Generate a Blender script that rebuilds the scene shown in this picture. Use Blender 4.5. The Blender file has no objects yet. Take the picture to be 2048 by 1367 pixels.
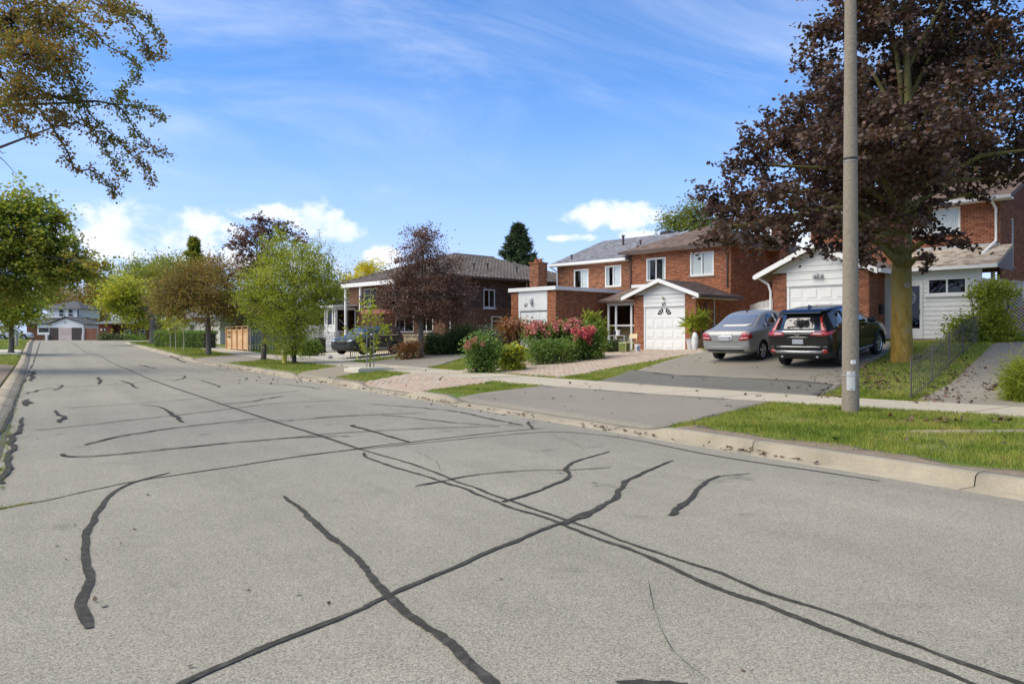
import bpy, bmesh, math, random
import numpy as np
from mathutils import Vector, Matrix
from mathutils.bvhtree import BVHTree
R_ = math.radians
random.seed(7); RNG = np.random.default_rng(11)
SC = bpy.context.scene
COL = SC.collection
# ------------------------------------------------------------------ camera
TH = R_(31.48); F_PX = 1550.0; CAM_Z = 1.55; HOR = 672.0
cam = bpy.data.cameras.new('camera'); cam_o = bpy.data.objects.new('camera', cam); COL.objects.link(cam_o)
cam.sensor_width = 36; cam.lens = F_PX / 2048 * 36; cam.clip_start = .05; cam.clip_end = 3000
cam.shift_y = (HOR - 683.5) / 2048
cam_o.location = (0, 0, CAM_Z); cam_o.rotation_euler = (R_(90), 0, -TH)
SC.camera = cam_o
# ------------------------------------------------------------------ light
SUN_AZ = R_(166); SUN_EL = R_(52)      # direction towards the sun, angle measured from +x
sd = Vector((math.cos(SUN_AZ)*math.cos(SUN_EL), math.sin(SUN_AZ)*math.cos(SUN_EL), math.sin(SUN_EL)))
sun = bpy.data.lights.new('sun', 'SUN'); sun.energy = 2.7; sun.angle = R_(70); sun.color = (1, .92, .71)
sun_o = bpy.data.objects.new('sun', sun); COL.objects.link(sun_o)
sun_o.rotation_euler = sd.to_track_quat('Z', 'Y').to_euler()
SC.view_settings.view_transform = 'Standard'; SC.view_settings.look = 'None'
SC.view_settings.exposure = 0.87; SC.view_settings.gamma = 1
SC.view_settings.use_curve_mapping = False
SC.cycles.max_bounces = 6; SC.cycles.transparent_max_bounces = 12
world = bpy.data.worlds.new('World'); SC.world = world; world.use_nodes = True
world.cycles.sampling_method = 'MANUAL'; world.cycles.sample_map_resolution = 512

class NT:
    """small wrapper for writing node trees"""
    def __init__(s, tree): s.t = tree; s.n = tree.nodes; s.l = tree.links
    def new(s, typ, **kw):
        n = s.n.new(typ)
        for k, v in kw.items(): setattr(n, k, v)
        return n
    def put(s, node, key, v):
        inp = node.inputs[key]
        if hasattr(v, 'is_linked') or isinstance(v, bpy.types.NodeSocket): s.l.new(v, inp)
        else: inp.default_value = v
    def math(s, op, a, b=None, c=None, clamp=False):
        n = s.new('ShaderNodeMath', operation=op); n.use_clamp = clamp
        s.put(n, 0, a)
        if b is not None: s.put(n, 1, b)
        if c is not None: s.put(n, 2, c)
        return n.outputs[0]
    def vmath(s, op, a, b=None):
        n = s.new('ShaderNodeVectorMath', operation=op); s.put(n, 0, a)
        if b is not None: s.put(n, 1, b)
        return n.outputs[0]
    def noise(s, vec, scale, detail=4, rough=.55, dist=0):
        n = s.new('ShaderNodeTexNoise'); s.put(n, 'Vector', vec); s.put(n, 'Scale', scale)
        s.put(n, 'Detail', detail); s.put(n, 'Roughness', rough); s.put(n, 'Distortion', dist)
        return n.outputs['Fac']
    def ramp(s, fac, stops):
        n = s.new('ShaderNodeValToRGB'); e = n.color_ramp.elements
        while len(e) < len(stops): e.new(.5)
        for el, (p, c) in zip(e, stops):
            el.position = p; el.color = (*c, 1) if len(c) == 3 else c
        s.put(n, 0, fac); return n.outputs[0]
    def mix(s, fac, a, b, typ='MIX'):
        n = s.new('ShaderNodeMix', data_type='RGBA', blend_type=typ)
        s.put(n, 0, fac); s.put(n, 6, a if not isinstance(a, tuple) or len(a) == 4 else (*a, 1))
        s.put(n, 7, b if not isinstance(b, tuple) or len(b) == 4 else (*b, 1))
        return n.outputs[2]
    def smooth(s, x, a, b):
        n = s.new('ShaderNodeMapRange', interpolation_type='SMOOTHSTEP')
        s.put(n, 0, x); s.put(n, 1, a); s.put(n, 2, b); s.put(n, 3, 0.); s.put(n, 4, 1.)
        return n.outputs[0]

def build_sky():
    nt = NT(world.node_tree); nt.n.clear()
    out = nt.new('ShaderNodeOutputWorld'); bg = nt.new('ShaderNodeBackground')
    sky = nt.new('ShaderNodeTexSky', sky_type='NISHITA')
    sky.sun_disc = False; sky.sun_elevation = SUN_EL; sky.sun_rotation = R_(90) - SUN_AZ
    sky.air_density = 1.0; sky.dust_density = .4; sky.ozone_density = 2.5; sky.altitude = 100
    tc = nt.new('ShaderNodeTexCoord'); d = tc.outputs['Generated']
    sep = nt.new('ShaderNodeSeparateXYZ'); nt.put(sep, 0, d)
    x, y, z = sep.outputs
    az = nt.math('ARCTAN2', x, y)               # 0 = along the street, positive to the right
    hyp = nt.math('SQRT', nt.math('ADD', nt.math('MULTIPLY', x, x), nt.math('MULTIPLY', y, y)))
    el = nt.math('ARCTAN2', z, hyp)
    hsv = nt.new('ShaderNodeHueSaturation'); nt.put(hsv, 'Saturation', 1.3); nt.put(hsv, 'Value', 1.22); nt.put(hsv, 'Color', sky.outputs[0])
    low = nt.math('SUBTRACT', 1., nt.smooth(el, -.05, .34))
    base = nt.mix(nt.math('MULTIPLY', low, .86), hsv.outputs[0], (2.85, 4.3, 7.3, 1))   # haze low in the sky is pale blue, not yellow
    # thin high cloud
    zz = nt.math('ADD', nt.math('MAXIMUM', z, 0.), .22)
    comb = nt.new('ShaderNodeCombineXYZ'); nt.put(comb, 0, nt.math('DIVIDE', x, zz)); nt.put(comb, 1, nt.math('DIVIDE', y, zz))
    mp = nt.new('ShaderNodeMapping'); mp.inputs['Rotation'].default_value = (0, 0, R_(38)); mp.inputs['Scale'].default_value = (.75, 1.5, 1)
    mp.inputs['Location'].default_value = (1.3, 4.4, 0); nt.put(mp, 0, comb.outputs[0])
    n1 = nt.noise(mp.outputs[0], 1.5, 7, .62, .7)
    n2 = nt.noise(comb.outputs[0], .7, 3, .5, .3)
    cir = nt.math('MULTIPLY', nt.smooth(n1, .36, .84), nt.smooth(n2, .30, .66))
    cir = nt.math('MULTIPLY', cir, nt.smooth(el, .05, .16))
    base = nt.mix(1., base, (1.06, .95, 1.06, 1), 'MULTIPLY')
    col = nt.mix(nt.math('MULTIPLY', cir, .64), base, (5.9, 6.3, 7.1, 1))
    # heaped clouds low over the horizon, all the way round
    ae = nt.new('ShaderNodeCombineXYZ'); nt.put(ae, 0, nt.math('MULTIPLY', az, 1.0)); nt.put(ae, 1, nt.math('MULTIPLY', el, 1.35))
    nb = nt.noise(ae.outputs[0], 22, 7, .6, .2)
    nb2 = nt.noise(ae.outputs[0], 9, 4, .5)
    def A(u): return math.atan2(u - 1024, F_PX) + TH
    def E(v, u): return math.atan2((HOR - v), math.hypot(F_PX, u - 1024))
    puffs = [(A(232), E(462, 232), .050, .030), (A(205), E(488, 205), .07, .020), (A(330), E(478, 330), .05, .02), (A(415), E(462, 415), .034, .022),
             (A(530), E(425, 530), .040, .010), (A(632), E(450, 632), .042, .026), (A(690), E(462, 690), .022, .016), (A(1230), E(430, 1230), .060, .017),
             (A(1150), E(476, 1150), .030, .005), (A(1570), E(478, 1570), .06, .02), (A(760), E(520, 760), .03, .014), (A(420), E(520, 420), .12, .02), (A(1290), E(470, 1290), .03, .006)]
    rr = random.Random(3)
    for k in range(13):
        a = 1.5 + k * (2*math.pi - 2.05) / 13 + rr.uniform(-.1, .1)
        a = (a + math.pi) % (2*math.pi) - math.pi
        puffs.append((a, rr.uniform(.09, .16), rr.uniform(.06, .13), rr.uniform(.02, .04)))
    tot = None
    for (a, e, w, h) in puffs:
        dx = nt.math('DIVIDE', nt.math('SUBTRACT', az, a), w*1.25)
        dy = nt.math('DIVIDE', nt.math('SUBTRACT', el, e), h*1.25)
        r2 = nt.math('ADD', nt.math('MULTIPLY', dx, dx), nt.math('MULTIPLY', dy, dy))
        g = nt.math('SUBTRACT', 1., r2)
        tot = g if tot is None else nt.math('MAXIMUM', tot, g)
    dens = nt.math('ADD', nt.math('MAXIMUM', tot, -1.2), nt.math('MULTIPLY', nt.math('SUBTRACT', nb, .5), 4.3))
    cm = nt.smooth(dens, .0, .8)
    shade = nt.smooth(nt.math('ADD', dens, nt.math('MULTIPLY', nt.math('SUBTRACT', nb2, .5), 2.)), .1, 1.5)
    ccol = nt.mix(shade, (4.6, 5.5, 7.3, 1), (6.9, 6.8, 6.7, 1))
    col = nt.mix(nt.math('MULTIPLY', cm, .86), col, ccol)
    nt.put(bg, 'Color', col); nt.put(bg, 'Strength', .094)
    nt.l.new(bg.outputs[0], out.inputs[0])
build_sky()

# ------------------------------------------------------------------ pixel <-> place helpers
CR = np.array([math.cos(TH), -math.sin(TH)]); CF = np.array([math.sin(TH), math.cos(TH)])
def W(u, Z):
    X = (u - 1024) / F_PX * Z
    return CR*X + CF*Z
def P3(u, v, Z):
    a = W(u, Z); return np.array([a[0], a[1], CAM_Z - (v - HOR)*Z/F_PX])
# ------------------------------------------------------------------ terrain
S_PW = [-30, 0, 6.5, 10, 13.6, 17.5, 24.4, 34.6, 60, 400]; V_PW = [22, 16.2, 13.85, 12.75, 12.0, 11.55, 11.45, 11.4, 11.4, 11.4]
S_PO = [-30, 0, 7, 11, 15, 20, 29, 400]; V_PO = [24, 17.7, 15.25, 14.3, 13.8, 13.55, 13.5, 13.5]
DROPS = [(9.3, 16.1), (18.6, 22.2), (26.2, 29.4), (43, 52)]
TS = np.array([-30, 10, 18, 28, 40, 55, 80, 400.]); TT = np.array([0, 1.5, 4, 6, 10.5, 16, 30, 300.])
TV = np.array([[0, .07, .33, .55, 1.04, 1.2, 1.3, 1.3], [0, .07, .33, .55, 1.04, 1.2, 1.3, 1.3], [0, .08, .35, .58, 1.04, 1.15, 1.2, 1.2],
               [0, .06, .22, .34, .55, .66, .7, .7], [0, .05, .22, .35, .5, .55, .6, .6], [0, .04, .15, .25, .35, .4, .45, .45],
               [0, .02, .06, .1, .15, .2, .2, .2], [0, .02, .06, .1, .15, .2, .2, .2]])
def sstep(x, a, b):
    t = np.clip((x - a)/(b - a), 0, 1); return t*t*(3 - 2*t)
def zroad(s): return np.interp(s, [-60, 46, 52, 60, 76, 92, 105, 130, 500], [0, 0, .03, .16, .46, .74, .82, .86, .9])
def hcurb(s):
    h = np.full(np.shape(s), .14)
    for a, b in DROPS: h = np.minimum(h, .14 - .105*(sstep(s, a-.5, a+.3) - sstep(s, b-.3, b+.5)))
    return h
def H(p, s):
    p = np.asarray(p, float); s = np.asarray(s, float)
    z = zroad(s); w = np.interp(s, S_PW, V_PW); o = np.interp(s, S_PO, V_PO); hc = hcurb(s)
    zb = hc + (.21 - hc)*np.clip((p - 8.4)/(w - 8.4), 0, 1)
    zb = np.where(p > w, .21 + .03*np.clip((p - w)/(o - w), 0, 1), zb)
    t = np.clip(p - o, 0, 299)
    i = np.clip(np.searchsorted(TS, s) - 1, 0, len(TS)-2); j = np.clip(np.searchsorted(TT, t) - 1, 0, len(TT)-2)
    fs = np.clip((s - TS[i])/(TS[i+1] - TS[i]), 0, 1); ft = (t - TT[j])/(TT[j+1] - TT[j])
    rise = (TV[i, j]*(1-ft) + TV[i, j+1]*ft)*(1-fs) + (TV[i+1, j]*(1-ft) + TV[i+1, j+1]*ft)*fs
    right = (zb + rise)*(1 - sstep(s, 92, 104)*(1 - sstep(p, 16, 22)))
    left = .075 + .055*sstep(s, 55, 70) + np.minimum(.3, .02*np.clip(-.6 - p, 0, 99))
    return z + np.where(p > 8.25, right, np.where(p < -.48, left, 0))
def Hs(p, s): return float(H(p, s))
def G(u, v):
    """where the line of sight through a picture point meets the ground"""
    d = W(u, 1.); Zs = G_Z; z = CAM_Z - (v - HOR)*Zs/F_PX; below = z <= H(d[0]*Zs, d[1]*Zs)
    i = int(np.argmax(below)) if below.any() else len(Zs)-1
    Zf = np.linspace(Zs[max(i-1, 0)], Zs[i], 60); z = CAM_Z - (v - HOR)*Zf/F_PX; bl = z <= H(d[0]*Zf, d[1]*Zf)
    Zc = Zf[int(np.argmax(bl))] if bl.any() else Zf[-1]
    q = P3(u, v, Zc); return np.array([q[0], q[1], Hs(q[0], q[1])])
G_Z = 2.0*1.01**np.arange(600)
def depth(q): return float(CF[0]*q[0] + CF[1]*q[1])

# ------------------------------------------------------------------ object helpers
def link(name, me, parent=None, mats=()):
    o = bpy.data.objects.new(name, me); COL.objects.link(o)
    if parent is not None: o.parent = parent
    for m in mats: me.materials.append(m)
    return o
def tag(o, label=None, cat=None, group=None, kind=None):
    if label: o['label'] = label
    if cat: o['category'] = cat
    if group: o['group'] = group
    if kind: o['kind'] = kind
    return o
def empty(name, loc, rz=0, label=None, cat=None, group=None):
    o = bpy.data.objects.new(name, None); COL.objects.link(o); o.empty_display_size = .2
    o.location = loc; o.rotation_euler = (0, 0, rz); return tag(o, label, cat, group)
def np_mesh(name, verts, loops, sizes, smooth=False, mat_idx=None):
    """mesh from arrays; loops = flat vertex indices, sizes = corners per face"""
    me = bpy.data.meshes.new(name); sizes = np.asarray(sizes, np.int32); loops = np.asarray(loops, np.int32).ravel()
    me.vertices.add(len(verts)); me.vertices.foreach_set('co', np.asarray(verts, np.float32).ravel())
    me.loops.add(len(loops)); me.loops.foreach_set('vertex_index', loops)
    me.polygons.add(len(sizes)); st = np.concatenate([[0], np.cumsum(sizes)[:-1]]).astype(np.int32)
    me.polygons.foreach_set('loop_start', st)
    if mat_idx is not None: me.polygons.foreach_set('material_index', np.asarray(mat_idx, np.int32))
    me.update(calc_edges=True)
    if smooth: me.polygons.foreach_set('use_smooth', np.ones(len(sizes), bool))
    return me
class MB:
    """collects shapes and builds ONE mesh object"""
    def __init__(s): s.v = []; s.f = []; s.m = []
    def add(s, vs, fs, m=0):
        b = len(s.v); s.v += [tuple(map(float, q)) for q in vs]; s.f += [tuple(b+i for i in f) for f in fs]; s.m += [m]*len(fs); return s
    def box(s, x0, x1, y0, y1, z0, z1, m=0):
        vs = [(x, y, z) for z in (z0, z1) for y in (y0, y1) for x in (x0, x1)]
        return s.add(vs, [(0, 2, 3, 1), (4, 5, 7, 6), (0, 1, 5, 4), (2, 6, 7, 3), (0, 4, 6, 2), (1, 3, 7, 5)], m)
    def quad(s, a, b, c, d, m=0): return s.add([a, b, c, d], [(0, 1, 2, 3)], m)
    def prism(s, pts, d, m=0):
        """pts: planar polygon in 3D, extruded by vector d"""
        n = len(pts); d = np.array(d, float); P = [np.array(p, float) for p in pts]
        fs = [tuple(range(n-1, -1, -1)), tuple(range(n, 2*n))] + [(i, (i+1) % n, n+(i+1) % n, n+i) for i in range(n)]
        return s.add(P + [p+d for p in P], fs, m)
    def bar(s, a, b, w, h, m=0, up=(0, 0, 1)):
        a = np.array(a, float); b = np.array(b, float); d = (b-a)/max(np.linalg.norm(b-a), 1e-9)
        up = np.array(up, float)
        if abs(d@up) > .95: up = np.array([1., 0, 0])
        x = np.cross(d, up); x /= np.linalg.norm(x); y = np.cross(x, d)
        P = [a - x*w/2 - y*h/2, a + x*w/2 - y*h/2, a + x*w/2 + y*h/2, a - x*w/2 + y*h/2]
        return s.prism(P, b-a, m)
    def tube(s, pts, rad, n=8, m=0, cap=True):
        pts = [np.array(p, float) for p in pts]; rad = [rad]*len(pts) if np.isscalar(rad) else rad
        b = len(s.v); up = np.array([.31, .17, .93])
        for i, p in enumerate(pts):
            d = pts[min(i+1, len(pts)-1)] - pts[max(i-1, 0)]; d = d/max(np.linalg.norm(d), 1e-9)
            u2 = up if abs(d@up) < .95 else np.array([1., 0, 0])
            x = np.cross(d, u2); x /= np.linalg.norm(x); y = np.cross(d, x)
            for k in range(n):
                t = 2*math.pi*k/n; s.v.append(tuple(p + rad[i]*(x*math.cos(t) + y*math.sin(t))))
        for i in range(len(pts)-1):
            for k in range(n):
                s.f.append((b+i*n+k, b+i*n+(k+1) % n, b+(i+1)*n+(k+1) % n, b+(i+1)*n+k)); s.m.append(m)
        if cap:
            s.f.append(tuple(b+k for k in range(n-1, -1, -1))); s.f.append(tuple(b+(len(pts)-1)*n+k for k in range(n))); s.m += [m, m]
        return s
    def lathe(s, prof, n=16, m=0, c=(0, 0, 0), axis='z'):
        """prof: (radius, height) pairs"""
        b = len(s.v)
        for (r, h) in prof:
            for k in range(n):
                t = 2*math.pi*k/n; q = (r*math.cos(t), r*math.sin(t), h)
                if axis == 'y': q = (q[0], q[2], q[1])
                if axis == 'x': q = (q[2], q[0], q[1])
                s.v.append((q[0]+c[0], q[1]+c[1], q[2]+c[2]))
        for i in range(len(prof)-1):
            for k in range(n):
                s.f.append((b+i*n+k, b+i*n+(k+1) % n, b+(i+1)*n+(k+1) % n, b+(i+1)*n+k)); s.m.append(m)
        return s
    def build(s, name, mats, parent=None, smooth=False, kind=None, bevel=0):
        me = bpy.data.meshes.new(name); me.from_pydata(s.v, [], s.f)
        mats = mats if isinstance(mats, (list, tuple)) else [mats]
        if any(s.m): me.polygons.foreach_set('material_index', s.m)
        bm = bmesh.new(); bm.from_mesh(me); bmesh.ops.recalc_face_normals(bm, faces=bm.faces[:]); bm.to_mesh(me); bm.free()
        if smooth: me.polygons.foreach_set('use_smooth', [True]*len(me.polygons))
        o = link(name, me, parent, mats)
        if smooth == 'auto':
            pass
        if bevel:
            b = o.modifiers.new('bevel', 'BEVEL'); b.width = bevel; b.segments = 2; b.limit_method = 'ANGLE'
        if kind: o['kind'] = kind
        return o
def B(name, x0, x1, y0, y1, z0, z1, mat, parent=None, bevel=0):
    return MB().box(x0, x1, y0, y1, z0, z1).build(name, mat, parent, bevel=bevel)
def text_part(name, body, size, mat, parent, loc, rot, depth=.006, align='CENTER'):
    cu = bpy.data.curves.new(name, 'FONT'); cu.body = body; cu.size = size; cu.extrude = depth; cu.align_x = align; cu.align_y = 'CENTER'
    tmp = bpy.data.objects.new('tmp', cu); COL.objects.link(tmp)
    bpy.context.view_layer.update(); dg = bpy.context.evaluated_depsgraph_get(); me = bpy.data.meshes.new_from_object(tmp.evaluated_get(dg)); bpy.data.objects.remove(tmp)
    o = link(name, me, parent, [mat]); o.location = loc; o.rotation_euler = rot; return o

# ------------------------------------------------------------------ materials
def bsdf(name):
    m = bpy.data.materials.new(name); m.use_nodes = True; nt = NT(m.node_tree)
    return m, nt, nt.n['Principled BSDF']
def M(name, c1, c2=None, scale=6, rough=.75, bump=0, bscale=80, island=0, metal=0, detail=5, spec=.4, c3=None, coat=0, stretch=None):
    """general procedural surface: two or three colours mixed by noise, optional per-piece variation, fine relief"""
    m, nt, b = bsdf(name); c2 = c2 or tuple(x*.82 for x in c1)
    tc = nt.new('ShaderNodeTexCoord'); vec = tc.outputs['Object']
    if stretch:
        mp = nt.new('ShaderNodeMapping'); mp.inputs['Scale'].default_value = stretch; nt.put(mp, 0, vec); vec = mp.outputs[0]
    n = nt.noise(vec, scale, detail, .6)
    if island:
        g = nt.new('ShaderNodeNewGeometry'); oi = nt.new('ShaderNodeObjectInfo')
        r = nt.math('FRACT', nt.math('ADD', g.outputs['Random Per Island'], nt.math('MULTIPLY', oi.outputs['Random'], 1.618)))
        fac = nt.math('ADD', nt.math('MULTIPLY', r, island), nt.math('MULTIPLY', n, 1-island))
    else: fac = n
    st = [(.25, c1), (.75, c2)] if c3 is None else [(.2, c1), (.5, c2), (.82, c3)]
    col = nt.ramp(fac, st)
    nt.put(b, 'Base Color', col); nt.put(b, 'Roughness', rough); nt.put(b, 'Metallic', metal); nt.put(b, 'Specular IOR Level', spec)
    if coat: nt.put(b, 'Coat Weight', coat); nt.put(b, 'Coat Roughness', .04)
    if bump:
        bp = nt.new('ShaderNodeBump'); nt.put(bp, 'Strength', bump); nt.put(bp, 'Distance', .02)
        nt.put(bp, 'Height', nt.noise(vec, bscale, 4, .6)); nt.l.new(bp.outputs[0], b.inputs['Normal'])
    return m
def leafM(name, cols, trans=.35, pos_scale=.9, rough=.55):
    m, nt, b = bsdf(name); g = nt.new('ShaderNodeNewGeometry'); tc = nt.new('ShaderNodeTexCoord')
    n = nt.noise(tc.outputs['Object'], pos_scale, 3, .6)
    fac = nt.math('ADD', nt.math('MULTIPLY', g.outputs['Random Per Island'], .5), nt.math('MULTIPLY', nt.smooth(n, .3, .7), .5))
    k = len(cols); col = nt.ramp(fac, [(.1 + .8*i/(k-1), c) for i, c in enumerate(cols)])
    nt.put(b, 'Base Color', col); nt.put(b, 'Roughness', rough); nt.put(b, 'Specular IOR Level', .35)
    tr = nt.new('ShaderNodeBsdfTranslucent'); nt.put(tr, 0, nt.mix(1., col, (1.25, 1.2, .7, 1), 'MULTIPLY'))
    mx = nt.new('ShaderNodeMixShader'); nt.put(mx, 0, trans)
    nt.l.new(b.outputs[0], mx.inputs[1]); nt.l.new(tr.outputs[0], mx.inputs[2])
    nt.l.new(mx.outputs[0], nt.n['Material Output'].inputs[0]); return m
def glassM(name, tint=(.8, .85, .85), rough=.02, refl=1.0):
    m, nt, b = bsdf(name); out = nt.n['Material Output']; nt.n.remove(b)
    t = nt.new('ShaderNodeBsdfTransparent'); nt.put(t, 0, (*tint, 1)); gl = nt.new('ShaderNodeBsdfGlossy'); nt.put(gl, 'Roughness', rough)
    lw = nt.new('ShaderNodeLayerWeight'); nt.put(lw, 0, .5); mx = nt.new('ShaderNodeMixShader')
    fr = nt.math('ADD', .045, nt.math('MULTIPLY', nt.math('POWER', lw.outputs['Facing'], 4.5), .95))
    nt.put(mx, 0, nt.math('MULTIPLY', fr, refl, clamp=True)); nt.l.new(t.outputs[0], mx.inputs[1]); nt.l.new(gl.outputs[0], mx.inputs[2])
    nt.l.new(mx.outputs[0], out.inputs[0]); return m

def asphaltM(name, dark, light, stain=.25, agg=150, warm=(1.06, 1., .845), bump=.55, streak=0):
    m, nt, b = bsdf(name); tc = nt.new('ShaderNodeTexCoord'); v = tc.outputs['Object']
    big = nt.noise(v, .35, 5, .6); mid = nt.noise(v, 3.2, 5, .65); fine = nt.noise(v, 60, 3, .7)
    vo = nt.new('ShaderNodeTexVoronoi'); nt.put(vo, 'Vector', v); nt.put(vo, 'Scale', agg)
    sp = nt.new('ShaderNodeSeparateColor'); nt.put(sp, 0, vo.outputs['Color'])
    f = nt.math('ADD', nt.math('MULTIPLY', sp.outputs[0], .42), nt.math('MULTIPLY', fine, .58))
    col = nt.ramp(f, [(.18, tuple(dark)), (.5, tuple((a+c)/2 for a, c in zip(dark, light))), (.85, tuple(light))])
    st = nt.math('ADD', nt.math('MULTIPLY', big, stain), nt.math('MULTIPLY', mid, stain*.6))
    k = nt.math('ADD', nt.math('SUBTRACT', st, stain*.8), 1.)
    if streak:      # wheel tracks and old spills drawn out along the street
        mp = nt.new('ShaderNodeMapping'); mp.inputs['Scale'].default_value = (1.3, .07, 1); nt.put(mp, 0, v)
        k = nt.math('ADD', k, nt.math('MULTIPLY', nt.math('SUBTRACT', nt.noise(mp.outputs[0], 1., 4, .6), .5), streak))
        sp_ = nt.noise(v, 1.1, 3, .5, .6); k = nt.math('SUBTRACT', k, nt.math('MULTIPLY', nt.smooth(sp_, .64, .76), streak*.8))
    kc = nt.new('ShaderNodeCombineXYZ')
    for i in range(3): nt.put(kc, i, nt.math('MULTIPLY', k, warm[i]))
    col = nt.mix(1., col, kc.outputs[0], 'MULTIPLY')
    nt.put(b, 'Base Color', col); nt.put(b, 'Roughness', .88); nt.put(b, 'Specular IOR Level', .25)
    bp = nt.new('ShaderNodeBump'); nt.put(bp, 'Strength', bump); nt.put(bp, 'Distance', .012); nt.put(bp, 'Height', f); nt.l.new(bp.outputs[0], b.inputs['Normal'])
    return m
m_road = asphaltM('road_asphalt', (.095, .092, .085), (.44, .425, .39), .42, streak=.4)
m_drive = asphaltM('driveway_asphalt', (.14, .132, .12), (.33, .31, .285), .4)
m_drive2 = asphaltM('fresh_asphalt', (.085, .085, .082), (.19, .188, .182), .4)
m_drive3 = asphaltM('sandy_asphalt', (.16, .145, .12), (.36, .33, .28), .3)
m_conc = asphaltM('concrete', (.33, .305, .265), (.47, .435, .38), .4, 260, bump=.2)
m_conc_l = asphaltM('pale_concrete', (.44, .43, .41), (.58, .57, .54), .3, 260, bump=.2)
m_curb = asphaltM('curb_concrete', (.22, .20, .17), (.38, .345, .295), .95, 200, bump=.4)
m_tar = M('crack_sealant', (.032, .030, .024), (.058, .054, .045), 14, .85, .5, 120, spec=.12, c3=(.125, .118, .10), detail=8)
m_soil = M('soil', (.17, .125, .085), (.26, .2, .14), 8, .95, .5, 40)
m_paver = M('paver_brick', (.34, .27, .20), (.43, .36, .275), 5, .9, .3, 120, island=.7, c3=(.40, .27, .19))
m_brick65 = M('orange_brick', (.215, .062, .025), (.325, .102, .039), 2.0, .9, .3, 120, island=.6, c3=(.42, .16, .066))
m_brick67 = M('red_brown_brick', (.165, .058, .024), (.265, .093, .037), 2.2, .9, .3, 120, island=.65, c3=(.35, .14, .06))
m_brick69 = M('dark_red_brick', (.185, .056, .024), (.27, .084, .034), 2.2, .9, .3, 120, island=.65, c3=(.35, .125, .062))
m_brick63 = M('brown_brick', (.11, .05, .026), (.165, .075, .038), 2.2, .9, .3, 120, island=.5, c3=(.215, .105, .055))
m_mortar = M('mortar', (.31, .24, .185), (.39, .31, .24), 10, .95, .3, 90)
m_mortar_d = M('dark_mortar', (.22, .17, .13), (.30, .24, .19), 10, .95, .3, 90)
m_white = M('white_paint', (.78, .77, .74), (.72, .71, .68), 3, .55, .06, 30)
m_vinyl = M('white_vinyl', (.74, .735, .70), (.68, .675, .645), 2, .5, .05, 30, island=.3)
m_trim_b = M('brown_trim', (.07, .045, .035), (.10, .065, .05), 4, .5)
m_alu = M('aluminium', (.55, .55, .55), (.48, .48, .48), 6, .4, metal=.6)
m_steel = M('galvanised', (.5, .51, .52), (.38, .39, .4), 9, .45, metal=.4)
m_black = M('black_metal', (.018, .018, .02), (.035, .033, .032), 10, .5)
m_iron = M('old_iron', (.05, .048, .045), (.11, .095, .08), 12, .6)
m_sh_brown = M('brown_shingle', (.10, .07, .057), (.15, .105, .086), 5, .95, .5, 120, island=.6, c3=(.20, .145, .118))
m_sh_grey = M('grey_shingle', (.12, .125, .14), (.19, .19, .21), 5, .95, .5, 120, island=.6, c3=(.26, .26, .285))
m_sh_tan = M('weathered_shingle', (.24, .185, .14), (.38, .31, .25), 5, .95, .5, 120, island=.75, c3=(.46, .40, .33))
m_tile = M('brown_roof_tile', (.085, .070, .056), (.125, .104, .086), 3, .8, .3, 80, island=.5, c3=(.165, .14, .118))
m_mansard = M('dark_brown_cladding', (.075, .044, .030), (.105, .063, .044), 3, .9, .4, 40, island=.5, c3=(.18, .11, .085))
m_stone_w = M('white_stone', (.48, .475, .465), (.62, .61, .6), 6, .9, .5, 30, island=.6, c3=(.74, .73, .72))
m_stone_b = M('sandstone', (.42, .32, .2), (.54, .43, .28), 6, .9, .5, 30, island=.6, c3=(.62, .53, .38))
m_glass = glassM('window_glass', (.92, .94, .94)); m_glass_d = glassM('dark_window_glass', (.35, .38, .38))
m_room = M('dark_room', (.03, .03, .03), (.05, .048, .045), 2, .9)  # near-black colour carries the darkness of unlit interiors
m_curtain = M('curtain', (.78, .78, .76), (.9, .9, .88), 1.5, .9, stretch=(14, 14, .6))
m_cedar = M('cedar_board', (.46, .26, .12), (.60, .37, .19), 3, .75, .3, 60, island=.6, c3=(.68, .46, .27), stretch=(1, 1, 8))
m_greywood = M('weathered_board', (.22, .215, .2), (.32, .31, .29), 3, .9, .3, 60, island=.6, c3=(.40, .39, .37), stretch=(8, 8, 1))
m_redwood = M('red_brown_board', (.12, .05, .03), (.19, .085, .05), 3, .85, .3, 60, island=.6, stretch=(8, 8, 1))
m_bark = M('bark', (.10, .085, .07), (.22, .185, .15), 9, .95, .9, 22, stretch=(1, 1, .35))
m_bark_d = M('dark_bark', (.045, .04, .035), (.10, .085, .07), 9, .95, .9, 22, stretch=(1, 1, .35))
m_conpole = M('pole_concrete', (.17, .138, .10), (.26, .215, .16), 26, .9, .35, 160, detail=9, c3=(.35, .295, .23))
# ================================================================== the setting
def groundM():
    m, nt, b = bsdf('lawn_ground'); tc = nt.new('ShaderNodeTexCoord'); v = tc.outputs['Object']
    big = nt.noise(v, .5, 5, .6); mid = nt.noise(v, 4, 5, .65); fine = nt.noise(v, 45, 3, .7)
    f = nt.math('ADD', nt.math('MULTIPLY', big, .35), nt.math('ADD', nt.math('MULTIPLY', mid, .3), nt.math('MULTIPLY', fine, .35)))
    col = nt.ramp(f, [(.28, (.07, .10, .022)), (.45, (.12, .165, .035)), (.56, (.18, .19, .055)), (.72, (.25, .205, .10))])
    nt.put(b, 'Base Color', col); nt.put(b, 'Roughness', .95); nt.put(b, 'Specular IOR Level', .1)
    bp = nt.new('ShaderNodeBump'); nt.put(bp, 'Strength', .8); nt.put(bp, 'Distance', .03); nt.put(bp, 'Height', fine); nt.l.new(bp.outputs[0], b.inputs['Normal'])
    return m
m_ground = groundM()
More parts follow.
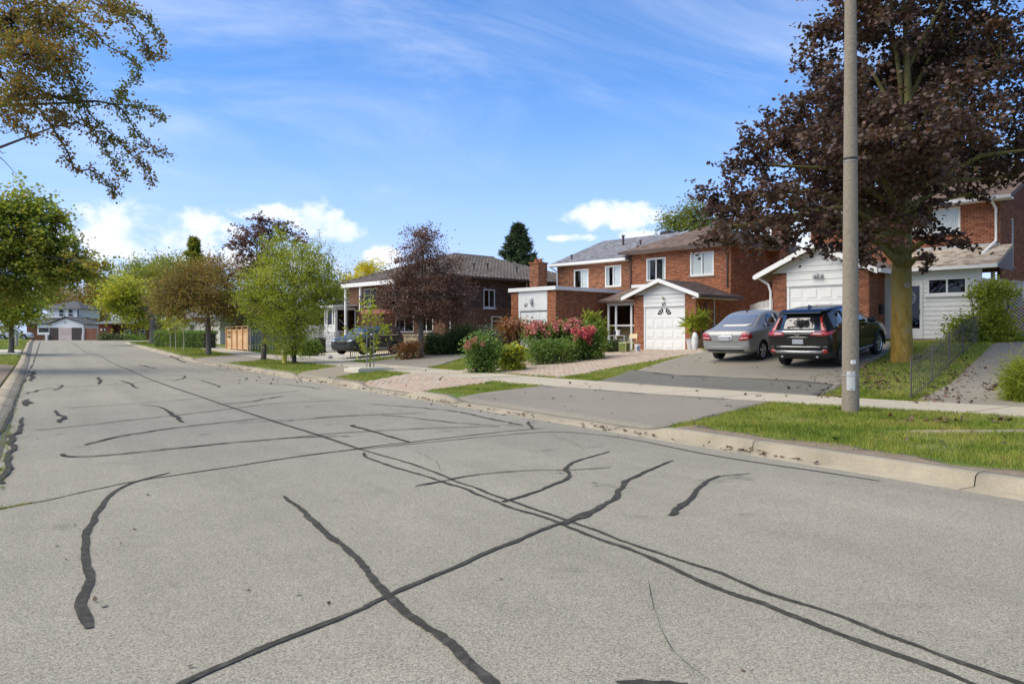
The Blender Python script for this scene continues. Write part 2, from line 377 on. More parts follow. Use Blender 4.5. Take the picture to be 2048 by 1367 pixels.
def arange(a, b, d): return list(np.arange(a, b, d))
def make_ground():
    ps = [-700, -400, -250, -160, -100, -70, -50, -38, -30, -24, -19, -15, -12, -10, -8, -6.5, -5, -4, -3, -2.2, -1.6, -1.2, -.96, -.93, -.45, 2, 4, 6, 8.2, 8.42, 8.44] \
        + arange(8.7, 16.5, .3) + arange(16.6, 33, .5) + [33.5, 35, 37, 40, 44, 49, 55, 62, 70, 80, 95, 115, 140, 180, 250, 400, 700]
    ss = [-700, -300, -120, -60, -30, -15, -8, -4, -2] + arange(0, 44, .4) + arange(44, 62, .8) + arange(62, 165, 2.5) + [168, 180, 200, 230, 270, 330, 420, 600, 1000]
    P, S = np.meshgrid(ps, ss, indexing='ij'); Zg = H(P, S)
    inroad = ((P > -.94) & (P < 8.43)) | ((S > 94) & (P > -.94) & (P < 22) & (S < 160))
    Zg = Zg - np.where(inroad, .12, 0)
    V = np.stack([P, S, Zg], -1).reshape(-1, 3); n, k = len(ps), len(ss)
    a = np.arange(n*k).reshape(n, k); q = np.stack([a[:-1, :-1], a[1:, :-1], a[1:, 1:], a[:-1, 1:]], -1).reshape(-1, 4)
    o = link('ground', np_mesh('ground', V, q, [4]*len(q), True), None, [m_ground]); o['kind'] = 'structure'
make_ground()
SHEETS = []          # plan polygons that grass must keep clear of
def sheet(name, poly, mat, off=.022, res=.4, z=None, keep=True, parent=None, kind='structure', skirt=.07):
    """a paved surface draped over the ground"""
    poly = [(float(a[0]), float(a[1])) for a in poly]
    if keep: SHEETS.append(np.array(poly))
    bm = bmesh.new(); f = bm.faces.new([bm.verts.new((x, y, 0)) for x, y in poly]); bmesh.ops.triangulate(bm, faces=[f])
    xs = [p[0] for p in poly]; ys = [p[1] for p in poly]
    for ax, lo, hi in ((0, min(xs), max(xs)), (1, min(ys), max(ys))):
        t = lo + res
        while t < hi:
            co = (t, 0, 0) if ax == 0 else (0, t, 0); no = (1, 0, 0) if ax == 0 else (0, 1, 0)
            bmesh.ops.bisect_plane(bm, geom=bm.verts[:]+bm.edges[:]+bm.faces[:], plane_co=co, plane_no=no); t += res
    zf = z or H
    vs = bm.verts[:]; zz = zf(np.array([v.co.x for v in vs]), np.array([v.co.y for v in vs])) + off
    for v, h in zip(vs, zz): v.co.z = h
    for f in bm.faces: f.smooth = True
    be = [e for e in bm.edges if e.is_boundary]
    r = bmesh.ops.extrude_edge_only(bm, edges=be)
    for g in r['geom']:
        if isinstance(g, bmesh.types.BMVert): g.co.z -= skirt
    bmesh.ops.recalc_face_normals(bm, faces=bm.faces[:])
    me = bpy.data.meshes.new(name); bm.to_mesh(me); bm.free()
    o = link(name, me, parent, [mat])
    if kind: o['kind'] = kind
    return o
def px(*uv): return [G(u, v)[:2] for u, v in uv]

# road: a strip to the bend, widening to the right at the far end
def make_road():
    ps = np.concatenate([np.linspace(-.42, 7.95, 12)]); ss = np.concatenate([np.arange(-14, 40, 1.5), np.arange(40, 96, 2.), [96, 100, 104, 110, 118, 128, 140, 152]])
    V = []; 
    for s in ss:
        w = 7.95 + 12*float(sstep(s, 96, 112)); V += [(-.42 + (p+.42)/8.37*(w+.42), s, float(zroad(s))) for p in ps]
    k = len(ps); a = np.arange(len(V)).reshape(-1, k); q = np.stack([a[:-1, :-1], a[:-1, 1:], a[1:, 1:], a[1:, :-1]], -1).reshape(-1, 4)
    o = link('road', np_mesh('road', V, q, [4]*len(q), True), None, [m_road]); o['kind'] = 'structure'; return o
road = make_road()
# curbs: concrete lengths with joints, lowered at each driveway
def strip_mesh(prof_fn, s0, s1, n):
    ss = np.linspace(s0, s1, n); V = []; k = None
    for s in ss:
        pr = prof_fn(s); k = len(pr); V += [(p, s, z) for p, z in pr]
    V = np.array(V); a = np.arange(len(V)).reshape(-1, k)
    q = np.stack([a[:-1, :-1], a[:-1, 1:], a[1:, 1:], a[1:, :-1]], -1).reshape(-1, 4)
    F = list(map(list, q)); sizes = [4]*len(F); loops = [i for f in F for i in f]
    loops += list(a[0]) + list(a[-1][::-1]); sizes += [k, k]
    return V, loops, sizes
curb_r = empty('curb', (8.34, 0, 0)); curb_r['kind'] = 'structure'
def prof_r(s):
    z = float(zroad(s)); h = float(hcurb(np.array(s))); n = .006*math.sin(s*3.1) + .004*math.sin(s*7.7)
    g = z + .006
    return [(7.93, z-.1), (7.93, g), (8.20, g+.004), (8.225+n*.3, z+h*.82), (8.25+n, z+h-.008), (8.28+n, z+h+.004), (8.43, z+h+.008), (8.45, z-.1)]
def add_curbs(fn, cur, s, s1, name):
    k = 0
    while s < s1:
        L = 2.9 if s < 60 else 6; V, lo, sz = strip_mesh(fn, s + .012, min(s + L, s1), 9)
        V = V - np.array([cur.location[0], 0, 0])
        link(name, np_mesh(name, V, lo, sz), cur, [m_curb]); s += L; k += 1
add_curbs(prof_r, curb_r, 1.4, 95, 'curb_stone')
curb_l = empty('curb', (-.5, 0, 0)); curb_l['kind'] = 'structure'
def prof_l(s):
    z = float(zroad(s)); h = .055 + .06*float(sstep(s, 55, 70)); n = .006*math.sin(s*2.7)
    return [(-.40, z-.1), (-.40, z+.005), (-.60+n, z+.012), (-.63+n, z+h*.8), (-.66+n, z+h), (-.90, z+h+.02), (-.92, z-.1)]
add_curbs(prof_l, curb_l, 3, 140, 'curb_stone')

# sidewalk on the right: one slab after another
def slab_walk():
    par = empty('sidewalk', (12.5, 0, 0)); par['kind'] = 'structure'
    def edge(s): return float(np.interp(s, S_PW, V_PW)), float(np.interp(s, S_PO, V_PO))
    s = -2.0; k = 0; line = []
    while s < 96:
        L = 1.55 if s < 60 else 3.1; g = .012; rnd = random.Random(k)
        a0, b0 = edge(s+g); a1, b1 = edge(s+L-g); dz = rnd.uniform(-.006, .006) + .028
        V = []; F = []; n = 4
        for i in range(n+1):
            t = i/n
            for j, (a, b) in enumerate(((a0, b0), (a1, b1))):
                p = a + (b-a)*t; y = s + g if j == 0 else s + L - g
                V.append((p-12.5, y, Hs(p, y)+dz))
        m = len(V); V += [(x, y, z-.08) for x, y, z in V]
        for i in range(n):
            A = 2*i; F.append((A, A+2, A+3, A+1))
            F.append((A, m+A, m+A+2, A+2)); F.append((A+1, A+3, m+A+3, m+A+1))
        F.append((0, 1, m+1, m)); F.append((2*n, m+2*n, m+2*n+1, 2*n+1))
        me = bpy.data.meshes.new('slab'); me.from_pydata(V, [], F); link('slab', me, par, [m_conc]); k += 1; s += L
    ss = np.arange(-2, 97, .8)
    SHEETS.append(np.array([(edge(s)[0], s) for s in ss] + [(edge(s)[1], s) for s in ss[::-1]]))
slab_walk()
def pw(s): return float(np.interp(s, S_PW, V_PW))
def po(s): return float(np.interp(s, S_PO, V_PO))
CP = 8.44
# --- aprons between curb and sidewalk
def g2(u, v): return tuple(G(u, v)[:2])
a69_t0 = g2(1075, 773); a69_t1 = g2(1535, 806)
apron_69 = sheet('driveway', [(CP, 9.4), (CP, 16.2)] + [(pw(a69_t0[1])+.03, a69_t0[1])] + [(pw(s)+.03, s) for s in np.linspace(a69_t0[1]-1, a69_t1[1]+.5, 6)] + [(pw(a69_t1[1])+.03, a69_t1[1])], m_drive)
a65 = [(CP, 18.7), (CP, 22.3), (pw(26.0)+.03, 25.6), (pw(20.)+.03, 19.8)]
sheet('driveway', a65, m_soil, off=.004)
a67 = [(CP, 26.2), (CP, 29.4), (pw(33)+.03, 33.4), (pw(29)+.03, 29.2)]
sheet('driveway', a67, m_drive3)
a63 = [(CP, 43), (CP, 52), (pw(50)+.03, 54), (pw(50)+.03, 45.5)]
sheet('driveway', a63, m_drive)
# --- driveways behind the sidewalk
d69 = [g2(1200, 762.5), g2(1300, 733), g2(1418, 701)] + [tuple(W(1535, 31.4)), tuple(W(1745, 28.3)), tuple(W(1790, 28.2))] + [g2(1776, 706), g2(1718, 738), g2(1688, 765), g2(1648, 794)]
o69a = (po(d69[-1][1]), d69[-1][1]-.2); o69b = (po(d69[0][1]), d69[0][1])
d69p = [o69b] + d69[1:-1] + [(po(d69[-1][1])-.02, d69[-1][1])] + [(po(s), s) for s in np.linspace(d69[-1][1]+.8, d69[0][1]-.8, 6)]
sheet('driveway', d69p, m_drive)
# a newer strip of asphalt along the sidewalk
band = [(po(s)+.01, s) for s in np.linspace(d69[-1][1]+.15, d69[0][1]-.1, 7)] + [g2(1262, 741), g2(1350, 751), g2(1480, 757), g2(1600, 763), g2(1668, 770)]
sheet('driveway', band, m_drive2, off=.030, keep=False)
d65 = [g2(916, 741), g2(1040, 724), g2(1132, 707), g2(1196, 696), tuple(W(1262, 40.3)), tuple(W(1394, 37.5)), g2(1408, 704.5), g2(1300, 723), g2(1210, 738), g2(1122, 755)]
sheet('driveway', d65, m_soil, off=.004)
d67 = [g2(728, 726), g2(850, 737.5), g2(937, 713), g2(1010, 702), tuple(W(1105, 41.2)), tuple(W(1028, 43.6)), g2(937, 696.5), g2(860, 704)]
sheet('driveway', d67, m_drive)
d63 = [(po(40)+.02, 38.6), (po(40)+.02, 51), (24, 54), (24, 43.5), (17.5, 41)]
sheet('driveway', d63, m_conc_l)
# right neighbour's drive beside the iron fence
dr = [g2(1832, 800), g2(1905, 765), g2(1966, 708), tuple(W(2010, 27)), tuple(W(2250, 25)), tuple(W(2450, 12.2)), (po(5.), 4.6)] + [(po(s), s) for s in (6, 7.5, 8.6)]
sheet('driveway', dr, m_drive)
# left side: short pale drive by the young tree
ml = [g2(-40, 692), g2(40, 692), g2(62, 692.), g2(66, 688), g2(40, 688), g2(-40, 688.5)]
sheet('driveway', [(-.95, 62), (-.95, 70), (-14, 73), (-14, 63)], m_conc_l)
sheet('dirt_patch', [(-.95, 8), (-.95, 46), (-2.5, 50), (-8, 46), (-9, 22), (-4, 8)], m_soil, off=.012)
# worn soil edge along the lawn behind the curb
sheet('dirt_edge', [(CP, 2)] + [(CP, s) for s in (5, 8.9)] + [(CP + .28 + .14*math.sin(s*2.3) + .1*math.sin(s*5.1), s) for s in np.arange(8.9, 2, -.3)], m_soil, off=.010, keep=False)
sheet('dirt_edge', [(CP, 22.4), (CP, 26)] + [(CP + .18 + .1*math.sin(s*2.3), s) for s in np.arange(26, 22.4, -.4)], m_soil, off=.010, keep=False)

# pavers: individual bricks over the drive and apron of the house with the white garage
def inside(poly, x, y):
    r = np.zeros(np.shape(x), bool); n = len(poly); poly = np.asarray(poly, float)
    for i in range(n):
        x0, y0 = poly[i]; x1, y1 = poly[(i+1) % n]
        c = ((y0 > y) != (y1 > y)) & (x < (x1-x0)*(y-y0)/((y1-y0) if y1 != y0 else 1e-9) + x0); r ^= c
    return r
def pavers(polys):
    par = empty('paver_driveway', (20, 24, 0)); par['kind'] = 'structure'
    ang = R_(12); ax = np.array([math.cos(ang), math.sin(ang)]); ay = np.array([-ax[1], ax[0]])
    cs = []
    Lx, Ly = .122, .235
    for i in range(-80, 240):
        for j in range(-90, 90):
            q = np.array([14., 24.]) + ax*i*Lx + ay*(j + .5*(i % 2))*Ly; cs.append(q)
    cs = np.array(cs); ok = np.zeros(len(cs), bool)
    for p in polys: ok |= inside(p, cs[:, 0], cs[:, 1])
    cs = cs[ok]; Zd = cs@CF; order = np.argsort(Zd); cs = cs[order]
    z = H(cs[:, 0], cs[:, 1]) + .030 + RNG.normal(0, .0022, len(cs))
    hx, hy, c = Lx/2-.006, Ly/2-.006, .006
    base = np.array([(-hx, -hy, -.04), (hx, -hy, -.04), (hx, hy, -.04), (-hx, hy, -.04), (-hx, -hy, -c), (hx, -hy, -c), (hx, hy, -c), (-hx, hy, -c),
                     (-hx+c, -hy+c, 0), (hx-c, -hy+c, 0), (hx-c, hy-c, 0), (-hx+c, hy-c, 0)])
    faces = [(8, 9, 10, 11)] + [(a, (a+1) % 4, 4+(a+1) % 4, 4+a) for a in range(4)] + [(4+a, 4+(a+1) % 4, 8+(a+1) % 4, 8+a) for a in range(4)]
    me0 = bpy.data.meshes.new('paver'); me0.from_pydata([tuple(v) for v in base], [], faces); me0.materials.append(m_paver)
    e = .3; sx = (H(cs[:, 0]+ax[0]*e, cs[:, 1]+ax[1]*e) - H(cs[:, 0]-ax[0]*e, cs[:, 1]-ax[1]*e))/(2*e)
    sy = (H(cs[:, 0]+ay[0]*e, cs[:, 1]+ay[1]*e) - H(cs[:, 0]-ay[0]*e, cs[:, 1]-ay[1]*e))/(2*e)
    for i in range(300):
        o = bpy.data.objects.new('paver', me0); COL.objects.link(o); o.parent = par
        Mx = Matrix((( ax[0], ay[0], 0), (ax[1], ay[1], 0), (sx[i], sy[i], 1))).transposed()
        o.location = (cs[i, 0]-20, cs[i, 1]-24, z[i]); o.rotation_euler = (math.atan(sy[i]), -math.atan(sx[i]), ang)
    c2, z2, sx2, sy2 = cs[300:], z[300:], sx[300:], sy[300:]
    V = np.zeros((len(c2), 12, 3)); V[:, :, 0] = c2[:, None, 0]-20 + base[:, 0]*ax[0] + base[:, 1]*ay[0]; V[:, :, 1] = c2[:, None, 1]-24 + base[:, 0]*ax[1] + base[:, 1]*ay[1]
    V[:, :, 2] = z2[:, None] + base[:, 2] + base[:, 0]*sx2[:, None] + base[:, 1]*sy2[:, None]
    lo = (np.arange(len(c2))[:, None, None]*12 + np.array(faces)[None]).reshape(-1)
    o = link('paver', np_mesh('pavers_rest', V.reshape(-1, 3), lo, [4]*(9*len(c2))), par, [m_paver]); o['kind'] = 'stuff'
pavers([d65, a65])

# ------------------------------------------------------------------ sealed cracks in the road
def spline(pts, n=8):
    P = np.array(pts, float); out = []
    for i in range(len(P)-1):
        p0, p1, p2, p3 = P[max(i-1, 0)], P[i], P[i+1], P[min(i+2, len(P)-1)]
        for t in np.linspace(0, 1, n, endpoint=False):
            out.append(.5*((2*p1) + (-p0+p2)*t + (2*p0-5*p1+4*p2-p3)*t*t + (-p0+3*p1-3*p2+p3)*t**3))
    return np.array(out + [P[-1]])
TARN = [0]
def tar(pts, w, wob=.18, ends=.7):
    k = TARN[0]; TARN[0] += 1; rnd = np.random.default_rng(100+k)
    g = spline([G(u, v)[:2] for u, v in pts], 3)
    seg = np.r_[0, np.cumsum(np.linalg.norm(np.diff(g, axis=0), axis=1))]; L = seg[-1]; n = int(min(400, max(8, L/.035 if L < 9 else L/.09)))
    t = np.linspace(0, L, n); x = np.interp(t, seg, g[:, 0]); y = np.interp(t, seg, g[:, 1])
    d = np.gradient(np.stack([x, y], 1), axis=0); d /= np.linalg.norm(d, axis=1)[:, None]+1e-9; nn = np.stack([-d[:, 1], d[:, 0]], 1)
    def nz(a): 
        q = rnd.normal(0, 1, n+40); ker = np.hanning(a); ker /= np.sqrt((ker**2).sum()); return np.convolve(q, ker, 'same')[20:20+n]
    kk = .80 if max(v for u, v in pts) > 960 else (1.75 if np.isscalar(w) and w <= .03 else 1.2)
    ww = kk*np.interp(np.linspace(0, 1, n), np.linspace(0, 1, len(w)), w) if not np.isscalar(w) else np.full(n, w)*kk
    e = np.minimum(1, ends + (1-ends)*np.minimum(t, L-t)/.12)
    wob_ = wob
    l = ww/2*e*(1 + wob_*nz(9) + wob_*.5*nz(3)); r = ww/2*e*(1 + wob_*nz(9) + wob_*.5*nz(3)); off = ww*.3*nz(25)
    z = zroad(y) + .0035 + .0006*k
    A = np.stack([x + nn[:, 0]*(off+l), y + nn[:, 1]*(off+l), z], 1); Bp = np.stack([x + nn[:, 0]*(off-r), y + nn[:, 1]*(off-r), z], 1)
    V = np.stack([A, Bp], 1).reshape(-1, 3); a = np.arange(n-1)*2; q = np.stack([a, a+1, a+3, a+2], 1)
    link('crack_seal', np_mesh('crack_seal', V, q, [4]*len(q)), road, [m_tar])
# long seam down the middle and its doubled part near the camera
tar([(112, 676.5), (150, 690), (202, 713), (314, 763), (396, 792), (513, 831), (642, 872), (722, 899)], .05)
tar([(727, 905), (738, 917), (850, 952), (1000, 1005), (1125, 1049), (1380, 1148), (1650, 1255), (1900, 1350), (2010, 1400)], [.05, .05, .055, .055, .06, .06, .075, .06])
tar([(722, 899), (780, 915), (880, 948), (1000, 995), (1145, 1045), (1380, 1130), (1620, 1212), (1850, 1297), (2120, 1395)], [.045, .05, .045, .05, .045, .05, .05])
tar([(-20, 1022), (40, 1010), (105, 998), (240, 968), (400, 943), (560, 918), (720, 896), (900, 875), (1010, 863), (1090, 856)], [.02, .03, .04, .045, .05, .045, .05, .03])
tar([(600, 911), (720, 898), (900, 880), (1050, 866), (1130, 864), (1250, 876), (1400, 906), (1560, 931), (1760, 962)], [.02, .035, .035, .035, .035, .04, .045, .035])
tar([(338, 945), (280, 962), (240, 978), (205, 1005), (186, 1045), (168, 1100), (166, 1130), (181, 1165), (176, 1210), (178, 1257)], [.04, .045, .05, .06, .066, .072, .066, .07, .074, .08], .11)
tar([(568, 992), (620, 1035), (690, 1095), (780, 1185), (860, 1265), (930, 1325), (1000, 1385)], [.05, .06, .075, .065, .07, .075, .08], .2)
tar([(330, 1385), (420, 1340), (560, 1280), (680, 1232), (780, 1188), (920, 1130), (1050, 1075), (1130, 1044), (1180, 1024)], [.05, .055, .05, .055, .055, .06, .05, .08])
tar([(1120, 1047), (1180, 1022), (1235, 995), (1250, 965), (1290, 945), (1346, 921)], [.1, .09, .06, .08, .05, .03], .25)
tar([(1005, 1004), (1060, 988), (1120, 966), (1135, 945), (1128, 938), (1160, 920), (1218, 903)], [.06, .05, .055, .07, .06, .05, .03], .25)
tar([(832, 973), (890, 962), (960, 949), (1060, 941), (1140, 940), (1222, 935)], [.045, .045, .035, .03, .03, .025])
tar([(1336, 1031), (1370, 1005), (1400, 975), (1440, 954), (1500, 947)], [.08, .075, .06, .05, .025], .25)
tar([(708, 850), (722, 857), (770, 869), (815, 885)], [.06, .04, .04, .04], .25)
tar([(124, 908), (135, 913), (200, 912), (330, 899), (480, 884), (620, 874), (700, 872)], .03, .25)
tar([(168, 890), (260, 869), (400, 850), (530, 836)], .03, .25)
tar([(70, 861), (200, 847), (400, 825), (480, 815), (560, 806), (700, 800)], .022, .3)
tar([(545, 845), (640, 836), (750, 829), (850, 826)], .022, .3)
tar([(570, 877), (660, 868), (770, 861), (870, 856), (1000, 853)], .022, .3)
tar([(470, 847), (600, 838), (760, 830), (900, 845), (1000, 852)], .02, .3)
tar([(740, 808), (890, 820), (960, 834), (1045, 851)], .025, .3)
tar([(120, 817), (260, 808), (400, 797), (520, 790), (600, 781)], .02, .3)
tar([(430, 810), (500, 803), (566, 792)], .03, .3)
tar([(280, 810), (320, 814), (345, 829), (367, 845)], [.03, .03, .07, .03], .3)
tar([(111, 822), (118, 830), (130, 834), (128, 839), (118, 845)], [.04, .05, .07, .05], .3)
tar([(45, 836), (38, 858), (20, 876), (24, 895), (14, 925), (4, 968)], [.06, .07, .12, .085, .08, .08], .16)
tar([(58, 799), (48, 805), (53, 812)], [.06, .14, .05], .4)
tar([(68, 742), (63, 752), (64, 762)], [.1, .12, .05], .4)
tar([(55, 787), (100, 777), (230, 769), (340, 760), (430, 757)], .03, .3)
tar([(110, 770), (126, 771), (120, 776), (105, 781)], .04, .3)
tar([(195, 755), (200, 762), (196, 768)], .07, .3)
tar([(242, 762), (262, 768), (268, 775), (282, 776)], .05, .3)
tar([(300, 753), (360, 751), (370, 755), (345, 762)], .025, .3)
tar([(400, 760), (430, 770), (435, 775), (380, 778)], .022, .3)
tar([(440, 752), (490, 755), (488, 760), (440, 762)], .022, .3)
tar([(280, 730), (310, 737)], .06, .3)
tar([(60, 741), (200, 737), (300, 733)], .03, .3)
tar([(340, 711), (370, 725)], .08, .3); tar([(70, 728), (160, 725)], .04, .3)
tar([(520, 768), (580, 770), (640, 778)], .03, .3)
tar([(82, 683), (70, 715), (44, 770), (20, 828), (0, 862)], .035, .5)
tar([(1298, 1170), (1305, 1215), (1320, 1260), (1345, 1310), (1405, 1362)], .006, .6)
tar([(1055, 845), (1062, 853), (1066, 858)], .03, .4); tar([(1185, 970), (1196, 972)], .05, .3); tar([(1112, 945), (1122, 946)], .03, .3)
tar([(1235, 1380), (1330, 1374), (1430, 1384)], .07, .3)
# open hairline cracks
for pts in ([(460, 955), (478, 972), (490, 982)], [(560, 1000), (540, 996), (520, 990), (470, 985)], [(1130, 1045), (1150, 1060), (1190, 1058)], [(1190, 985), (1230, 990), (1262, 1002)], [(830, 905), (870, 925), (880, 945)],
            [(1405, 1362), (1430, 1380)], [(1500, 1060), (1560, 1075), (1600, 1070), (1650, 1090)], [(1700, 1010), (1760, 1030), (1830, 1035)], [(300, 1010), (360, 1030), (420, 1028)], [(1095, 870), (1150, 890), (1170, 905)]):
    tar(pts, .0035, .6, .3)
# ================================================================== building helpers (local frame: x right along the front, y away from the street, z up)
def openings_split(lo, hi, ops):
    iv = [(lo, hi)]
    for a, b in ops:
        nv = []
        for c, d in iv:
            if b <= c or a >= d: nv.append((c, d)); continue
            if a > c: nv.append((c, a))
            if b < d: nv.append((b, d))
        iv = nv
    return iv
def wall(parent, o, ux, nrm, L, Hh, ops, brick=None, mortar=None, name='wall', singles=0, bw=.215, bh=.075, reveal=.1, top=None, d_in=None):
    """a wall face with real openings, their reveals and (optionally) bricks laid in running bond.
    o: corner, ux: direction along the wall, nrm: outward, ops: (x0,z0,x1,z1)"""
    o = np.array(o, float); ux = np.array(ux, float); nrm = np.array(nrm, float); uz = np.array([0, 0, 1.])
    xs = sorted({0, L, *[a for q in ops for a in (q[0], q[2]) if 0 < a < L]}); zs = sorted({0, Hh, *[a for q in ops for a in (q[1], q[3]) if 0 < a < Hh]})
    mb = MB(); pt = lambda x, z, d=0: o + ux*x + uz*z - nrm*d
    for i in range(len(xs)-1):
        for j in range(len(zs)-1):
            cx, cz = (xs[i]+xs[i+1])/2, (zs[j]+zs[j+1])/2
            if any(q[0] < cx < q[2] and q[1] < cz < q[3] for q in ops): continue
            mb.quad(pt(xs[i], zs[j]), pt(xs[i+1], zs[j]), pt(xs[i+1], zs[j+1]), pt(xs[i], zs[j+1]))
    for (x0, z0, x1, z1) in ops:
        for a, b, c, d in ((x0, z0, x1, z0), (x1, z0, x1, z1), (x1, z1, x0, z1), (x0, z1, x0, z0)):
            mb.quad(pt(a, b), pt(c, d), pt(c, d, reveal), pt(a, b, reveal))
    # inner skin so that the wall has thickness
    for i in range(len(xs)-1):
        for j in range(len(zs)-1):
            cx, cz = (xs[i]+xs[i+1])/2, (zs[j]+zs[j+1])/2
            if any(q[0] < cx < q[2] and q[1] < cz < q[3] for q in ops): continue
            mb.quad(pt(xs[i], zs[j], reveal), pt(xs[i], zs[j+1], reveal), pt(xs[i+1], zs[j+1], reveal), pt(xs[i+1], zs[j], reveal))
    w = mb.build(name, mortar if mortar else brick, parent)
    if brick and mortar:
        bs = []; k = 0; z = .0
        while z + bh*.6 < Hh:
            zc = z + bh/2; hh = min(bh, Hh-z)
            cuts = [(q[0], q[2]) for q in ops if q[1] < zc < q[3]]
            for a, b in openings_split(0, L, cuts):
                x = a - ((a + (bw/2 if k % 2 else 0)) % bw)
                while x < b - .02:
                    x0, x1 = max(x, a), min(x+bw, b)
                    if x1 - x0 > .03: bs.append((x0+.005, x1-.005, z+.005, z+hh-.005))
                    x += bw
            z += bh; k += 1
        bs = np.array(bs); n = len(bs); pr = .006 + RNG.uniform(0, .005, n)
        def verts(b, pr):
            V = np.zeros((len(b), 8, 3)); c = .003
            for i, (xi, zi) in enumerate(((0, 2), (1, 2), (1, 3), (0, 3))):
                sx = c if xi == 0 else -c; sz = c if zi == 2 else -c
                V[:, i] = o + ux*b[:, xi, None] + uz*b[:, zi, None]
                V[:, 4+i] = o + ux*(b[:, xi, None]+sx) + uz*(b[:, zi, None]+sz) + nrm*pr[:, None]
            return V
        fl = np.array([(4, 5, 6, 7), (0, 1, 5, 4), (1, 2, 6, 5), (2, 3, 7, 6), (3, 0, 4, 7)])
        full = np.where(np.abs((bs[:, 1]-bs[:, 0]) - (bw-.01)) < 1e-4)[0] if singles else []
        sel = set(full[:singles] if singles < len(full) else full)
        if singles:
            mid = np.array([(bs[i, 0]+bs[i, 1])/2 for i in full]); zz = np.array([bs[i, 2] for i in full])
            sel = set(np.array(full)[np.argsort(-zz)[:singles]])
            me0 = None
            for i in sel:
                b = bs[i:i+1]
                if me0 is None:
                    c0 = o + ux*b[0, 0] + uz*b[0, 2]; V = verts(b, np.array([.009]))[0] - c0
                    me0 = np_mesh('brick', V, fl.ravel(), [4]*5); me0.materials.append(brick)
                q = bpy.data.objects.new('brick', me0); COL.objects.link(q); q.parent = w; q.location = tuple(o + ux*b[0, 0] + uz*b[0, 2] + nrm*RNG.uniform(-.002, .003))
        rest = np.array([i for i in range(n) if i not in sel])
        if len(rest):
            V = verts(bs[rest], pr[rest]); lo = (np.arange(len(rest))[:, None, None]*8 + fl[None]).ravel()
            q = link('brick', np_mesh('brick_rest', V.reshape(-1, 3), lo, [4]*(5*len(rest))), w, [brick]); q['kind'] = 'stuff'
    return w
def window(parent, x0, x1, z0, z1, y=0, axis='x', panes=2, frame=m_white, curtain=True, glass=None, fw=.06, sill=True, horiz=False, side=1, sill_mat=None, deep=.06, xoff=0):
    """window in the wall plane y (front) or, with axis='y', in a side wall x = y looking along +x"""
    T = (lambda a, b, c: (a, b, c)) if axis == 'x' else (lambda a, b, c: (y - (b - y)*side, a, c))
    def bx(mb, a0, a1, d0, d1, c0, c1):
        if axis == 'x': mb.box(a0, a1, d0, d1, c0, c1)
        else: mb.box(y - (d0-y)*1.0*side, y - (d1-y)*side, a0, a1, c0, c1)
        return mb
    mb = MB(); d0, d1 = y + .012, y + .075
    bx(mb, x0, x0+fw, d0, d1, z0, z1); bx(mb, x1-fw, x1, d0, d1, z0, z1)
    bx(mb, x0+fw, x1-fw, d0, d1, z0, z0+fw); bx(mb, x0+fw, x1-fw, d0, d1, z1-fw, z1)
    n = panes
    for k in range(1, n):
        if horiz: zc = z0 + (z1-z0)*k/n; bx(mb, x0+fw, x1-fw, d0+.01, d1-.01, zc-.025, zc+.025)
        else: xc = x0 + (x1-x0)*k/n; bx(mb, xc-.03, xc+.03, d0+.01, d1-.01, z0+fw, z1-fw)
    w = mb.build('window', frame, parent)
    for k in range(n):
        if horiz: a0, a1, c0, c1 = x0+fw, x1-fw, z0 + (z1-z0)*k/n + .026, z0 + (z1-z0)*(k+1)/n - .026
        else: a0, a1, c0, c1 = x0 + (x1-x0)*k/n + .031, x0 + (x1-x0)*(k+1)/n - .031, z0+fw, z1-fw
        a0, a1, c0, c1 = max(a0, x0+fw), min(a1, x1-fw), max(c0, z0+fw), min(c1, z1-fw)
        bx(MB(), a0, a1, y+.04, y+.048, c0, c1).build('pane', glass or m_glass, w)
    bm = MB(); bx(bm, x0-.1, x1+.1, y+.55, y+.58, z0-.1, z1+.1); bm.build('dark_backing', m_room, w)  # dark panel behind the glass stands in for the unlit room
    if curtain:
        nfold = max(6, int((x1-x0)/.07)); V = []; F = []
        W_ = x1-x0; spans = {'R': ((x0+W_*.5, x1-fw*.5),), 'S': ((x0+fw*.5, x0+W_*.16), (x0+W_*.8, x1-fw*.5)), 'T': ((x0+fw*.5, x0+W_*.22), (x0+W_*.5, x1-fw*.5))}.get(curtain, ((x0+fw*.5, x0+W_*.46), (x0+W_*.54, x1-fw*.5)))
        for (c0, c1) in spans:
            V = []; F = []; b = 0
            for i in range(nfold+1):
                a = c0 + (c1-c0)*i/nfold; dd = y + .075 + .022*(i % 2)
                for zz in (z0+.03, z1-.03): V.append((a, dd, zz) if axis == 'x' else (y - (dd-y)*side, a, zz))
            F += [(b+2*i, b+2*i+2, b+2*i+3, b+2*i+1) for i in range(nfold)]
            me = bpy.data.meshes.new('curtain'); me.from_pydata(V, [], F); link('curtain', me, w, [m_curtain])
    if sill:
        bx(MB(), x0-.07, x1+.07, y-.06, y+.1, z0-.075, z0-.003).build('sill', sill_mat or m_mortar_d, w)
    return w
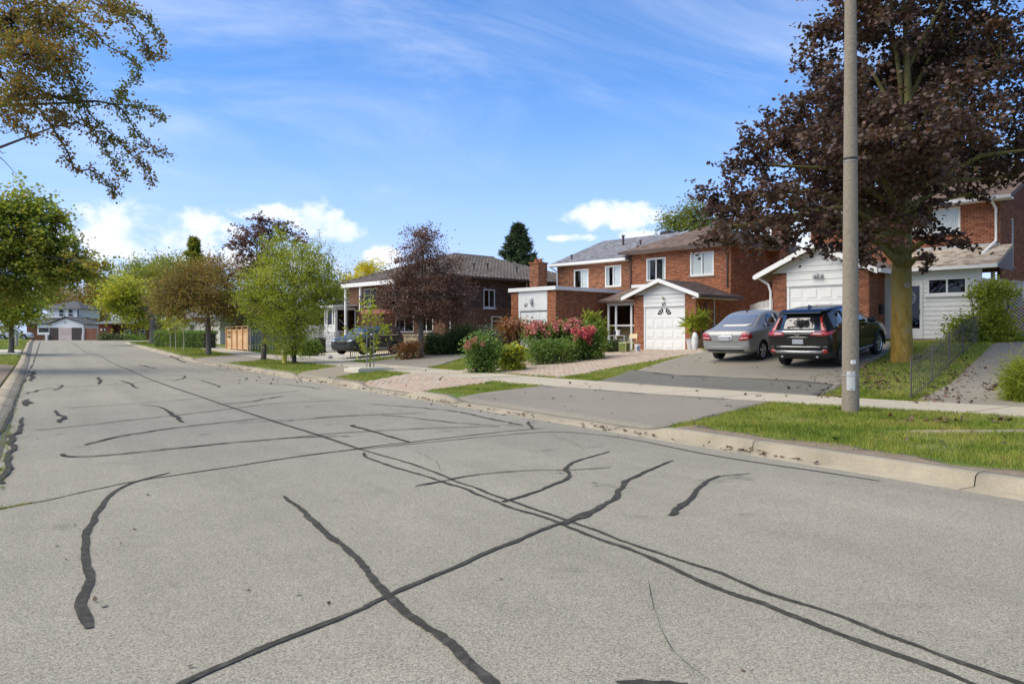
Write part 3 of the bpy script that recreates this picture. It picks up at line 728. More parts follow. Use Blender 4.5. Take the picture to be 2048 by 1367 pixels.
def roof_face(parent, eL, eR, rR, rL, mat, course=.14, width=.3, name='roof', singles=False, th=.012, under=True):
    """sloping roof face covered with shingles lying over one another; corners: eave left/right, ridge right/left"""
    eL, eR, rR, rL = [np.array(q, float) for q in (eL, eR, rR, rL)]
    n = np.cross(eR-eL, (rL+rR)/2-eL); n /= np.linalg.norm(n)
    if n[2] < 0: n = -n
    mb = MB(); d = -n*.09
    if np.linalg.norm(rR-rL) < 1e-4: mb.prism([eL, eR, rR], d)
    else: mb.prism([eL, eR, rR, rL], d)
    r = mb.build(name, mat, parent)
    sl = max(np.linalg.norm(rL-eL), np.linalg.norm(rR-eR)); proj = np.linalg.norm((rL+rR)/2-(eL+eR)/2)
    nc = max(2, int(proj/course)); V = []; rnd = random.Random(len(bpy.data.objects)); objs = []
    for i in range(nc):
        t0, t1 = i/nc, min(1., (i+1.12)/nc)
        a0, b0 = eL+(rL-eL)*t0, eR+(rR-eR)*t0; a1, b1 = eL+(rL-eL)*t1, eR+(rR-eR)*t1
        L0 = np.linalg.norm(b0-a0)
        if L0 < .05: continue
        u = (b0-a0)/L0; x = -rnd.uniform(0, width)
        sA = (a1-a0)@u; sB = (b1-b0)@u; up = (a1-a0) - u*sA
        while x < L0:
            w = width*rnd.uniform(.8, 1.2); x0, x1 = max(x, 0), min(x+w-.006, L0); x += w
            if x1-x0 < .03: continue
            y0, y1 = max(x0, sA), min(x1, L0+sB)
            if y1 - y0 < .005: y0 = y1 = (max(min(x0, L0+sB), sA)+max(min(x1, L0+sB), sA))/2; y1 = y0+.004
            h = th*rnd.uniform(.8, 1.6)
            V.append([a0+u*x0+n*h, a0+u*x1+n*h, a0+u*y1+up+n*.003, a0+u*y0+up+n*.003, a0+u*x0+n*.0005, a0+u*x1+n*.0005])
    V = np.array(V); k = len(V)
    fl = [0, 1, 2, 3, 4, 5, 1, 0]
    if singles:
        for q in V[:300]:
            c = q[0]; me = np_mesh('shingle', q-c, fl, [4, 4]); o = link('shingle', me, r, [mat]); o.location = tuple(c)
        V = V[300:]; k = len(V)
    if k:
        lo = (np.arange(k)[:, None]*6 + np.array(fl)[None]).ravel()
        o = link('shingle', np_mesh('shingles_rest', V.reshape(-1, 3), lo, [4]*(2*k)), r, [mat]); o['kind'] = 'stuff'
    return r
def siding(parent, x0, x1, z0, z1, y, mat=m_vinyl, pitch=.2, ops=(), name='siding_board', shape=None, axis='x', side=1):
    """lapped siding: every board its own part, its lower edge standing proud"""
    z = z0; k = 0
    while z < z1 - .01:
        zt = min(z+pitch, z1)
        for a, b in openings_split(x0, x1, [(q[0], q[2]) for q in ops if q[1] < zt-.02 and q[3] > z+.02]):
            if shape:
                l0, r0 = shape(z); l1, r1 = shape(zt)
            else: l0, r0, l1, r1 = a, b, a, b
            if r0 - l0 < .04: continue
            P = [(l0, y-.028, z), (r0, y-.028, z), (r0, y, z), (l0, y, z), (l1, y-.006, zt), (r1, y-.006, zt), (r1, y, zt), (l1, y, zt)]
            if axis == 'y': P = [(y+(y-p[1])*side, p[0], p[2]) for p in P]
            MB().add(P, [(0, 1, 5, 4), (0, 3, 2, 1), (4, 5, 6, 7), (0, 4, 7, 3), (1, 2, 6, 5), (2, 3, 7, 6)]).build(name, mat, parent)
        z = zt; k += 1
def garage_door(parent, x0, x1, z0, z1, y, rows=4, cols=4, mat=m_white, fan=False):
    d = B('garage_door', x0, x1, y+.05, y+.09, z0, z1, mat, parent)
    h = (z1-z0)/rows; w = (x1-x0)/cols
    for r in range(rows):
        B('door_section', x0+.005, x1-.005, y+.028, y+.05, z0+r*h+.006, z0+(r+1)*h-.006, mat, d)
        for c in range(cols):
            if fan and r == rows-1: continue
            a0, a1 = x0+c*w+.09, x0+(c+1)*w-.09; b0, b1 = z0+r*h+.1, z0+(r+1)*h-.1
            MB().box(a0, a1, y+.012, y+.028, b0, b1).build('door_panel', mat, d, bevel=.01)
    if fan:
        c0, zb = (x0+x1)/2, z0+(rows-1)*h+.14
        for sgn in (-1, 1):
            for k in range(3):
                t0, t1 = R_(8+k*28), R_(29+k*28); ri, ro = .13, .36
                P = [(c0+sgn*(.06+r_*math.cos(t)), y+.020, zb+r_*math.sin(t)*.95) for r_, t in ((ri, t0), (ro, t0), (ro, (t0+t1)/2), (ro, t1), (ri, t1))]
                MB().prism(P, (0, .006, 0)).build('fan_pane', m_room, d)
    return d
def gutter_pipe(parent, pts, r=.04, mat=m_white, name='downspout'):
    return MB().tube(pts, r, 8).build(name, mat, parent)
ax3 = lambda *a: np.array(a, float)
EX, EY, EZ = ax3(1, 0, 0), ax3(0, 1, 0), ax3(0, 0, 1)
FOOT = []     # house footprints (plan), grass keeps clear
def foot(e, x0, x1, y0, y1):
    c, s = math.cos(e.rotation_euler.z), math.sin(e.rotation_euler.z); L = e.location
    FOOT.append(np.array([(L[0]+c*x-s*y, L[1]+s*x+c*y) for x, y in ((x0, y0), (x1, y0), (x1, y1), (x0, y1))]))

# ------------------------------------------------------------------ semi-detached pair: numbers 65 (right) and 67 (left)
RZ65 = R_(-78); o65 = W(1392, 37.3); Z65 = .87
h65 = empty('brick_house', (o65[0], o65[1], Z65), RZ65, 'orange brick two-storey house with white garage door numbered 65 and brown roof', 'house')
D = 3.13
foot(h65, -6.4, 0, D, 13); foot(h65, -3.72, 0, 0, D); foot(h65, -6.4, -3.7, 1.2, D)
# main block
wins = [(-3.9, 3.62, -2.55, 4.95), (-1.85, 3.62, -.45, 4.95)]
wins = [(-5.28, 3.72, -3.98, 5.0), (-2.42, 3.85, -.98, 5.1)]
wall(h65, (-6.4, D, -.3), EX, -EY, 6.4, 5.72, [(a+6.4, b+.3, c+6.4, d+.3) for a, b, c, d in wins], m_brick65, m_mortar)
wall(h65, (0, D, -.3), EY, EX, 10, 5.72, [], m_brick65, m_mortar)
wall(h65, (-6.4, D+10, -.3), EX, EY, 6.4, 5.72, [], m_brick65, m_mortar, bw=.9, bh=.4)
for i, (a, b, c, d) in enumerate(wins): window(h65, a, c, b, d, D, panes=2, fw=.085, curtain='S' if i == 0 else True)
# roof: hip at the street end, ridge running back
ov = .45; zE = 5.42; zR = 6.9; xm = -3.2
yF, yB = D-ov, D+10+ov; xL, xR = -6.4-ov, ov
rf = (xm, yF+3.4, zR); rb = (xm, yB, zR)
roof_face(h65, (xL, yF, zE), (xR, yF, zE), rf, rf, m_sh_brown)
roof_face(h65, (xR, yF, zE), (xR, yB, zE), rb, rf, m_sh_brown)
roof_face(h65, (xL, yB, zE), (xL, yF, zE), rf, rb, m_sh_brown)
B('soffit', xL+.05, xR-.02, yF+.03, D+.0, zE-.12, zE-.06, m_white, h65)
B('soffit', 0.0, xR-.03, D+.002, yB, zE-.12, zE-.06, m_white, h65)
MB().box(xL, xR, yF-.09, yF, zE-.12, zE+.03).build('gutter', m_trim_b, h65); MB().box(xR, xR+.09, yF-.09, yB, zE-.12, zE+.03).build('gutter', m_trim_b, h65)
gutter_pipe(h65, [(-.12, yF-.02, zE-.1), (-.16, yF+.1, zE-.25), (-.16, D-.07, zE-.55), (-.16, D-.07, 3.2)], .045, m_trim_b)
gutter_pipe(h65, [(-6.33, D-.06, zE-.1), (-6.33, D-.06, 3.1)], .04, m_trim_b)
# chimney on the right flank
wall(h65, (.0, D+4.2, -.3), EX, -EY, .55, 7.4, [], m_brick65, m_mortar, name='chimney'); wall(h65, (.55, D+4.2, -.3), EY, EX, .9, 7.4, [], m_brick65, m_mortar, name='chimney')
B('chimney_cap', -.06, .62, D+4.13, D+5.17, 7.1, 7.2, m_conc, h65)
# garage
gw = 3.72; gz = 2.72
wall(h65, (-gw, 0, -.3), EX, -EY, .62, gz+.3, [], m_brick65, m_mortar); wall(h65, (-.62, 0, -.3), EX, -EY, .62, gz+.3, [], m_brick65, m_mortar)
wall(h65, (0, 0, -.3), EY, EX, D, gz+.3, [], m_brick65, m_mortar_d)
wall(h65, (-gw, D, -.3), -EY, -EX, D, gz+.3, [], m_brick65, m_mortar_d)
siding(h65, -gw+.62, -.62, 2.16, gz+.05, 0.0, m_vinyl, .2)
garage_door(h65, -gw+.70, -.70, .0, 2.12, .02, 4, 4, m_white, fan=True)
MB().box(-gw+.621, -gw+.70, .01, .12, -.1, 2.158).box(-.70, -.621, .01, .12, -.1, 2.158).box(-gw+.70, -.70, .01, .12, 2.12, 2.158).build('door_frame', m_white, h65)
gp = 3.52; gl, gr = -gw-.5, .42
gsh = lambda z: (max(gl+.2, xg-(gp-.1-z)/(gp-2.7)*(xg-gl)), min(gr-.2, xg+(gp-.1-z)/(gp-2.7)*(gr-xg)))
xg = (gl+gr)/2
siding(h65, -gw, 0, gz+.05, gp-.12, -.02, m_vinyl, .2, shape=lambda z: (max(-gw, xg-(gp-.1-z)/(gp-2.68)*(xg-gl)), min(0, xg+(gp-.1-z)/(gp-2.68)*(gr-xg))))
gF = -.38
roof_face(h65, (gr, gF, 2.68), (gr, D+.5, 2.68), (xg, D, gp), (xg, gF, gp), m_sh_brown)
roof_face(h65, (gl, D, 2.68), (gl, gF, 2.68), (xg, gF, gp), (xg, D, gp), m_sh_brown)
for a, b in (((gl, 2.64), (xg, gp-.04)), ((xg, gp-.04), (gr, 2.64))):
    MB().prism([(a[0], gF-.06, a[1]-.13), (b[0], gF-.06, b[1]-.13), (b[0], gF-.06, b[1]+.06), (a[0], gF-.06, a[1]+.06)], (0, .055, 0)).build('bargeboard', m_white, h65)
MB().box(gr-.01, gr+.09, gF, D+.5, 2.56, 2.68).build('gutter', m_trim_b, h65)
B('soffit', .011, gr-.02, gF+.02, D, 2.5, 2.54, m_white, h65)
gutter_pipe(h65, [(.3, 1.0, 2.55), (.06, .75, 2.3), (.06, .72, .1)], .045, m_trim_b)
gutter_pipe(h65, [(.04, 1.55, 2.5), (.04, 1.55, 1.0)], .025, m_white)
MB().box(.012, .16, 1.4, 1.75, .75, 1.25).lathe([(.11, 0), (.11, .09), (.09, .11)], 16, axis='x', c=(.16, 1.57, 1.08)).build('electric_meter', m_steel, h65)
text_part('house_number', '65', .25, m_black, h65, (-gw/2+.02, -.036, 2.27), (R_(90), 0, 0))
MB().lathe([(.01, .08), (.045, .07), (.055, .0), (.03, -.04)], 10, c=(-gw/2+.03, -.14, 2.55)).bar((-gw/2-.02, -.03, 2.58), (-gw/2+.03, -.16, 2.62), .03, .03).box(-gw/2-.08, -gw/2+.01, -.06, -.03, 2.54, 2.64).build('wall_lamp', M('old_brass', (.32, .27, .19), (.45, .40, .32), 12, .5), h65)
# porch between garage and party wall: hipped roof and glazed front
yP = 1.15
roof_face(h65, (-6.85, yP-.35, 2.62), (-gw, yP-.35, 2.62), (-gw, D, 3.42), (-6.2, D, 3.42), m_sh_brown)
roof_face(h65, (-6.85, D, 2.62), (-6.85, yP-.35, 2.62), (-6.2, D, 3.42), (-6.2, D, 3.42), m_sh_brown)
B('gutter', -6.9, -gw, yP-.43, yP-.35, 2.5, 2.62, m_trim_b, h65); B('porch_beam', -6.45, -gw-.002, yP-.02, yP+.12, 2.34, 2.5, m_white, h65)
B('flashing', -6.3, -4.3, D-.05, D-.014, 3.40, 3.58, m_white, h65)
for x in (-6.43, -5.9, -4.85): B('porch_post', x, x+.12, yP, yP+.11, -.1, 2.34, m_white, h65)
for (a, b) in ((-6.31, -5.9), (-5.78, -4.85), (-4.73, -gw)):
    fr = MB().box(a, b, yP+.03, yP+.08, 1.22, 1.3).build('porch_window', m_white, h65); B('rail', a, b, yP+.03, yP+.08, .3, .36, m_white, fr)
    B('pane', a, b, yP+.05, yP+.058, 1.3, 2.34, m_glass_d, fr); B('pane', a, b, yP+.05, yP+.058, .36, 1.22, glassM('milky_glass', (.75, .72, .62), .2) if a < -6 else bpy.data.materials['milky_glass'], fr)
B('porch_backing', -6.4, -gw-.01, D-.4, D-.35, -.1, 2.5, m_room, h65)  # dark sheet behind the porch glass, shade put into its colour
B('porch_inner_wall', -6.3, -gw-.1, yP+.35, yP+.38, .3, 1.25, M('beige_blind', (.4, .37, .3), (.5, .47, .4), 3, .9), h65)
# number 67
h67 = empty('brick_house', (o65[0], o65[1], Z65), RZ65, 'red brown brick house with flat-roofed garage numbered 67 and grey roof', 'house')
# place the empty at its own front corner
def loc65(x, y):
    c, s = math.cos(RZ65), math.sin(RZ65); return (o65[0]+c*x-s*y, o65[1]+s*x+c*y)
q = loc65(-7, -2.4); h67.location = (q[0], q[1], Z65)
foot(h67, -5.1, .6, 5.5, 15); foot(h67, -3.4, 0, 0, 5.5)
dy = 5.55; xl, xr = -5.1, .59
wn = [(-3.72, 3.45, -2.55, 4.72), (-1.27, 3.55, -.07, 4.78)]
wall(h67, (xl, dy, -.3), EX, -EY, xr-xl, 5.4, [(a-xl, b+.3, c-xl, d+.3) for a, b, c, d in wn], m_brick67, m_mortar)
wall(h67, (xl, dy+10, -.3), -EY, -EX, 10, 5.4, [], m_brick67, m_mortar, bw=.9, bh=.4)
for i, (a, b, c, d) in enumerate(wn): window(h67, a, c, b, d, dy, panes=2, fw=.08, curtain='RT'[i])
zE7, zR7 = 5.1, 7.05; yF7 = dy-.4; yR7 = dy+4.9; xL7, xR7 = xl-.35, .95
roof_face(h67, (xL7, yF7, zE7), (xR7-.35, yF7, zE7), (xR7+.2, yR7, zR7), (xL7, yR7, zR7), m_sh_grey)
roof_face(h67, (xR7, yR7+5.3, zE7), (xL7, yR7+5.3, zE7), (xL7, yR7, zR7), (xR7, yR7, zR7), m_sh_grey)
MB().prism([(xR7+.2, yR7-3.0, zE7+.75), (xR7+.2, yR7, zR7-.12), (xR7+.2, yR7, zR7+.06), (xR7+.2, yR7-3.0, zE7+.93)], (.05, 0, 0)).build('bargeboard', m_white, h67)
MB().prism([(xR7+.1, yR7-5, zE7), (xR7+.1, yR7, zR7-.1), (xR7+.1, yR7+5, zE7)], (.04, 0, 0)).build('gable_wall', m_trim_b, h67)
MB().prism([(xL7+.06, yR7-5, zE7-.1), (xL7+.06, yR7, zR7-.1), (xL7+.06, yR7+5, zE7-.1)], (.3, 0, 0)).build('gable_wall', m_brick67, h67)
MB().box(xL7, xR7-.36, yF7-.1, yF7, zE7-.12, zE7+.02).build('gutter', m_white, h67); B('soffit', xL7+.02, .58, yF7+.002, dy, zE7-.12, zE7-.07, m_white, h67)
gutter_pipe(h67, [(xL7+.1, yF7-.04, zE7-.1), (xl+.06, dy-.06, zE7-.45), (xl+.06, dy-.06, 3.2)], .045, m_white)
for (x, t, hh, r) in ((-2.2, .62, .55, .07), (-4.3, .16, .22, .05), (-.6, .55, .2, .05), (.2, .3, .2, .05)):
    y = yF7 + (yR7-yF7)*t; z = zE7 + (zR7-zE7)*t
    MB().lathe([(r*1.5, -.1), (r, .05), (r, hh), (r*1.6, hh), (r*1.6, hh+.08), (.005, hh+.1)], 10, c=(x, y, z)).build('roof_vent', m_trim_b, h67)
MB().box(-.8, -.2, yR7-.1, yR7+.4, zR7-.02, zR7+.16).build('ridge_vent', m_black, h67)
# flat-roofed garage
gh = 3.12; fw_ = 3.4
wall(h67, (-fw_, 0, -.4), EX, -EY, .58, gh+.4, [], m_brick65, m_mortar); wall(h67, (-.62, 0, -.4), EX, -EY, .62, gh+.4, [], m_brick65, m_mortar)
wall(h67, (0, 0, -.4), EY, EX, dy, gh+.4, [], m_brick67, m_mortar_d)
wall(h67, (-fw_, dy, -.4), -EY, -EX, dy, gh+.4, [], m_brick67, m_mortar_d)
MB().box(-fw_-.1, .1, -.14, dy, gh, gh+.2).build('roof', m_white, h67)
B('garage_fascia', -fw_+.581, -.621, -.005, .06, 2.05, gh-.002, m_white, h67)
for k in range(1, 12):
    x = -fw_+.58 + k*.186; B('fascia_board', x-.088, x+.088, -.016, -.005, 2.1, gh-.01, m_white, h67)
garage_door(h67, -fw_+.70, -.63, -.05, 2.0, .02, 4, 4)
MB().box(-fw_+.581, -fw_+.70, .005, .1, -.1, 2.045).build('door_frame', m_white, h67)
text_part('house_number', '67', .26, m_black, h67, (-2.2, -.03, 2.36), (R_(90), 0, 0))
MB().lathe([(.02, .16), (.07, .12), (.08, -.1), (.03, -.16)], 8, c=(-1.72, -.12, 2.55)).box(-1.78, -1.66, -.05, -.016, 2.3, 2.75).build('wall_lamp', m_alu, h67)
# chimney between 67 and 63
hc = 5.4
wall(h67, (xl-.62, dy-1.8, -.3), EX, -EY, .72, hc, [], m_brick67, m_mortar, name='chimney'); wall(h67, (xl+.1, dy-1.8, -.3), EY, EX, .8, hc, [], m_brick67, m_mortar, name='chimney')
MB().box(xl-.67, xl+.15, dy-1.86, dy-.95, hc-.3, hc-.22).build('chimney_cap', m_brick67, h67)
for x in (-.45, -.1): MB().lathe([(.11, 0), (.11, .22), (.09, .22), (.09, 0)], 10, c=(xl+x, dy-1.4, hc-.22)).build('chimney_pot', m_brick65, h67)

# ------------------------------------------------------------------ number 69, behind the dark maple
RZ69 = R_(-76); o69 = W(1738, 28.56); Z69 = 1.34
h69 = empty('brick_house', (o69[0], o69[1], Z69), RZ69, 'dark red brick house with white vinyl porch behind the dark-leaved maple', 'house')
foot(h69, -3.75, 0, 0, 4); foot(h69, 0, 3.8, 1.5, 12); foot(h69, -3.75, 3.4, 3.6, 13)
ym = 3.6; xr9 = 3.4
up = [(.15, 4.2, 2.08, 5.2)]
wall(h69, (-3.75, ym, 2.6), EX, -EY, 7.15, 2.75, [(a+3.75, b-2.6, c+3.75, d-2.6) for a, b, c, d in up], m_brick69, m_mortar, singles=240, bw=.222, bh=.078)
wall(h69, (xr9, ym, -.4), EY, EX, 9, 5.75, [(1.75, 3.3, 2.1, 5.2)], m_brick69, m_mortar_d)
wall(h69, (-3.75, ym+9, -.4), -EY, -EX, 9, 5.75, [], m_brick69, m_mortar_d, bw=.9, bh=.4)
for a, b, c, d in up: window(h69, a, c, b, d, ym, panes=2, fw=.09, sill_mat=m_white)
window(h69, ym+1.75, ym+2.1, 2.9, 4.8, xr9, axis='y', panes=1, fw=.07, curtain=False)
# roof over the main block: ridge along the front, eaves to the street
ov = .5; zE9, zR9 = 5.36, 7.2
roof_face(h69, (-4.2, ym-ov, zE9), (xr9+.45, ym-ov, zE9), (xr9+.45, ym+4.5, zR9), (-4.2, ym+4.5, zR9), m_sh_brown)
roof_face(h69, (xr9+.45, ym+9.5, zE9), (-4.2, ym+9.5, zE9), (-4.2, ym+4.5, zR9), (xr9+.45, ym+4.5, zR9), m_sh_brown)
MB().prism([(xr9-.1, ym, zE9-.1), (xr9-.1, ym+4.5, zR9-.1), (xr9-.1, ym+9, zE9-.1)], (.1, 0, 0)).build('gable_wall', m_brick69, h69)
MB().prism([(-3.75, ym, zE9-.1), (-3.75, ym+4.5, zR9-.1), (-3.75, ym+9, zE9-.1)], (.1, 0, 0)).build('gable_wall', m_brick69, h69)
B('soffit', -4.2, xr9+.44, ym-ov+.01, ym-.001, zE9-.13, zE9-.07, m_white, h69); MB().prism([(xr9+.002, ym-.4, zE9-.12), (xr9+.43, ym-.4, zE9-.12), (xr9+.43, ym+4.5, zR9-.14), (xr9+.002, ym+4.5, zR9-.14)], (0, 0, .04)).build('soffit', m_trim_b, h69)
MB().box(-4.2, xr9+.45, ym-ov-.11, ym-ov, zE9-.13, zE9).build('gutter', m_alu, h69)
gutter_pipe(h69, [(xr9-.2, ym-ov, zE9-.1), (xr9-.12, ym-.07, zE9-.4), (xr9-.12, ym-.07, 3.75), (xr9-.55, ym-1.7, 2.78)], .05, m_white)
# garage
g9 = 3.75; gz9 = 2.66
wall(h69, (-g9, 0, -.4), EX, -EY, .6, gz9+.4, [], m_brick69, m_mortar, singles=70, bw=.2, bh=.075); wall(h69, (-.62, 0, -.4), EX, -EY, .62, gz9+.4, [], m_brick69, m_mortar, singles=60, bw=.206, bh=.075)
wall(h69, (0, 0, -.4), EY, EX, ym, gz9+.4, [], m_brick69, m_mortar_d); wall(h69, (-g9, ym, -.4), -EY, -EX, ym, gz9+.4, [], m_brick69, m_mortar_d)
garage_door(h69, -g9+.70, -.72, 0, 2.13, .02, 4, 4)
MB().box(-g9+.601, -g9+.70, .005, .1, -.1, 2.17).box(-.72, -.621, .005, .1, -.1, 2.17).box(-g9+.70, -.72, .005, .1, 2.13, 2.17).build('door_frame', m_white, h69)
siding(h69, -g9+.6, -.62, 2.172, gz9+.06, 0, m_vinyl, .24)
xg9 = -g9/2; gp9 = 3.78; gl9, gr9 = -g9-.55, .45
siding(h69, -g9, 0, gz9+.06, gp9-.1, -.02, m_vinyl, .22, shape=lambda z: (max(-g9, xg9-(gp9-.1-z)/(gp9-2.62)*(xg9-gl9)), min(0, xg9+(gp9-.1-z)/(gp9-2.62)*(gr9-xg9))))
roof_face(h69, (gr9, -.4, 2.66), (gr9, ym, 2.66), (xg9, ym, gp9), (xg9, -.4, gp9), m_sh_tan)
roof_face(h69, (gl9, ym, 2.66), (gl9, -.4, 2.66), (xg9, -.4, gp9), (xg9, ym, gp9), m_sh_tan)
for a, b in (((gl9, 2.62), (xg9, gp9-.04)), ((xg9, gp9-.04), (gr9, 2.62))):
    MB().prism([(a[0], -.47, a[1]-.15), (b[0], -.47, b[1]-.15), (b[0], -.47, b[1]+.06), (a[0], -.47, a[1]+.06)], (0, .055, 0)).build('bargeboard', m_white, h69)
gutter_pipe(h69, [(gl9+.05, -.3, 2.58), (gl9+.4, -.06, 2.3), (-g9-.05, -.05, 2.0), (-g9-.05, -.05, .1)], .05, m_white)
B('gutter', gl9-.1, gl9, -.4, ym, 2.52, 2.65, m_white, h69); B('gutter', gr9, gr9+.1, -.4, 1.2, 2.52, 2.65, m_white, h69)
mb = MB()
for k in (-1, 0, 1): mb.lathe([(.015, .05), (.05, .03), (.06, -.06), (.02, -.1)], 8, c=(xg9+k*.13, -.14, 2.52+.05*(k == 0)))
mb.box(xg9-.2, xg9+.2, -.05, -.028, 2.46, 2.6); mb.bar((xg9-.15, -.12, 2.58), (xg9+.15, -.12, 2.58), .02, .02); mb.build('wall_lamp', m_alu, h69)
MB().box(.013, .13, .95, 1.2, 1.05, 1.4).build('mailbox', m_black, h69, bevel=.02)
# vinyl porch
yp = 1.6; pR = 3.12
win9 = (1.5, 1.72, 2.82, 2.34); door9 = (.42, .12, 1.36, 2.2)
siding(h69, .001, pR, .12, 2.62, yp, m_vinyl, .17, ops=[win9, door9])
B('porch_wall', .0, pR, yp+.001, yp+.08, -.5, .118, m_conc, h69); 
wl = wall(h69, (0, yp+.004, .12), EX, -EY, pR, 2.5, [(win9[0], win9[1]-.12, win9[2], win9[3]-.12), (door9[0], door9[1]-.12, door9[2], door9[3]-.12)], m_white, None, name='porch_wall')
window(h69, *[win9[i] for i in (0, 2, 1, 3)], yp-.03, panes=2, fw=.07, curtain=False, glass=m_glass_d, sill_mat=m_white)
dr9 = MB().box(door9[0], door9[0]+.1, yp-.05, yp+.04, .12, 2.2).box(door9[2]-.1, door9[2], yp-.05, yp+.04, .12, 2.2).box(door9[0]+.1, door9[2]-.1, yp-.05, yp+.04, 2.08, 2.2).box(door9[0]+.1, door9[2]-.1, yp-.045, yp+.03, .12, .5).build('storm_door', m_white, h69)
B('pane', door9[0]+.1, door9[2]-.1, yp-.02, yp-.012, .5, 2.08, m_glass_d, dr9); B('dark_backing', door9[0]-.1, door9[2]+.1, yp+.5, yp+.53, .1, 2.3, m_room, dr9)  # dark panel behind the door glass in place of unlit space
mb = MB()
for k in range(9):
    t = R_(k*40); c = (door9[0]+.47, yp-.03, 1.65); mb.lathe([(.10, 0), (.115, 0), (.115, .006), (.10, .006), (.10, 0)], 14, axis='y', c=(c[0]+.12*math.cos(t), c[1], c[2]+.16*math.sin(t)))
mb.build('etched_pattern', M('etched_glass', (.4, .42, .42), (.5, .5, .5), 5, .7), dr9)
MB().box(door9[2]-.17, door9[2]-.1, yp-.09, yp-.045, 1.05, 1.2).build('door_handle', m_black, dr9)
B('corner_post', pR, pR+.14, yp-.03, yp+.12, -.2, 2.62, m_white, h69); B('corner_post', pR, pR+.12, ym-.13, ym-.003, -.2, 2.62, m_white, h69)
for k in range(9): B('baluster', pR+.04, pR+.075, yp+.25+k*.19, yp+.28+k*.19, .95, 1.75, m_greywood, h69)
B('rail', pR+.03, pR+.09, yp+.12, ym-.13, 1.75, 1.83, m_greywood, h69); B('rail', pR+.03, pR+.09, yp+.12, ym-.13, .87, .95, m_greywood, h69); B('rail', pR+.03, pR+.09, yp+.12, ym-.13, 2.2, 2.3, m_white, h69)
B('porch_side', pR+.0, pR+.05, yp+.12, ym-.13, -.3, .86, m_white, h69)
pe, ptop = yp-.35, 3.6
roof_face(h69, (.35, pe, 2.72), (3.82, pe, 2.72), (3.82, ym+.0, ptop), (.35, ym+.0, ptop), m_sh_tan, course=.12, width=.24, singles=True, th=.014)
B('gutter', gr9-.05, 3.84, pe-.11, pe, 2.6, 2.71, m_white, h69); B('soffit', .5, 3.75, pe+.01, yp-.03, 2.6, 2.64, m_white, h69)
MB().prism([(3.78, pe, 2.60), (3.78, ym, 2.60), (3.78, ym, ptop-.12), (3.78, pe, 2.63)], (.03, 0, 0)).build('roof_cheek', m_trim_b, h69)
B('flashing', gr9-.3, xr9, ym-.03, ym-.013, 3.58, 3.68, m_steel, h69)
B('porch_step', .3, 2.4, yp-.75, yp-.05, -.35, .02, m_conc, h69); B('porch_step', .1, 2.9, yp-1.5, yp-.75, -.4, -.12, m_conc, h69)
B('duct_box', xr9+.001, xr9+.3, ym+.6, ym+2.6, 1.6, 2.3, m_steel, h69)
# side yard gate and fence right of the porch
# ================================================================== vegetation
def unit(v): return v/np.maximum(np.linalg.norm(v, axis=-1, keepdims=True), 1e-9)
OVAL = np.array([(0, 0), (.24, .35), (.2, .7), (0, 1), (-.2, .7), (-.24, .35)])
SLIM = np.array([(0, 0), (.13, .4), (0, 1), (-.13, .4)])
MAPLE = np.array([(0, 0), (.3, .1), (.24, .28), (.52, .42), (.3, .56), (.3, .74), (0, 1), (-.3, .74), (-.3, .56), (-.52, .42), (-.24, .28), (-.3, .1)])
NEED = np.array([(-.10, 0), (.10, 0), (.03, 1), (-.03, 1)])
def leaf_verts(c, size, shape, rng, up=.35, droop=0., dirs=None, jitter=.35, curl=.12):
    """place one leaf (an outline of its own) at every centre c"""
    n = len(c); k = len(shape)
    nr = rng.normal(0, 1, (n, 3)); nr[:, 2] = np.abs(nr[:, 2]) + up*2; nr = unit(nr)
    a = rng.normal(0, 1, (n, 3)) if dirs is None else dirs + rng.normal(0, .45, (n, 3)); a[:, 2] -= droop
    a = unit(a - nr*(a*nr).sum(1, keepdims=True)); b = np.cross(nr, a)
    s = size*(1 + jitter*rng.uniform(-1, 1, n))
    V = c[:, None] + s[:, None, None]*(a[:, None]*shape[None, :, 1:2] + b[:, None]*shape[None, :, 0:1])
    V += nr[:, None]*(s[:, None]*curl*(np.abs(shape[None, :, 0])*1.2 - shape[None, :, 1]**2*.6))[:, :, None]
    return V.reshape(-1, 3), np.full(n, k)
def ell(rng, n, shell=.55):
    d = unit(rng.normal(0, 1, (n, 3))); r = rng.uniform(shell**3, 1, n)**(1/3.); return d*r[:, None]
def crown_obj(parent, V, sizes, mats, twigs=None, name='crown'):
    nl = len(sizes); lo = np.arange(len(V))
    if twigs is not None and len(twigs.v):
        b = len(V); V = np.concatenate([V, np.array(twigs.v)]); tl = [b+i for f in twigs.f for i in f]; ts = [len(f) for f in twigs.f]
        lo = np.concatenate([lo, tl]); mi = [0]*nl + [1]*len(ts); sizes = np.concatenate([sizes, ts])
    else: mi = None
    return link(name, np_mesh(name, V, lo, sizes, mat_idx=mi), parent, mats)
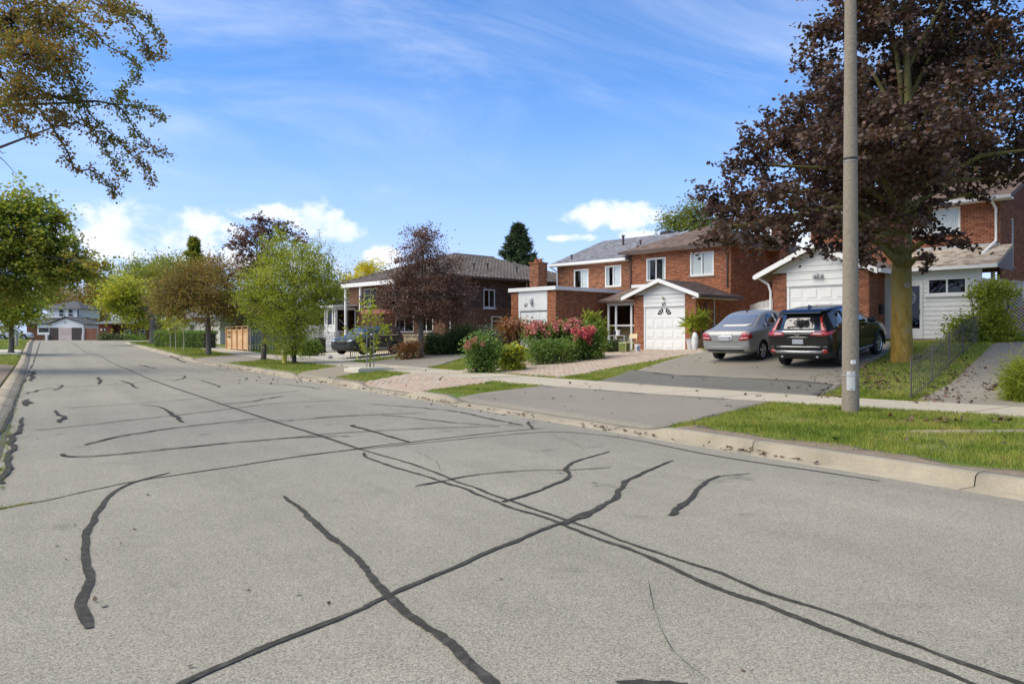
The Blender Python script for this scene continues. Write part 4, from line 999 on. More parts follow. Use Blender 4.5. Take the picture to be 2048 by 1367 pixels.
def tree(name, label, base, Z, lobes, leaf_mat, bark=None, n_leaf=12000, leaf=.09, shape=OVAL, trunk_r=.15, fork_v=None, seed=1, clump=.34, per=38,
         cat='tree', group=None, shell=.45, up=.3, droop=.15, flare=1.35, lean=0., depth_k=1., twig=.5, base_z=None, zj=.5, u0=None):
    """tree whose crown is made of foliage lobes (picture position and half-size in pixels at distance Z) set around its trunk"""
    rng = np.random.default_rng(seed); bark = bark or m_bark; base = np.array(base, float)
    e = empty(name, tuple(base), 0, label, cat, group); k = Z/F_PX
    view = np.array([CF[0], CF[1], 0]); right = np.array([CR[0], CR[1], 0])
    L = []
    for lb in lobes:
        u, v, ru, rv = lb[:4]; dz = lb[4] if len(lb) > 4 else rng.uniform(-zj, zj)*ru*k*1.6*depth_k
        c = P3(u, v, Z + dz) - base; f = (Z+dz)/Z
        L.append((c, ru*k*f, rv*k*f))
    vol = np.array([a*a*b for _, a, b in L])**.72; share = vol/vol.sum()
    # trunk and limbs
    cz = np.array([l[0][2] for l in L]); topc = max(L, key=lambda l: l[0][2])[0]
    fz = (CAM_Z - ((fork_v or 600) - HOR)*k) - base[2]
    cen = sum(l[0]*s for l, s in zip(L, share)); mb = MB(); tw = MB()
    p1 = np.array([lean*.4, 0, fz]); ptop = np.array([cen[0]*.45, cen[1]*.45, max(cz.max()*.93, fz+.5)])
    mid = (p1+ptop)/2 + np.array([rng.normal(0, .1), rng.normal(0, .1), 0])*(ptop[2]-fz)*.3
    mb.tube([(0, 0, -.15), (0, 0, .0), (0.01, 0, fz*.12), tuple(p1*.5+np.array([rng.normal(0, .02), 0, 0])), tuple(p1), tuple((p1+mid)/2), tuple(mid), tuple(ptop)],
            [trunk_r*flare*1.12, trunk_r*flare, trunk_r*1.06, trunk_r*.97, trunk_r*.95, trunk_r*.62, trunk_r*.42, trunk_r*.08], 12, cap=False)
    CL = []; TV = []; TS_ = []
    for (c, r, rv), s in zip(L, share):
        t = np.clip((c[2]-fz)/max(ptop[2]-fz, .1)*.62, 0, .8); st = p1 + (ptop-p1)*t
        if c[2] < fz + .2: st = p1*.96
        m = (st + c)/2 + np.array([0, 0, .12*np.linalg.norm(c-st)]); rr = max(trunk_r*.42*(1-t*.6), .012)
        mb.tube([tuple(st), tuple((st+m)/2 + rng.normal(0, .02, 3)), tuple(m), tuple((m+c)/2), tuple(c)], [rr, rr*.85, rr*.62, rr*.4, rr*.2], 7, cap=False)
        nl = int(n_leaf*s); nc = max(3, nl//per)
        cc = c + ell(rng, nc, shell)*np.array([r, r, rv]); CL.append((cc, max(1, nl//nc), r))
        for q in cc[:max(3, int(nc*twig))]:
            st2 = c + (m-c)*rng.uniform(0, .5); md = (q+st2)/2 + np.array([0, 0, .06*r])
            tw.tube([tuple(st2), tuple(md), tuple(q)], [rr*.22+.004, rr*.14+.003, .003], 4, cap=False)
    tr = mb.build('trunk', bark, e, smooth=True)
    V = []; S = []
    for cc, p, r in CL:
        n = len(cc)*p; cl = clump*min(1, r*.55+.25)
        dd = unit(cc - cc.mean(0) + rng.normal(0, .35*r, cc.shape)); dd[:, 2] = dd[:, 2]*.5 - droop*.4; dd = unit(dd)
        c = np.repeat(cc, p, 0) + np.repeat(dd, p, 0)*(rng.normal(.1, .95, (n, 1))*cl) + rng.normal(0, 1, (n, 3))*np.array([cl, cl, cl*.6])*.34
        v, s = leaf_verts(c, leaf, shape, rng, up, droop); V.append(v); S.append(s)
    crown_obj(e, np.concatenate(V), np.concatenate(S), [leaf_mat, bark], tw)
    return e
lf_maple = leafM('maple_leaf_dark', [(0.035, 0.024, 0.024), (0.075, 0.046, 0.042), (0.13, 0.068, 0.055), (0.1, 0.082, 0.06), (0.18, 0.08, 0.055)], .3, .8)
lf_purple = leafM('purple_leaf', [(0.065, 0.042, 0.038), (0.14, 0.075, 0.062), (0.21, 0.11, 0.085), (0.17, 0.135, 0.115)], .3)
lf_green = leafM('fresh_green_leaf', [(0.14, 0.18, 0.018), (0.24, 0.29, 0.03), (0.36, 0.4, 0.045), (0.45, 0.45, 0.06)], .5)
lf_green2 = leafM('maple_leaf_green', [(0.11, 0.16, 0.028), (0.19, 0.26, 0.045), (0.29, 0.36, 0.06), (0.37, 0.37, 0.07), (0.36, 0.25, 0.07)], .5, .6)
lf_mid = leafM('mid_green_leaf', [(0.095, 0.13, 0.025), (0.165, 0.2, 0.038), (0.25, 0.28, 0.05), (0.36, 0.36, 0.07)], .45, .4)
lf_brown = leafM('bronze_leaf', [(0.13, 0.13, 0.045), (0.2, 0.17, 0.05), (0.27, 0.19, 0.055), (0.24, 0.13, 0.05), (0.2, 0.22, 0.055)], .48)
lf_yellow = leafM('yellow_leaf', [(0.34, 0.33, 0.03), (0.58, 0.48, 0.03), (0.68, 0.58, 0.05), (0.34, 0.4, 0.05)], .5, .5)
lf_yelgreen = leafM('yellow_green_leaf', [(0.18, 0.23, 0.03), (0.33, 0.38, 0.05), (0.52, 0.5, 0.06), (0.2, 0.25, 0.03)], .5, .5)
lf_red = leafM('autumn_twig_leaf', [(.12, .15, .035), (.19, .21, .05), (.25, .20, .055), (.29, .15, .05), (.16, .18, .045)], .5, .7)
lf_spruce = leafM('spruce_needle', [(0.05, 0.085, 0.045), (0.09, 0.13, 0.068), (0.145, 0.17, 0.1)], .2, .8)
lf_hyd = leafM('shrub_leaf', [(0.075, 0.14, 0.03), (0.13, 0.21, 0.045), (0.19, 0.29, 0.06), (0.25, 0.3, 0.07)], .42, 1.5)
lf_hyd_r = leafM('reddening_leaf', [(0.103, 0.127, 0.034), (0.207, 0.115, 0.034), (0.322, 0.103, 0.046), (0.345, 0.161, 0.057), (0.138, 0.149, 0.034)], .35, 1.5)
lf_dkshrub = leafM('dark_shrub_leaf', [(0.04, 0.07, 0.022), (0.07, 0.105, 0.032), (0.1, 0.14, 0.045), (0.11, 0.085, 0.035)], .3, 1.5)
def lichenM():
    m, nt, b = bsdf('lichen_bark'); tc = nt.new('ShaderNodeTexCoord'); v = tc.outputs['Object']
    mp = nt.new('ShaderNodeMapping'); mp.inputs['Scale'].default_value = (1, 1, .45); nt.put(mp, 0, v)
    n = nt.noise(mp.outputs[0], 5, 6, .65); f = nt.noise(mp.outputs[0], 30, 4, .7)
    sep = nt.new('ShaderNodeSeparateXYZ'); nt.put(sep, 0, v)
    k = nt.math('ADD', nt.math('MULTIPLY', n, .7), nt.math('MULTIPLY', f, .3))
    c1 = nt.ramp(k, [(.32, (.15, .105, .045)), (.43, (.29, .18, .045)), (.53, (.40, .25, .05)), (.62, (.33, .27, .14)), (.72, (.31, .28, .23))])
    c2 = nt.ramp(k, [(.3, (.11, .095, .04)), (.55, (.19, .165, .06)), (.8, (.25, .22, .15))])
    hgt = nt.smooth(nt.math('ADD', sep.outputs[2], nt.math('MULTIPLY', n, 1.4)), 1.9, 3.6)
    nt.put(b, 'Base Color', nt.mix(hgt, c1, c2)); nt.put(b, 'Roughness', .95); nt.put(b, 'Specular IOR Level', .15)
    bp = nt.new('ShaderNodeBump'); nt.put(bp, 'Strength', .8); nt.put(bp, 'Distance', .03); nt.put(bp, 'Height', f); nt.l.new(bp.outputs[0], b.inputs['Normal'])
    return m
m_lichen = lichenM()
# ------------------------------------------------------------------ the big dark maple on the right
bm_ = W(1803, 21.6); bm_ = (bm_[0], bm_[1], Hs(*bm_))
ZM = 21.6
maple_lobes = [(1452, 395, 52, 48, .6), (1440, 455, 42, 45, -.8), (1500, 440, 60, 60, 1.6), (1520, 330, 58, 70, -.6), (1570, 260, 48, 60, .8), (1590, 420, 75, 70, -1.8), (1640, 320, 85, 90, 1.4), (1620, 180, 55, 75, -.5),
    (1690, 90, 70, 85, .8), (1700, 230, 90, 85, -1.8), (1690, 400, 85, 70, .5), (1655, 470, 52, 38, -1.6), (1780, 20, 90, 100, -.6), (1820, 160, 95, 90, 1.5), (1760, 320, 85, 80, 2.4), (1830, 300, 90, 85, -1.9),
    (1790, 440, 75, 55, 1.9), (1740, 470, 45, 38, -1.9), (1835, 415, 50, 42, -2.), (1895, 480, 42, 22, -1.4), (1860, 520, 22, 26, -1.2), (1910, 60, 90, 100, .7), (1930, 220, 85, 90, -1.5), (1925, 330, 66, 42, .8), (1945, 385, 36, 16, -1.0),
    (2020, 120, 85, 100, -1), (2050, 300, 80, 75, 1.3), (2020, 355, 46, 22, .4), (2110, 200, 80, 90, .2), (2130, 290, 60, 50, -1.2), (1840, -120, 110, 90, .5), (1720, -60, 80, 80, 1.), (1980, -100, 100, 90, -.5), (1555, 470, 40, 22, -1.), (1720, 510, 36, 22, -2.2),
    (1900, 120, 80, 90, 3.2), (1780, 200, 80, 80, 3.6), (1880, 320, 70, 55, 3.4), (1700, 330, 70, 70, 3.2), (1840, 260, 90, 90, -3.4), (1690, 300, 70, 70, -3.0)]
tm = tree('maple_tree', 'large dark-leaved maple with yellow lichen-covered trunk beside the iron picket fence', bm_, ZM, maple_lobes, lf_maple, m_lichen, 80000, .112, MAPLE, .27, fork_v=545, seed=5, clump=.40, per=58, shell=.4, up=.25, droop=.25, flare=1.1, twig=.35)
sc_ = MB().lathe([(.075, 0), (.08, .03), (.045, .045), (.03, .02), (.005, .01)], 14, axis='y', c=(0, 0, 0)).build('branch_scar', M('scar_bark', (.24, .2, .14), (.32, .28, .2), 9, .95), tm)
sc_.location = (float(-CF[0]*.285), float(-CF[1]*.285), 2.1); sc_.rotation_euler = (0, 0, math.pi - TH)
# ------------------------------------------------------------------ purple tree before number 63
def gz(u, v): q = G(u, v); return q, depth(q)
q = W(842, 40.5); q = np.array([q[0], q[1], Hs(*q)]); Zq = 40.5
tree('purple_plum_tree', 'bushy purple-brown tree standing in front of the tile-roofed house', q, Zq, [(845, 500, 48, 48), (812, 545, 42, 45), (880, 540, 48, 45), (850, 480, 25, 30), (830, 590, 60, 40), (880, 590, 62, 42), (790, 585, 38, 35), (920, 590, 32, 36), (810, 620, 40, 26), (860, 625, 55, 26), (905, 620, 36, 26), (770, 600, 22, 24)],
     lf_purple, m_bark, 30000, .105, OVAL, .14, fork_v=640, seed=8, clump=.36, shell=.3, per=30)
# ------------------------------------------------------------------ row on the boulevard
q, Zq = gz(588, 727)
tree('young_elm_tree', 'bright green feathery young tree behind the yellow hydrant', q, Zq, [(590, 560, 75, 55), (545, 590, 65, 50), (625, 545, 45, 48), (525, 560, 40, 40), (635, 590, 42, 38), (592, 640, 52, 40), (555, 650, 50, 40), (660, 530, 12, 42), (640, 505, 12, 36), (560, 510, 32, 38), (605, 505, 34, 30), (535, 500, 22, 28), (560, 470, 14, 24), (585, 690, 40, 22), (500, 600, 30, 26), (665, 590, 20, 18)],
     lf_green, m_bark_d, 40000, .085, OVAL, .11, fork_v=680, seed=12, clump=.42, shell=.15, up=.05, droop=-.25, per=30)
q, Zq = gz(527, 720)
tree('dark_maple_tree', 'tall sparse dark purple maple behind the bright green young tree', q, Zq, [(500, 475, 36, 26), (480, 500, 26, 26), (545, 465, 40, 24), (515, 435, 16, 22), (600, 480, 24, 14), (570, 455, 22, 16), (500, 540, 40, 40), (520, 600, 42, 45), (540, 520, 40, 36), (560, 620, 34, 30), (465, 480, 14, 12)],
     lf_purple, m_bark_d, 9500, .115, MAPLE, .145, fork_v=655, seed=14, clump=.32, shell=.2, per=22)
q, Zq = gz(417, 709)
tree('bronze_maple_tree', 'bronze and olive coloured boulevard tree beside the clipped hedge', q, Zq, [(400, 565, 62, 45), (350, 590, 50, 42), (455, 560, 52, 46), (400, 615, 66, 34), (455, 615, 46, 32), (330, 605, 28, 26), (425, 530, 36, 26), (370, 560, 40, 30), (480, 600, 24, 26)],
     lf_brown, m_bark, 26000, .14, OVAL, .17, fork_v=655, seed=16, clump=.6, per=44, shell=.3)
q, Zq = gz(305, 687)
tree('linden_tree', 'yellow turning street tree with a thick trunk at the road bend', q, Zq, [(232, 590, 34, 26), (262, 605, 44, 34), (225, 612, 24, 20), (250, 570, 36, 24), (280, 632, 34, 24)], lf_yelgreen, m_bark, 9000, .26, OVAL, .30, fork_v=640, seed=18, clump=.8, per=26, shell=.3)
q2 = W(318, 98); 
tree('broad_street_tree', 'broad mid-green tree beyond the yellow street tree', (q2[0], q2[1], Hs(*q2)), 98, [(300, 560, 48, 38), (335, 545, 46, 34), (300, 605, 46, 36), (330, 600, 46, 40), (270, 555, 34, 30), (365, 560, 34, 34), (320, 630, 36, 22)], lf_mid, m_bark, 12000, .3, OVAL, .25, fork_v=640, seed=19, clump=.9, per=28, shell=.4)
# three little staked saplings by the hedge
for i, (u, vb, vt) in enumerate(((341, 699.5, 665), (351, 700, 662), (367, 702, 655))):
    q, Zq = gz(u, vb); k = Zq/F_PX
    tree('sapling', ['pale slim sapling nearest the bend in the row of three by the hedge', 'middle sapling of the three by the hedge', 'sapling of the row by the hedge, nearest the bronze tree'][i], q, Zq, [(u, vt-18, 16, 16), (u+4, vt-8, 18, 12), (u-6, vt-26, 12, 14), (u+2, vt-36, 10, 12)], lf_green, m_conc, 900, .13, OVAL, .035, fork_v=vt, seed=30+i, clump=.3, per=14, group='saplings by the hedge', flare=1.1)
# ------------------------------------------------------------------ sapling with two stakes on its pad
def young_sapling():
    q, Zq = gz(740, 741); k = Zq/F_PX; rng = np.random.default_rng(4)
    e = empty('staked_sapling', tuple(q), 0, 'thin staked sapling with long pale green leaves on a square pad', 'tree')
    H_ = (741-590)*k
    MB().tube([(0, 0, -.1), (0.01, 0, H_*.4), (-.03, .02, H_*.75), (-.05, .02, H_)], [.03, .026, .017, .006], 8).build('trunk', m_bark, e, smooth=True)
    for sx in (-.16, .14): MB().tube([(sx, -.05, -.1), (sx*.9, -.05, 1.75)], .024, 7).build('stake', m_greywood, e)
    MB().bar((-.17, -.05, 1.5), (.15, -.05, 1.5), .02, .05).build('tie_strap', m_black, e)
    cl = []; tw = MB()
    for (u, v, r) in ((735, 600, 14), (745, 612, 14), (730, 625, 14), (742, 632, 16), (752, 640, 14), (760, 655, 16), (722, 662, 16), (705, 666, 18), (768, 652, 10), (728, 690, 14), (740, 700, 14), (775, 664, 8), (750, 676, 9), (715, 672, 12)):
        c = P3(u, v, Zq+rng.uniform(-.3, .3)) - q; cl.append(c + rng.normal(0, 1, (34, 3))*r*k*.55)
        tw.tube([(-.02, 0, max(.9, c[2]-.25)), tuple(c)], [.009, .004], 4, cap=False)
    V, S = leaf_verts(np.concatenate(cl), .17, SLIM*np.array([1.7, 1]), rng, .2, .5); crown_obj(e, V, S, [lf_green, m_bark], tw)
young_sapling()
q = G(735, 742)
pad = MB().box(-.75, .75, -.62, .62, -.1, .13).box(-.62, .62, -.5, .5, .12, .16).build('planter_pad', m_conc_l); pad.location = (q[0]+.05, q[1], q[2]); pad.rotation_euler = (0, 0, R_(6)); tag(pad, 'square pale concrete pad around the staked sapling', 'planter')
# ------------------------------------------------------------------ left: overhanging branches of a tree outside the frame
def overhang():
    Zt = 12.5; b = W(-330, 13.5); base = np.array([b[0], b[1], Hs(*b)]); rng = np.random.default_rng(21)
    e = empty('crabapple_tree', tuple(base), 0, 'tree whose sparse autumn branches hang into the upper left corner', 'tree')
    def pt(u, v, dz=0): return P3(u, v, Zt+dz) - base
    top = np.array([0.2, 0, 3.4])
    mb = MB().tube([(0, 0, -.1), (0, 0, .1), (.1, 0, 1.4), tuple(top), tuple(top+np.array([.3, -.1, 2.2])), tuple(top+np.array([.5, 0, 4.]))], [.3, .26, .22, .19, .12, .03], 12)
    S_ = 3.255
    br = [[(-40, 100), (0, 480), (150, 590), (230, 680), (340, 830), (440, 990), (490, 1100), (600, 1110), (700, 1190), (740, 1260)], [(-60, 20), (100, 240), (280, 330), (430, 450), (520, 620), (600, 760), (700, 850), (850, 1000), (950, 1090), (1000, 1190)],
          [(200, 560), (330, 620), (500, 660), (640, 660), (780, 700), (850, 800), (920, 900), (1000, 960), (1085, 1020)], [(300, -40), (500, 130), (600, 200), (700, 300), (830, 370), (905, 450), (860, 530), (790, 590), (760, 650)], [(420, -60), (600, -10), (760, 80), (850, 150), (930, 260), (965, 330), (980, 370)],
          [(600, -80), (800, 30), (920, 100), (1000, 170), (1045, 270), (1055, 380)], [(640, 660), (760, 680), (870, 690), (960, 710), (1050, 760)], [(520, 620), (600, 850), (680, 950), (740, 1060), (820, 1160)], [(-60, 620), (60, 760), (130, 830), (230, 880)], [(340, 830), (480, 800), (600, 840), (700, 900), (800, 930), (900, 1010)],
          [(-80, 250), (80, 330), (220, 430), (330, 560)], [(-80, 60), (150, 110), (330, 130), (480, 200), (620, 260)], [(-60, 400), (120, 470), (250, 560), (350, 700), (430, 760)], [(-80, -60), (120, 20), (300, 40), (520, 60), (700, 140)], [(-60, 180), (60, 190), (200, 240), (380, 300), (500, 330)], [(-60, 520), (40, 600), (140, 700), (190, 760)]]
    V = []; Sz = []; tw = MB(); cs = []
    for bi, pts in enumerate(br):
        dz = rng.uniform(-1.2, 1.2); P = [pt(u/S_, v/S_, dz*(i/len(pts))*.6) for i, (u, v) in enumerate(pts)]
        g = spline(P, 6); n = len(g); rad = np.linspace(.026 if bi < 3 else .013, .0025, n)
        st = top + np.array([.2, 0, .6+rng.uniform(-.5, 1.5)])
        mb.tube([tuple(st), tuple((st+g[0])/2+np.array([0, 0, .15])), tuple(g[0])], [.045, .032, rad[0]], 6, cap=False)
        mb.tube([tuple(x) for x in g], list(rad), 5, cap=False)
        for i in range(4, n, 2):
            f = i/n; m = int(rng.integers(1, 4))
            for _ in range(m):
                d = rng.normal(0, 1, 3); d[2] -= .25; d /= np.linalg.norm(d); L = rng.uniform(.1, .34)*(1-.45*f); en = g[i] + d*L
                tw.tube([tuple(g[i]), tuple(en)], [.004, .0018], 4, cap=False); k = int(rng.integers(6, 15)); t = rng.uniform(.15, 1.05, k)[:, None]; cs.append(g[i] + d*L*t + rng.normal(0, .028, (k, 3)))
        k = int(n*5.5); j = rng.integers(6, n, k); cs.append(g[j] + rng.normal(0, .055, (k, 3)))
    for (u, v, ru, rv, nn) in ((20, 40, 90, 60, 2600), (110, 40, 60, 50, 1600), (60, 110, 70, 40, 1700), (40, 190, 40, 40, 900), (120, 120, 50, 40, 900), (110, 240, 30, 30, 350), (150, 190, 40, 40, 420), (-60, 120, 80, 120, 1600), (200, 10, 60, 24, 700), (20, 240, 40, 24, 260)):
        c = pt(u, v, rng.uniform(-.8, .8)); nn = int(nn*1.05); cl = c + ell(rng, nn//14, .2)*np.array([ru, ru, rv])*Zt/F_PX; cs.append(np.repeat(cl, 14, 0) + rng.normal(0, .07, (len(cl)*14, 3)))
        for q in cl[::2]: tw.tube([tuple(c), tuple((q+c)/2+rng.normal(0, .05, 3)), tuple(q)], [.007, .004, .002], 4, cap=False)
    # bare twigs
    for pts in ([(-20, 840), (40, 870), (90, 845)], [(-30, 1000), (30, 1050), (110, 1140)], [(-30, 960), (20, 1000), (40, 990)]): mb.tube([tuple(pt(u/S_, v/S_)) for u, v in pts], [.009, .006, .003], 5, cap=False)
    mb.build('trunk', m_bark_d, e, smooth=True)
    V, Sz = leaf_verts(np.concatenate(cs), .05, OVAL*np.array([1.3, 1]), rng, .15, .3); crown_obj(e, V, Sz, [lf_red, m_bark_d], tw)
overhang()
# green maple reaching in from the left, small tree on the left boulevard
b = W(-150, 33)
tree('green_maple_tree', 'dense green maple reaching in from the left edge', (b[0], b[1], Hs(*b)), 33, [(30, 420, 50, 55), (-20, 480, 60, 80), (75, 470, 52, 45), (40, 520, 60, 50), (110, 500, 46, 40), (95, 545, 50, 34), (150, 530, 40, 26), (195, 530, 26, 13), (160, 550, 36, 14), (30, 580, 60, 30), (80, 420, 30, 30), (-80, 520, 70, 90), (-100, 420, 80, 90), (-150, 480, 80, 100), (120, 440, 22, 22)],
     lf_green2, m_bark, 52000, .125, MAPLE, .28, fork_v=600, seed=24, clump=.55, per=60, shell=.35, up=.35, droop=.3)
q, Zq = gz(22, 705)
tree('small_boulevard_tree', 'small round-crowned green tree on the left boulevard', q, Zq, [(20, 610, 46, 30), (-15, 590, 40, 34), (55, 610, 34, 28), (25, 640, 44, 20), (70, 625, 22, 20), (-20, 640, 40, 22)], lf_green, m_bark, 8000, .2, OVAL, .17, fork_v=660, seed=25, clump=.6, per=26, shell=.3)
q, Zq = gz(33, 693); st = MB().tube([(0, 0, -.1), (0, 0, 1.35)], .09, 8).lathe([(.1, 1.35), (.06, 1.42), (.01, 1.43)], 8).build('wooden_post', m_greywood); st.location = tuple(q); tag(st, 'short wooden post beside the small tree on the left', 'post')
# ------------------------------------------------------------------ background trees and conifers
def bgtree(name, label, Z, lobes, mat, n, leaf, seed, tr=.25, cat='tree', **kw):
    u = sum(l[0] for l in lobes)/len(lobes); b = W(u, Z)
    return tree(name, label, (b[0], b[1], Hs(*b)), Z, lobes, mat, m_bark_d, n, leaf, OVAL, tr, fork_v=kw.pop('fork_v', 640), seed=seed, clump=kw.pop('clump', leaf*3.2), per=kw.pop('per', 26), cat=cat, **kw)
bgtree('golden_ash_tree', 'golden yellow tree rising behind the house with the tiled roof', 85, [(725, 560, 40, 28), (700, 575, 32, 28), (750, 550, 26, 26), (735, 535, 22, 18), (690, 565, 20, 18), (740, 585, 40, 24)], lf_yellow, 7000, .26, 40)
bgtree('backyard_tree', 'green tree behind the grey board fence', 62, [(660, 610, 40, 40), (690, 600, 30, 40), (640, 640, 40, 34), (680, 640, 40, 30), (620, 600, 34, 40), (670, 570, 24, 28)], lf_mid, 9000, .2, 41, fork_v=670)
bgtree('backyard_ash_tree', 'leafy green treetop above the brown hipped roof', 62, [(1375, 440, 40, 34), (1350, 460, 34, 26), (1410, 450, 44, 36), (1390, 415, 24, 20), (1440, 470, 30, 24), (1340, 440, 16, 16)], lf_mid, 7000, .2, 42, fork_v=520)
bgtree('yellow_backyard_tree', 'yellow-green tree glimpsed above the roof at the right edge', 48, [(2030, 350, 40, 40), (1860, 360, 50, 40), (2080, 380, 50, 50), (1790, 380, 40, 40), (1950, 330, 50, 40)], lf_yelgreen, 9000, .17, 43, fork_v=520)
bgtree('tall_backyard_tree', 'tall green tree behind the right-hand drive, outside the frame', 60, [(2230, 470, 60, 60), (2180, 540, 60, 60), (2290, 540, 70, 70), (2220, 610, 70, 50), (2150, 600, 50, 50)], lf_mid, 9000, .24, 51, fork_v=640)
bgtree('side_yard_tree', 'leafy tree at the end of the right-hand drive, outside the frame', 46, [(2120, 560, 50, 50), (2160, 600, 50, 50), (2100, 610, 46, 40)], lf_mid, 7000, .17, 52, fork_v=650)
bgtree('russet_tree', 'russet brown tree behind the far wooden gate', 170, [(150, 610, 34, 30), (185, 610, 28, 34), (130, 590, 26, 20), (165, 640, 34, 22), (200, 640, 24, 24), (110, 600, 22, 18)], lf_brown, 8000, .5, 44)
bgtree('yellow_far_tree', 'small yellow treetop above the far grey-roofed house', 190, [(105, 585, 22, 16), (90, 600, 24, 18), (120, 580, 16, 12)], lf_yelgreen, 3000, .5, 45)
bgtree('far_green_tree', 'tall green tree beyond the bend, left of the spruce', 140, [(280, 540, 40, 24), (330, 530, 44, 26), (250, 560, 34, 26), (360, 540, 36, 30), (300, 560, 50, 30), (390, 560, 40, 34), (350, 580, 50, 40), (430, 580, 40, 40)], lf_mid, 12000, .42, 46)
bgtree('far_grey_tree', 'dull olive tree far behind the yellow street tree', 160, [(215, 570, 26, 18), (200, 590, 26, 26), (240, 590, 30, 30)], lf_brown, 5000, .5, 47)
bgtree('corner_tree', 'dark green tree behind the cedar screen', 75, [(470, 610, 34, 36), (440, 600, 30, 40), (500, 630, 30, 26), (520, 640, 24, 20)], lf_mid, 6000, .24, 48, fork_v=665)
bgtree('shade_tree', 'dark tree mass between the house and the grey fence', 66, [(600, 640, 40, 26), (630, 655, 40, 22), (570, 640, 34, 26)], lf_dkshrub, 6000, .2, 49, fork_v=675)
bgtree('left_far_tree', 'deep green tree behind the far house at the left edge', 180, [(30, 600, 40, 30), (-20, 590, 50, 40), (70, 600, 26, 24)], lf_mid, 6000, .5, 50)
def conifer(name, label, u, v_top, v_bot, half, Z, seed, n=9000, mat=None):
    rng = np.random.default_rng(seed); b = W(u, Z); base = np.array([b[0], b[1], Hs(*b)]); k = Z/F_PX
    e = empty(name, tuple(base), 0, label, 'conifer'); ht = CAM_Z + (HOR-v_top)*k - base[2]; z0 = max(.6, CAM_Z + (HOR-v_bot)*k - base[2]-1.5); R0 = half*k
    MB().tube([(0, 0, -.2), (0, 0, ht*.5), (0, 0, ht)], [.2, .12, .02], 8).build('trunk', m_bark_d, e)
    V = []; D_ = []; tw = MB(); nb = int(n/120)
    for i in range(nb):
        t = (i/nb)**.9; z = z0 + (ht-z0)*t*.985; r = R0*(1-t)**.85*rng.uniform(.72, 1.12)+.06; a = rng.uniform(0, 2*math.pi)
        d = np.array([math.cos(a), math.sin(a), -.22+.55*t]); en = np.array([0, 0, z]) + d*r; en[2] += .14*r
        tw.tube([(0, 0, z), tuple(np.array([0, 0, z])+d*r*.6), tuple(en)], [.03*(1-t)+.006, .015*(1-t)+.005, .004], 4, cap=False)
        m = max(10, int(120*(1-t*.55))); s = rng.uniform(.12, 1.0, m)[:, None]; q = np.array([0, 0, z]) + d*r*s; q[:, 2] += .14*r*s[:, 0]**2; lat = np.array([-d[1], d[0], 0])
        q += lat*(rng.normal(0, .11, (m, 1))*r*(1.25-s)*.9); q[:, 2] += rng.normal(0, .02*r+.02, m); V.append(q); D_.append(np.repeat((d*.8)[None], m, 0) + lat*rng.normal(0, .6, (m, 1)))
    c = np.concatenate(V); v, s = leaf_verts(c, .34*R0/2.6+.05, NEED*np.array([1.5, 1]), rng, .5, .15, dirs=np.concatenate(D_)); crown_obj(e, v, s, [mat or lf_spruce, m_bark_d], tw)
conifer('spruce_tree', 'tall dark spruce standing behind the brick chimney', 1036, 448, 570, 66, 78, 60, 30000)
conifer('spruce_tree', 'narrow spruce rising behind the bronze boulevard tree', 388, 474, 640, 62, 120, 61, 20000, lf_mid)
conifer('spruce_tree', 'small far spruce above the russet trees at the bend', 186, 545, 650, 44, 200, 62, 10000, lf_mid)
conifer('spruce_tree', 'round young blue-green conifer behind the cedar screen', 478, 628, 690, 26, 62, 63, 6000)
# ------------------------------------------------------------------ shrubs, hedge, flowers
def bush(name, label, lobes, Z, mat, n, leaf, seed, base=None, shape=OVAL, group=None, cat='shrub', up=.2, droop=.1, clump=.16, skirt=True, per=16):
    rng = np.random.default_rng(seed); u = sum(l[0] for l in lobes)/len(lobes); b = W(u, Z) if base is None else base[:2]; base = np.array([b[0], b[1], Hs(b[0], b[1])]); k = Z/F_PX
    e = empty(name, tuple(base), 0, label, cat, group); V = []; tw = MB(); vol = np.array([l[2]**1.6*l[3]**.8 for l in lobes]); vol /= vol.sum(); cs = []
    for (lb, s) in zip(lobes, vol):
        u, v, ru, rv = lb[:4]; dz = lb[4] if len(lb) > 4 else rng.uniform(-.4, .4)*ru*k
        c = P3(u, v, Z+dz)-base; m = max(3, int(n*s/per)); cl = c + ell(rng, m, .3)*np.array([ru, ru, rv])*k; cl[:, 2] = np.maximum(cl[:, 2], .04)
        cs.append(np.repeat(cl, per, 0) + rng.normal(0, clump, (m*per, 3))*np.array([1, 1, .8]))
        if skirt and c[2]-rv*k*.6 > .1:
            m2 = max(3, int(m*.7)); c3 = np.array([c[0], c[1], c[2]*.42]); cl2 = c3 + ell(rng, m2, .4)*np.array([ru*k*.92, ru*k*.92, c[2]*.45]); cs.append(np.repeat(cl2, per, 0) + rng.normal(0, clump, (m2*per, 3)))
        for q in cl[:max(2, m//3)]: tw.tube([(q[0]*.4+c[0]*.3, q[1]*.4+c[1]*.3, -.05), tuple((q+c)/2*np.array([1, 1, .7])), tuple(q)], [.014, .009, .004], 4, cap=False)
    c = np.concatenate(cs); gz_ = H(c[:, 0]+base[0], c[:, 1]+base[1]) - base[2]; c[:, 2] = np.maximum(c[:, 2], gz_+.02)
    v, s = leaf_verts(c, leaf, shape, rng, up, droop); crown_obj(e, v, s, [mat, m_bark_d], tw, 'foliage'); return e, base, k
m_pink = M('pink_flower', (.46, .09, .08), (.60, .20, .15), 6, .8, island=.6, c3=(.68, .38, .30)); m_hot = M('crimson_flower', (.42, .04, .06), (.54, .09, .09), 6, .8, island=.6, c3=(.62, .22, .19)); m_dryf = M('faded_flower', (.40, .16, .09), (.50, .24, .15), 6, .8, island=.6, c3=(.46, .30, .17))
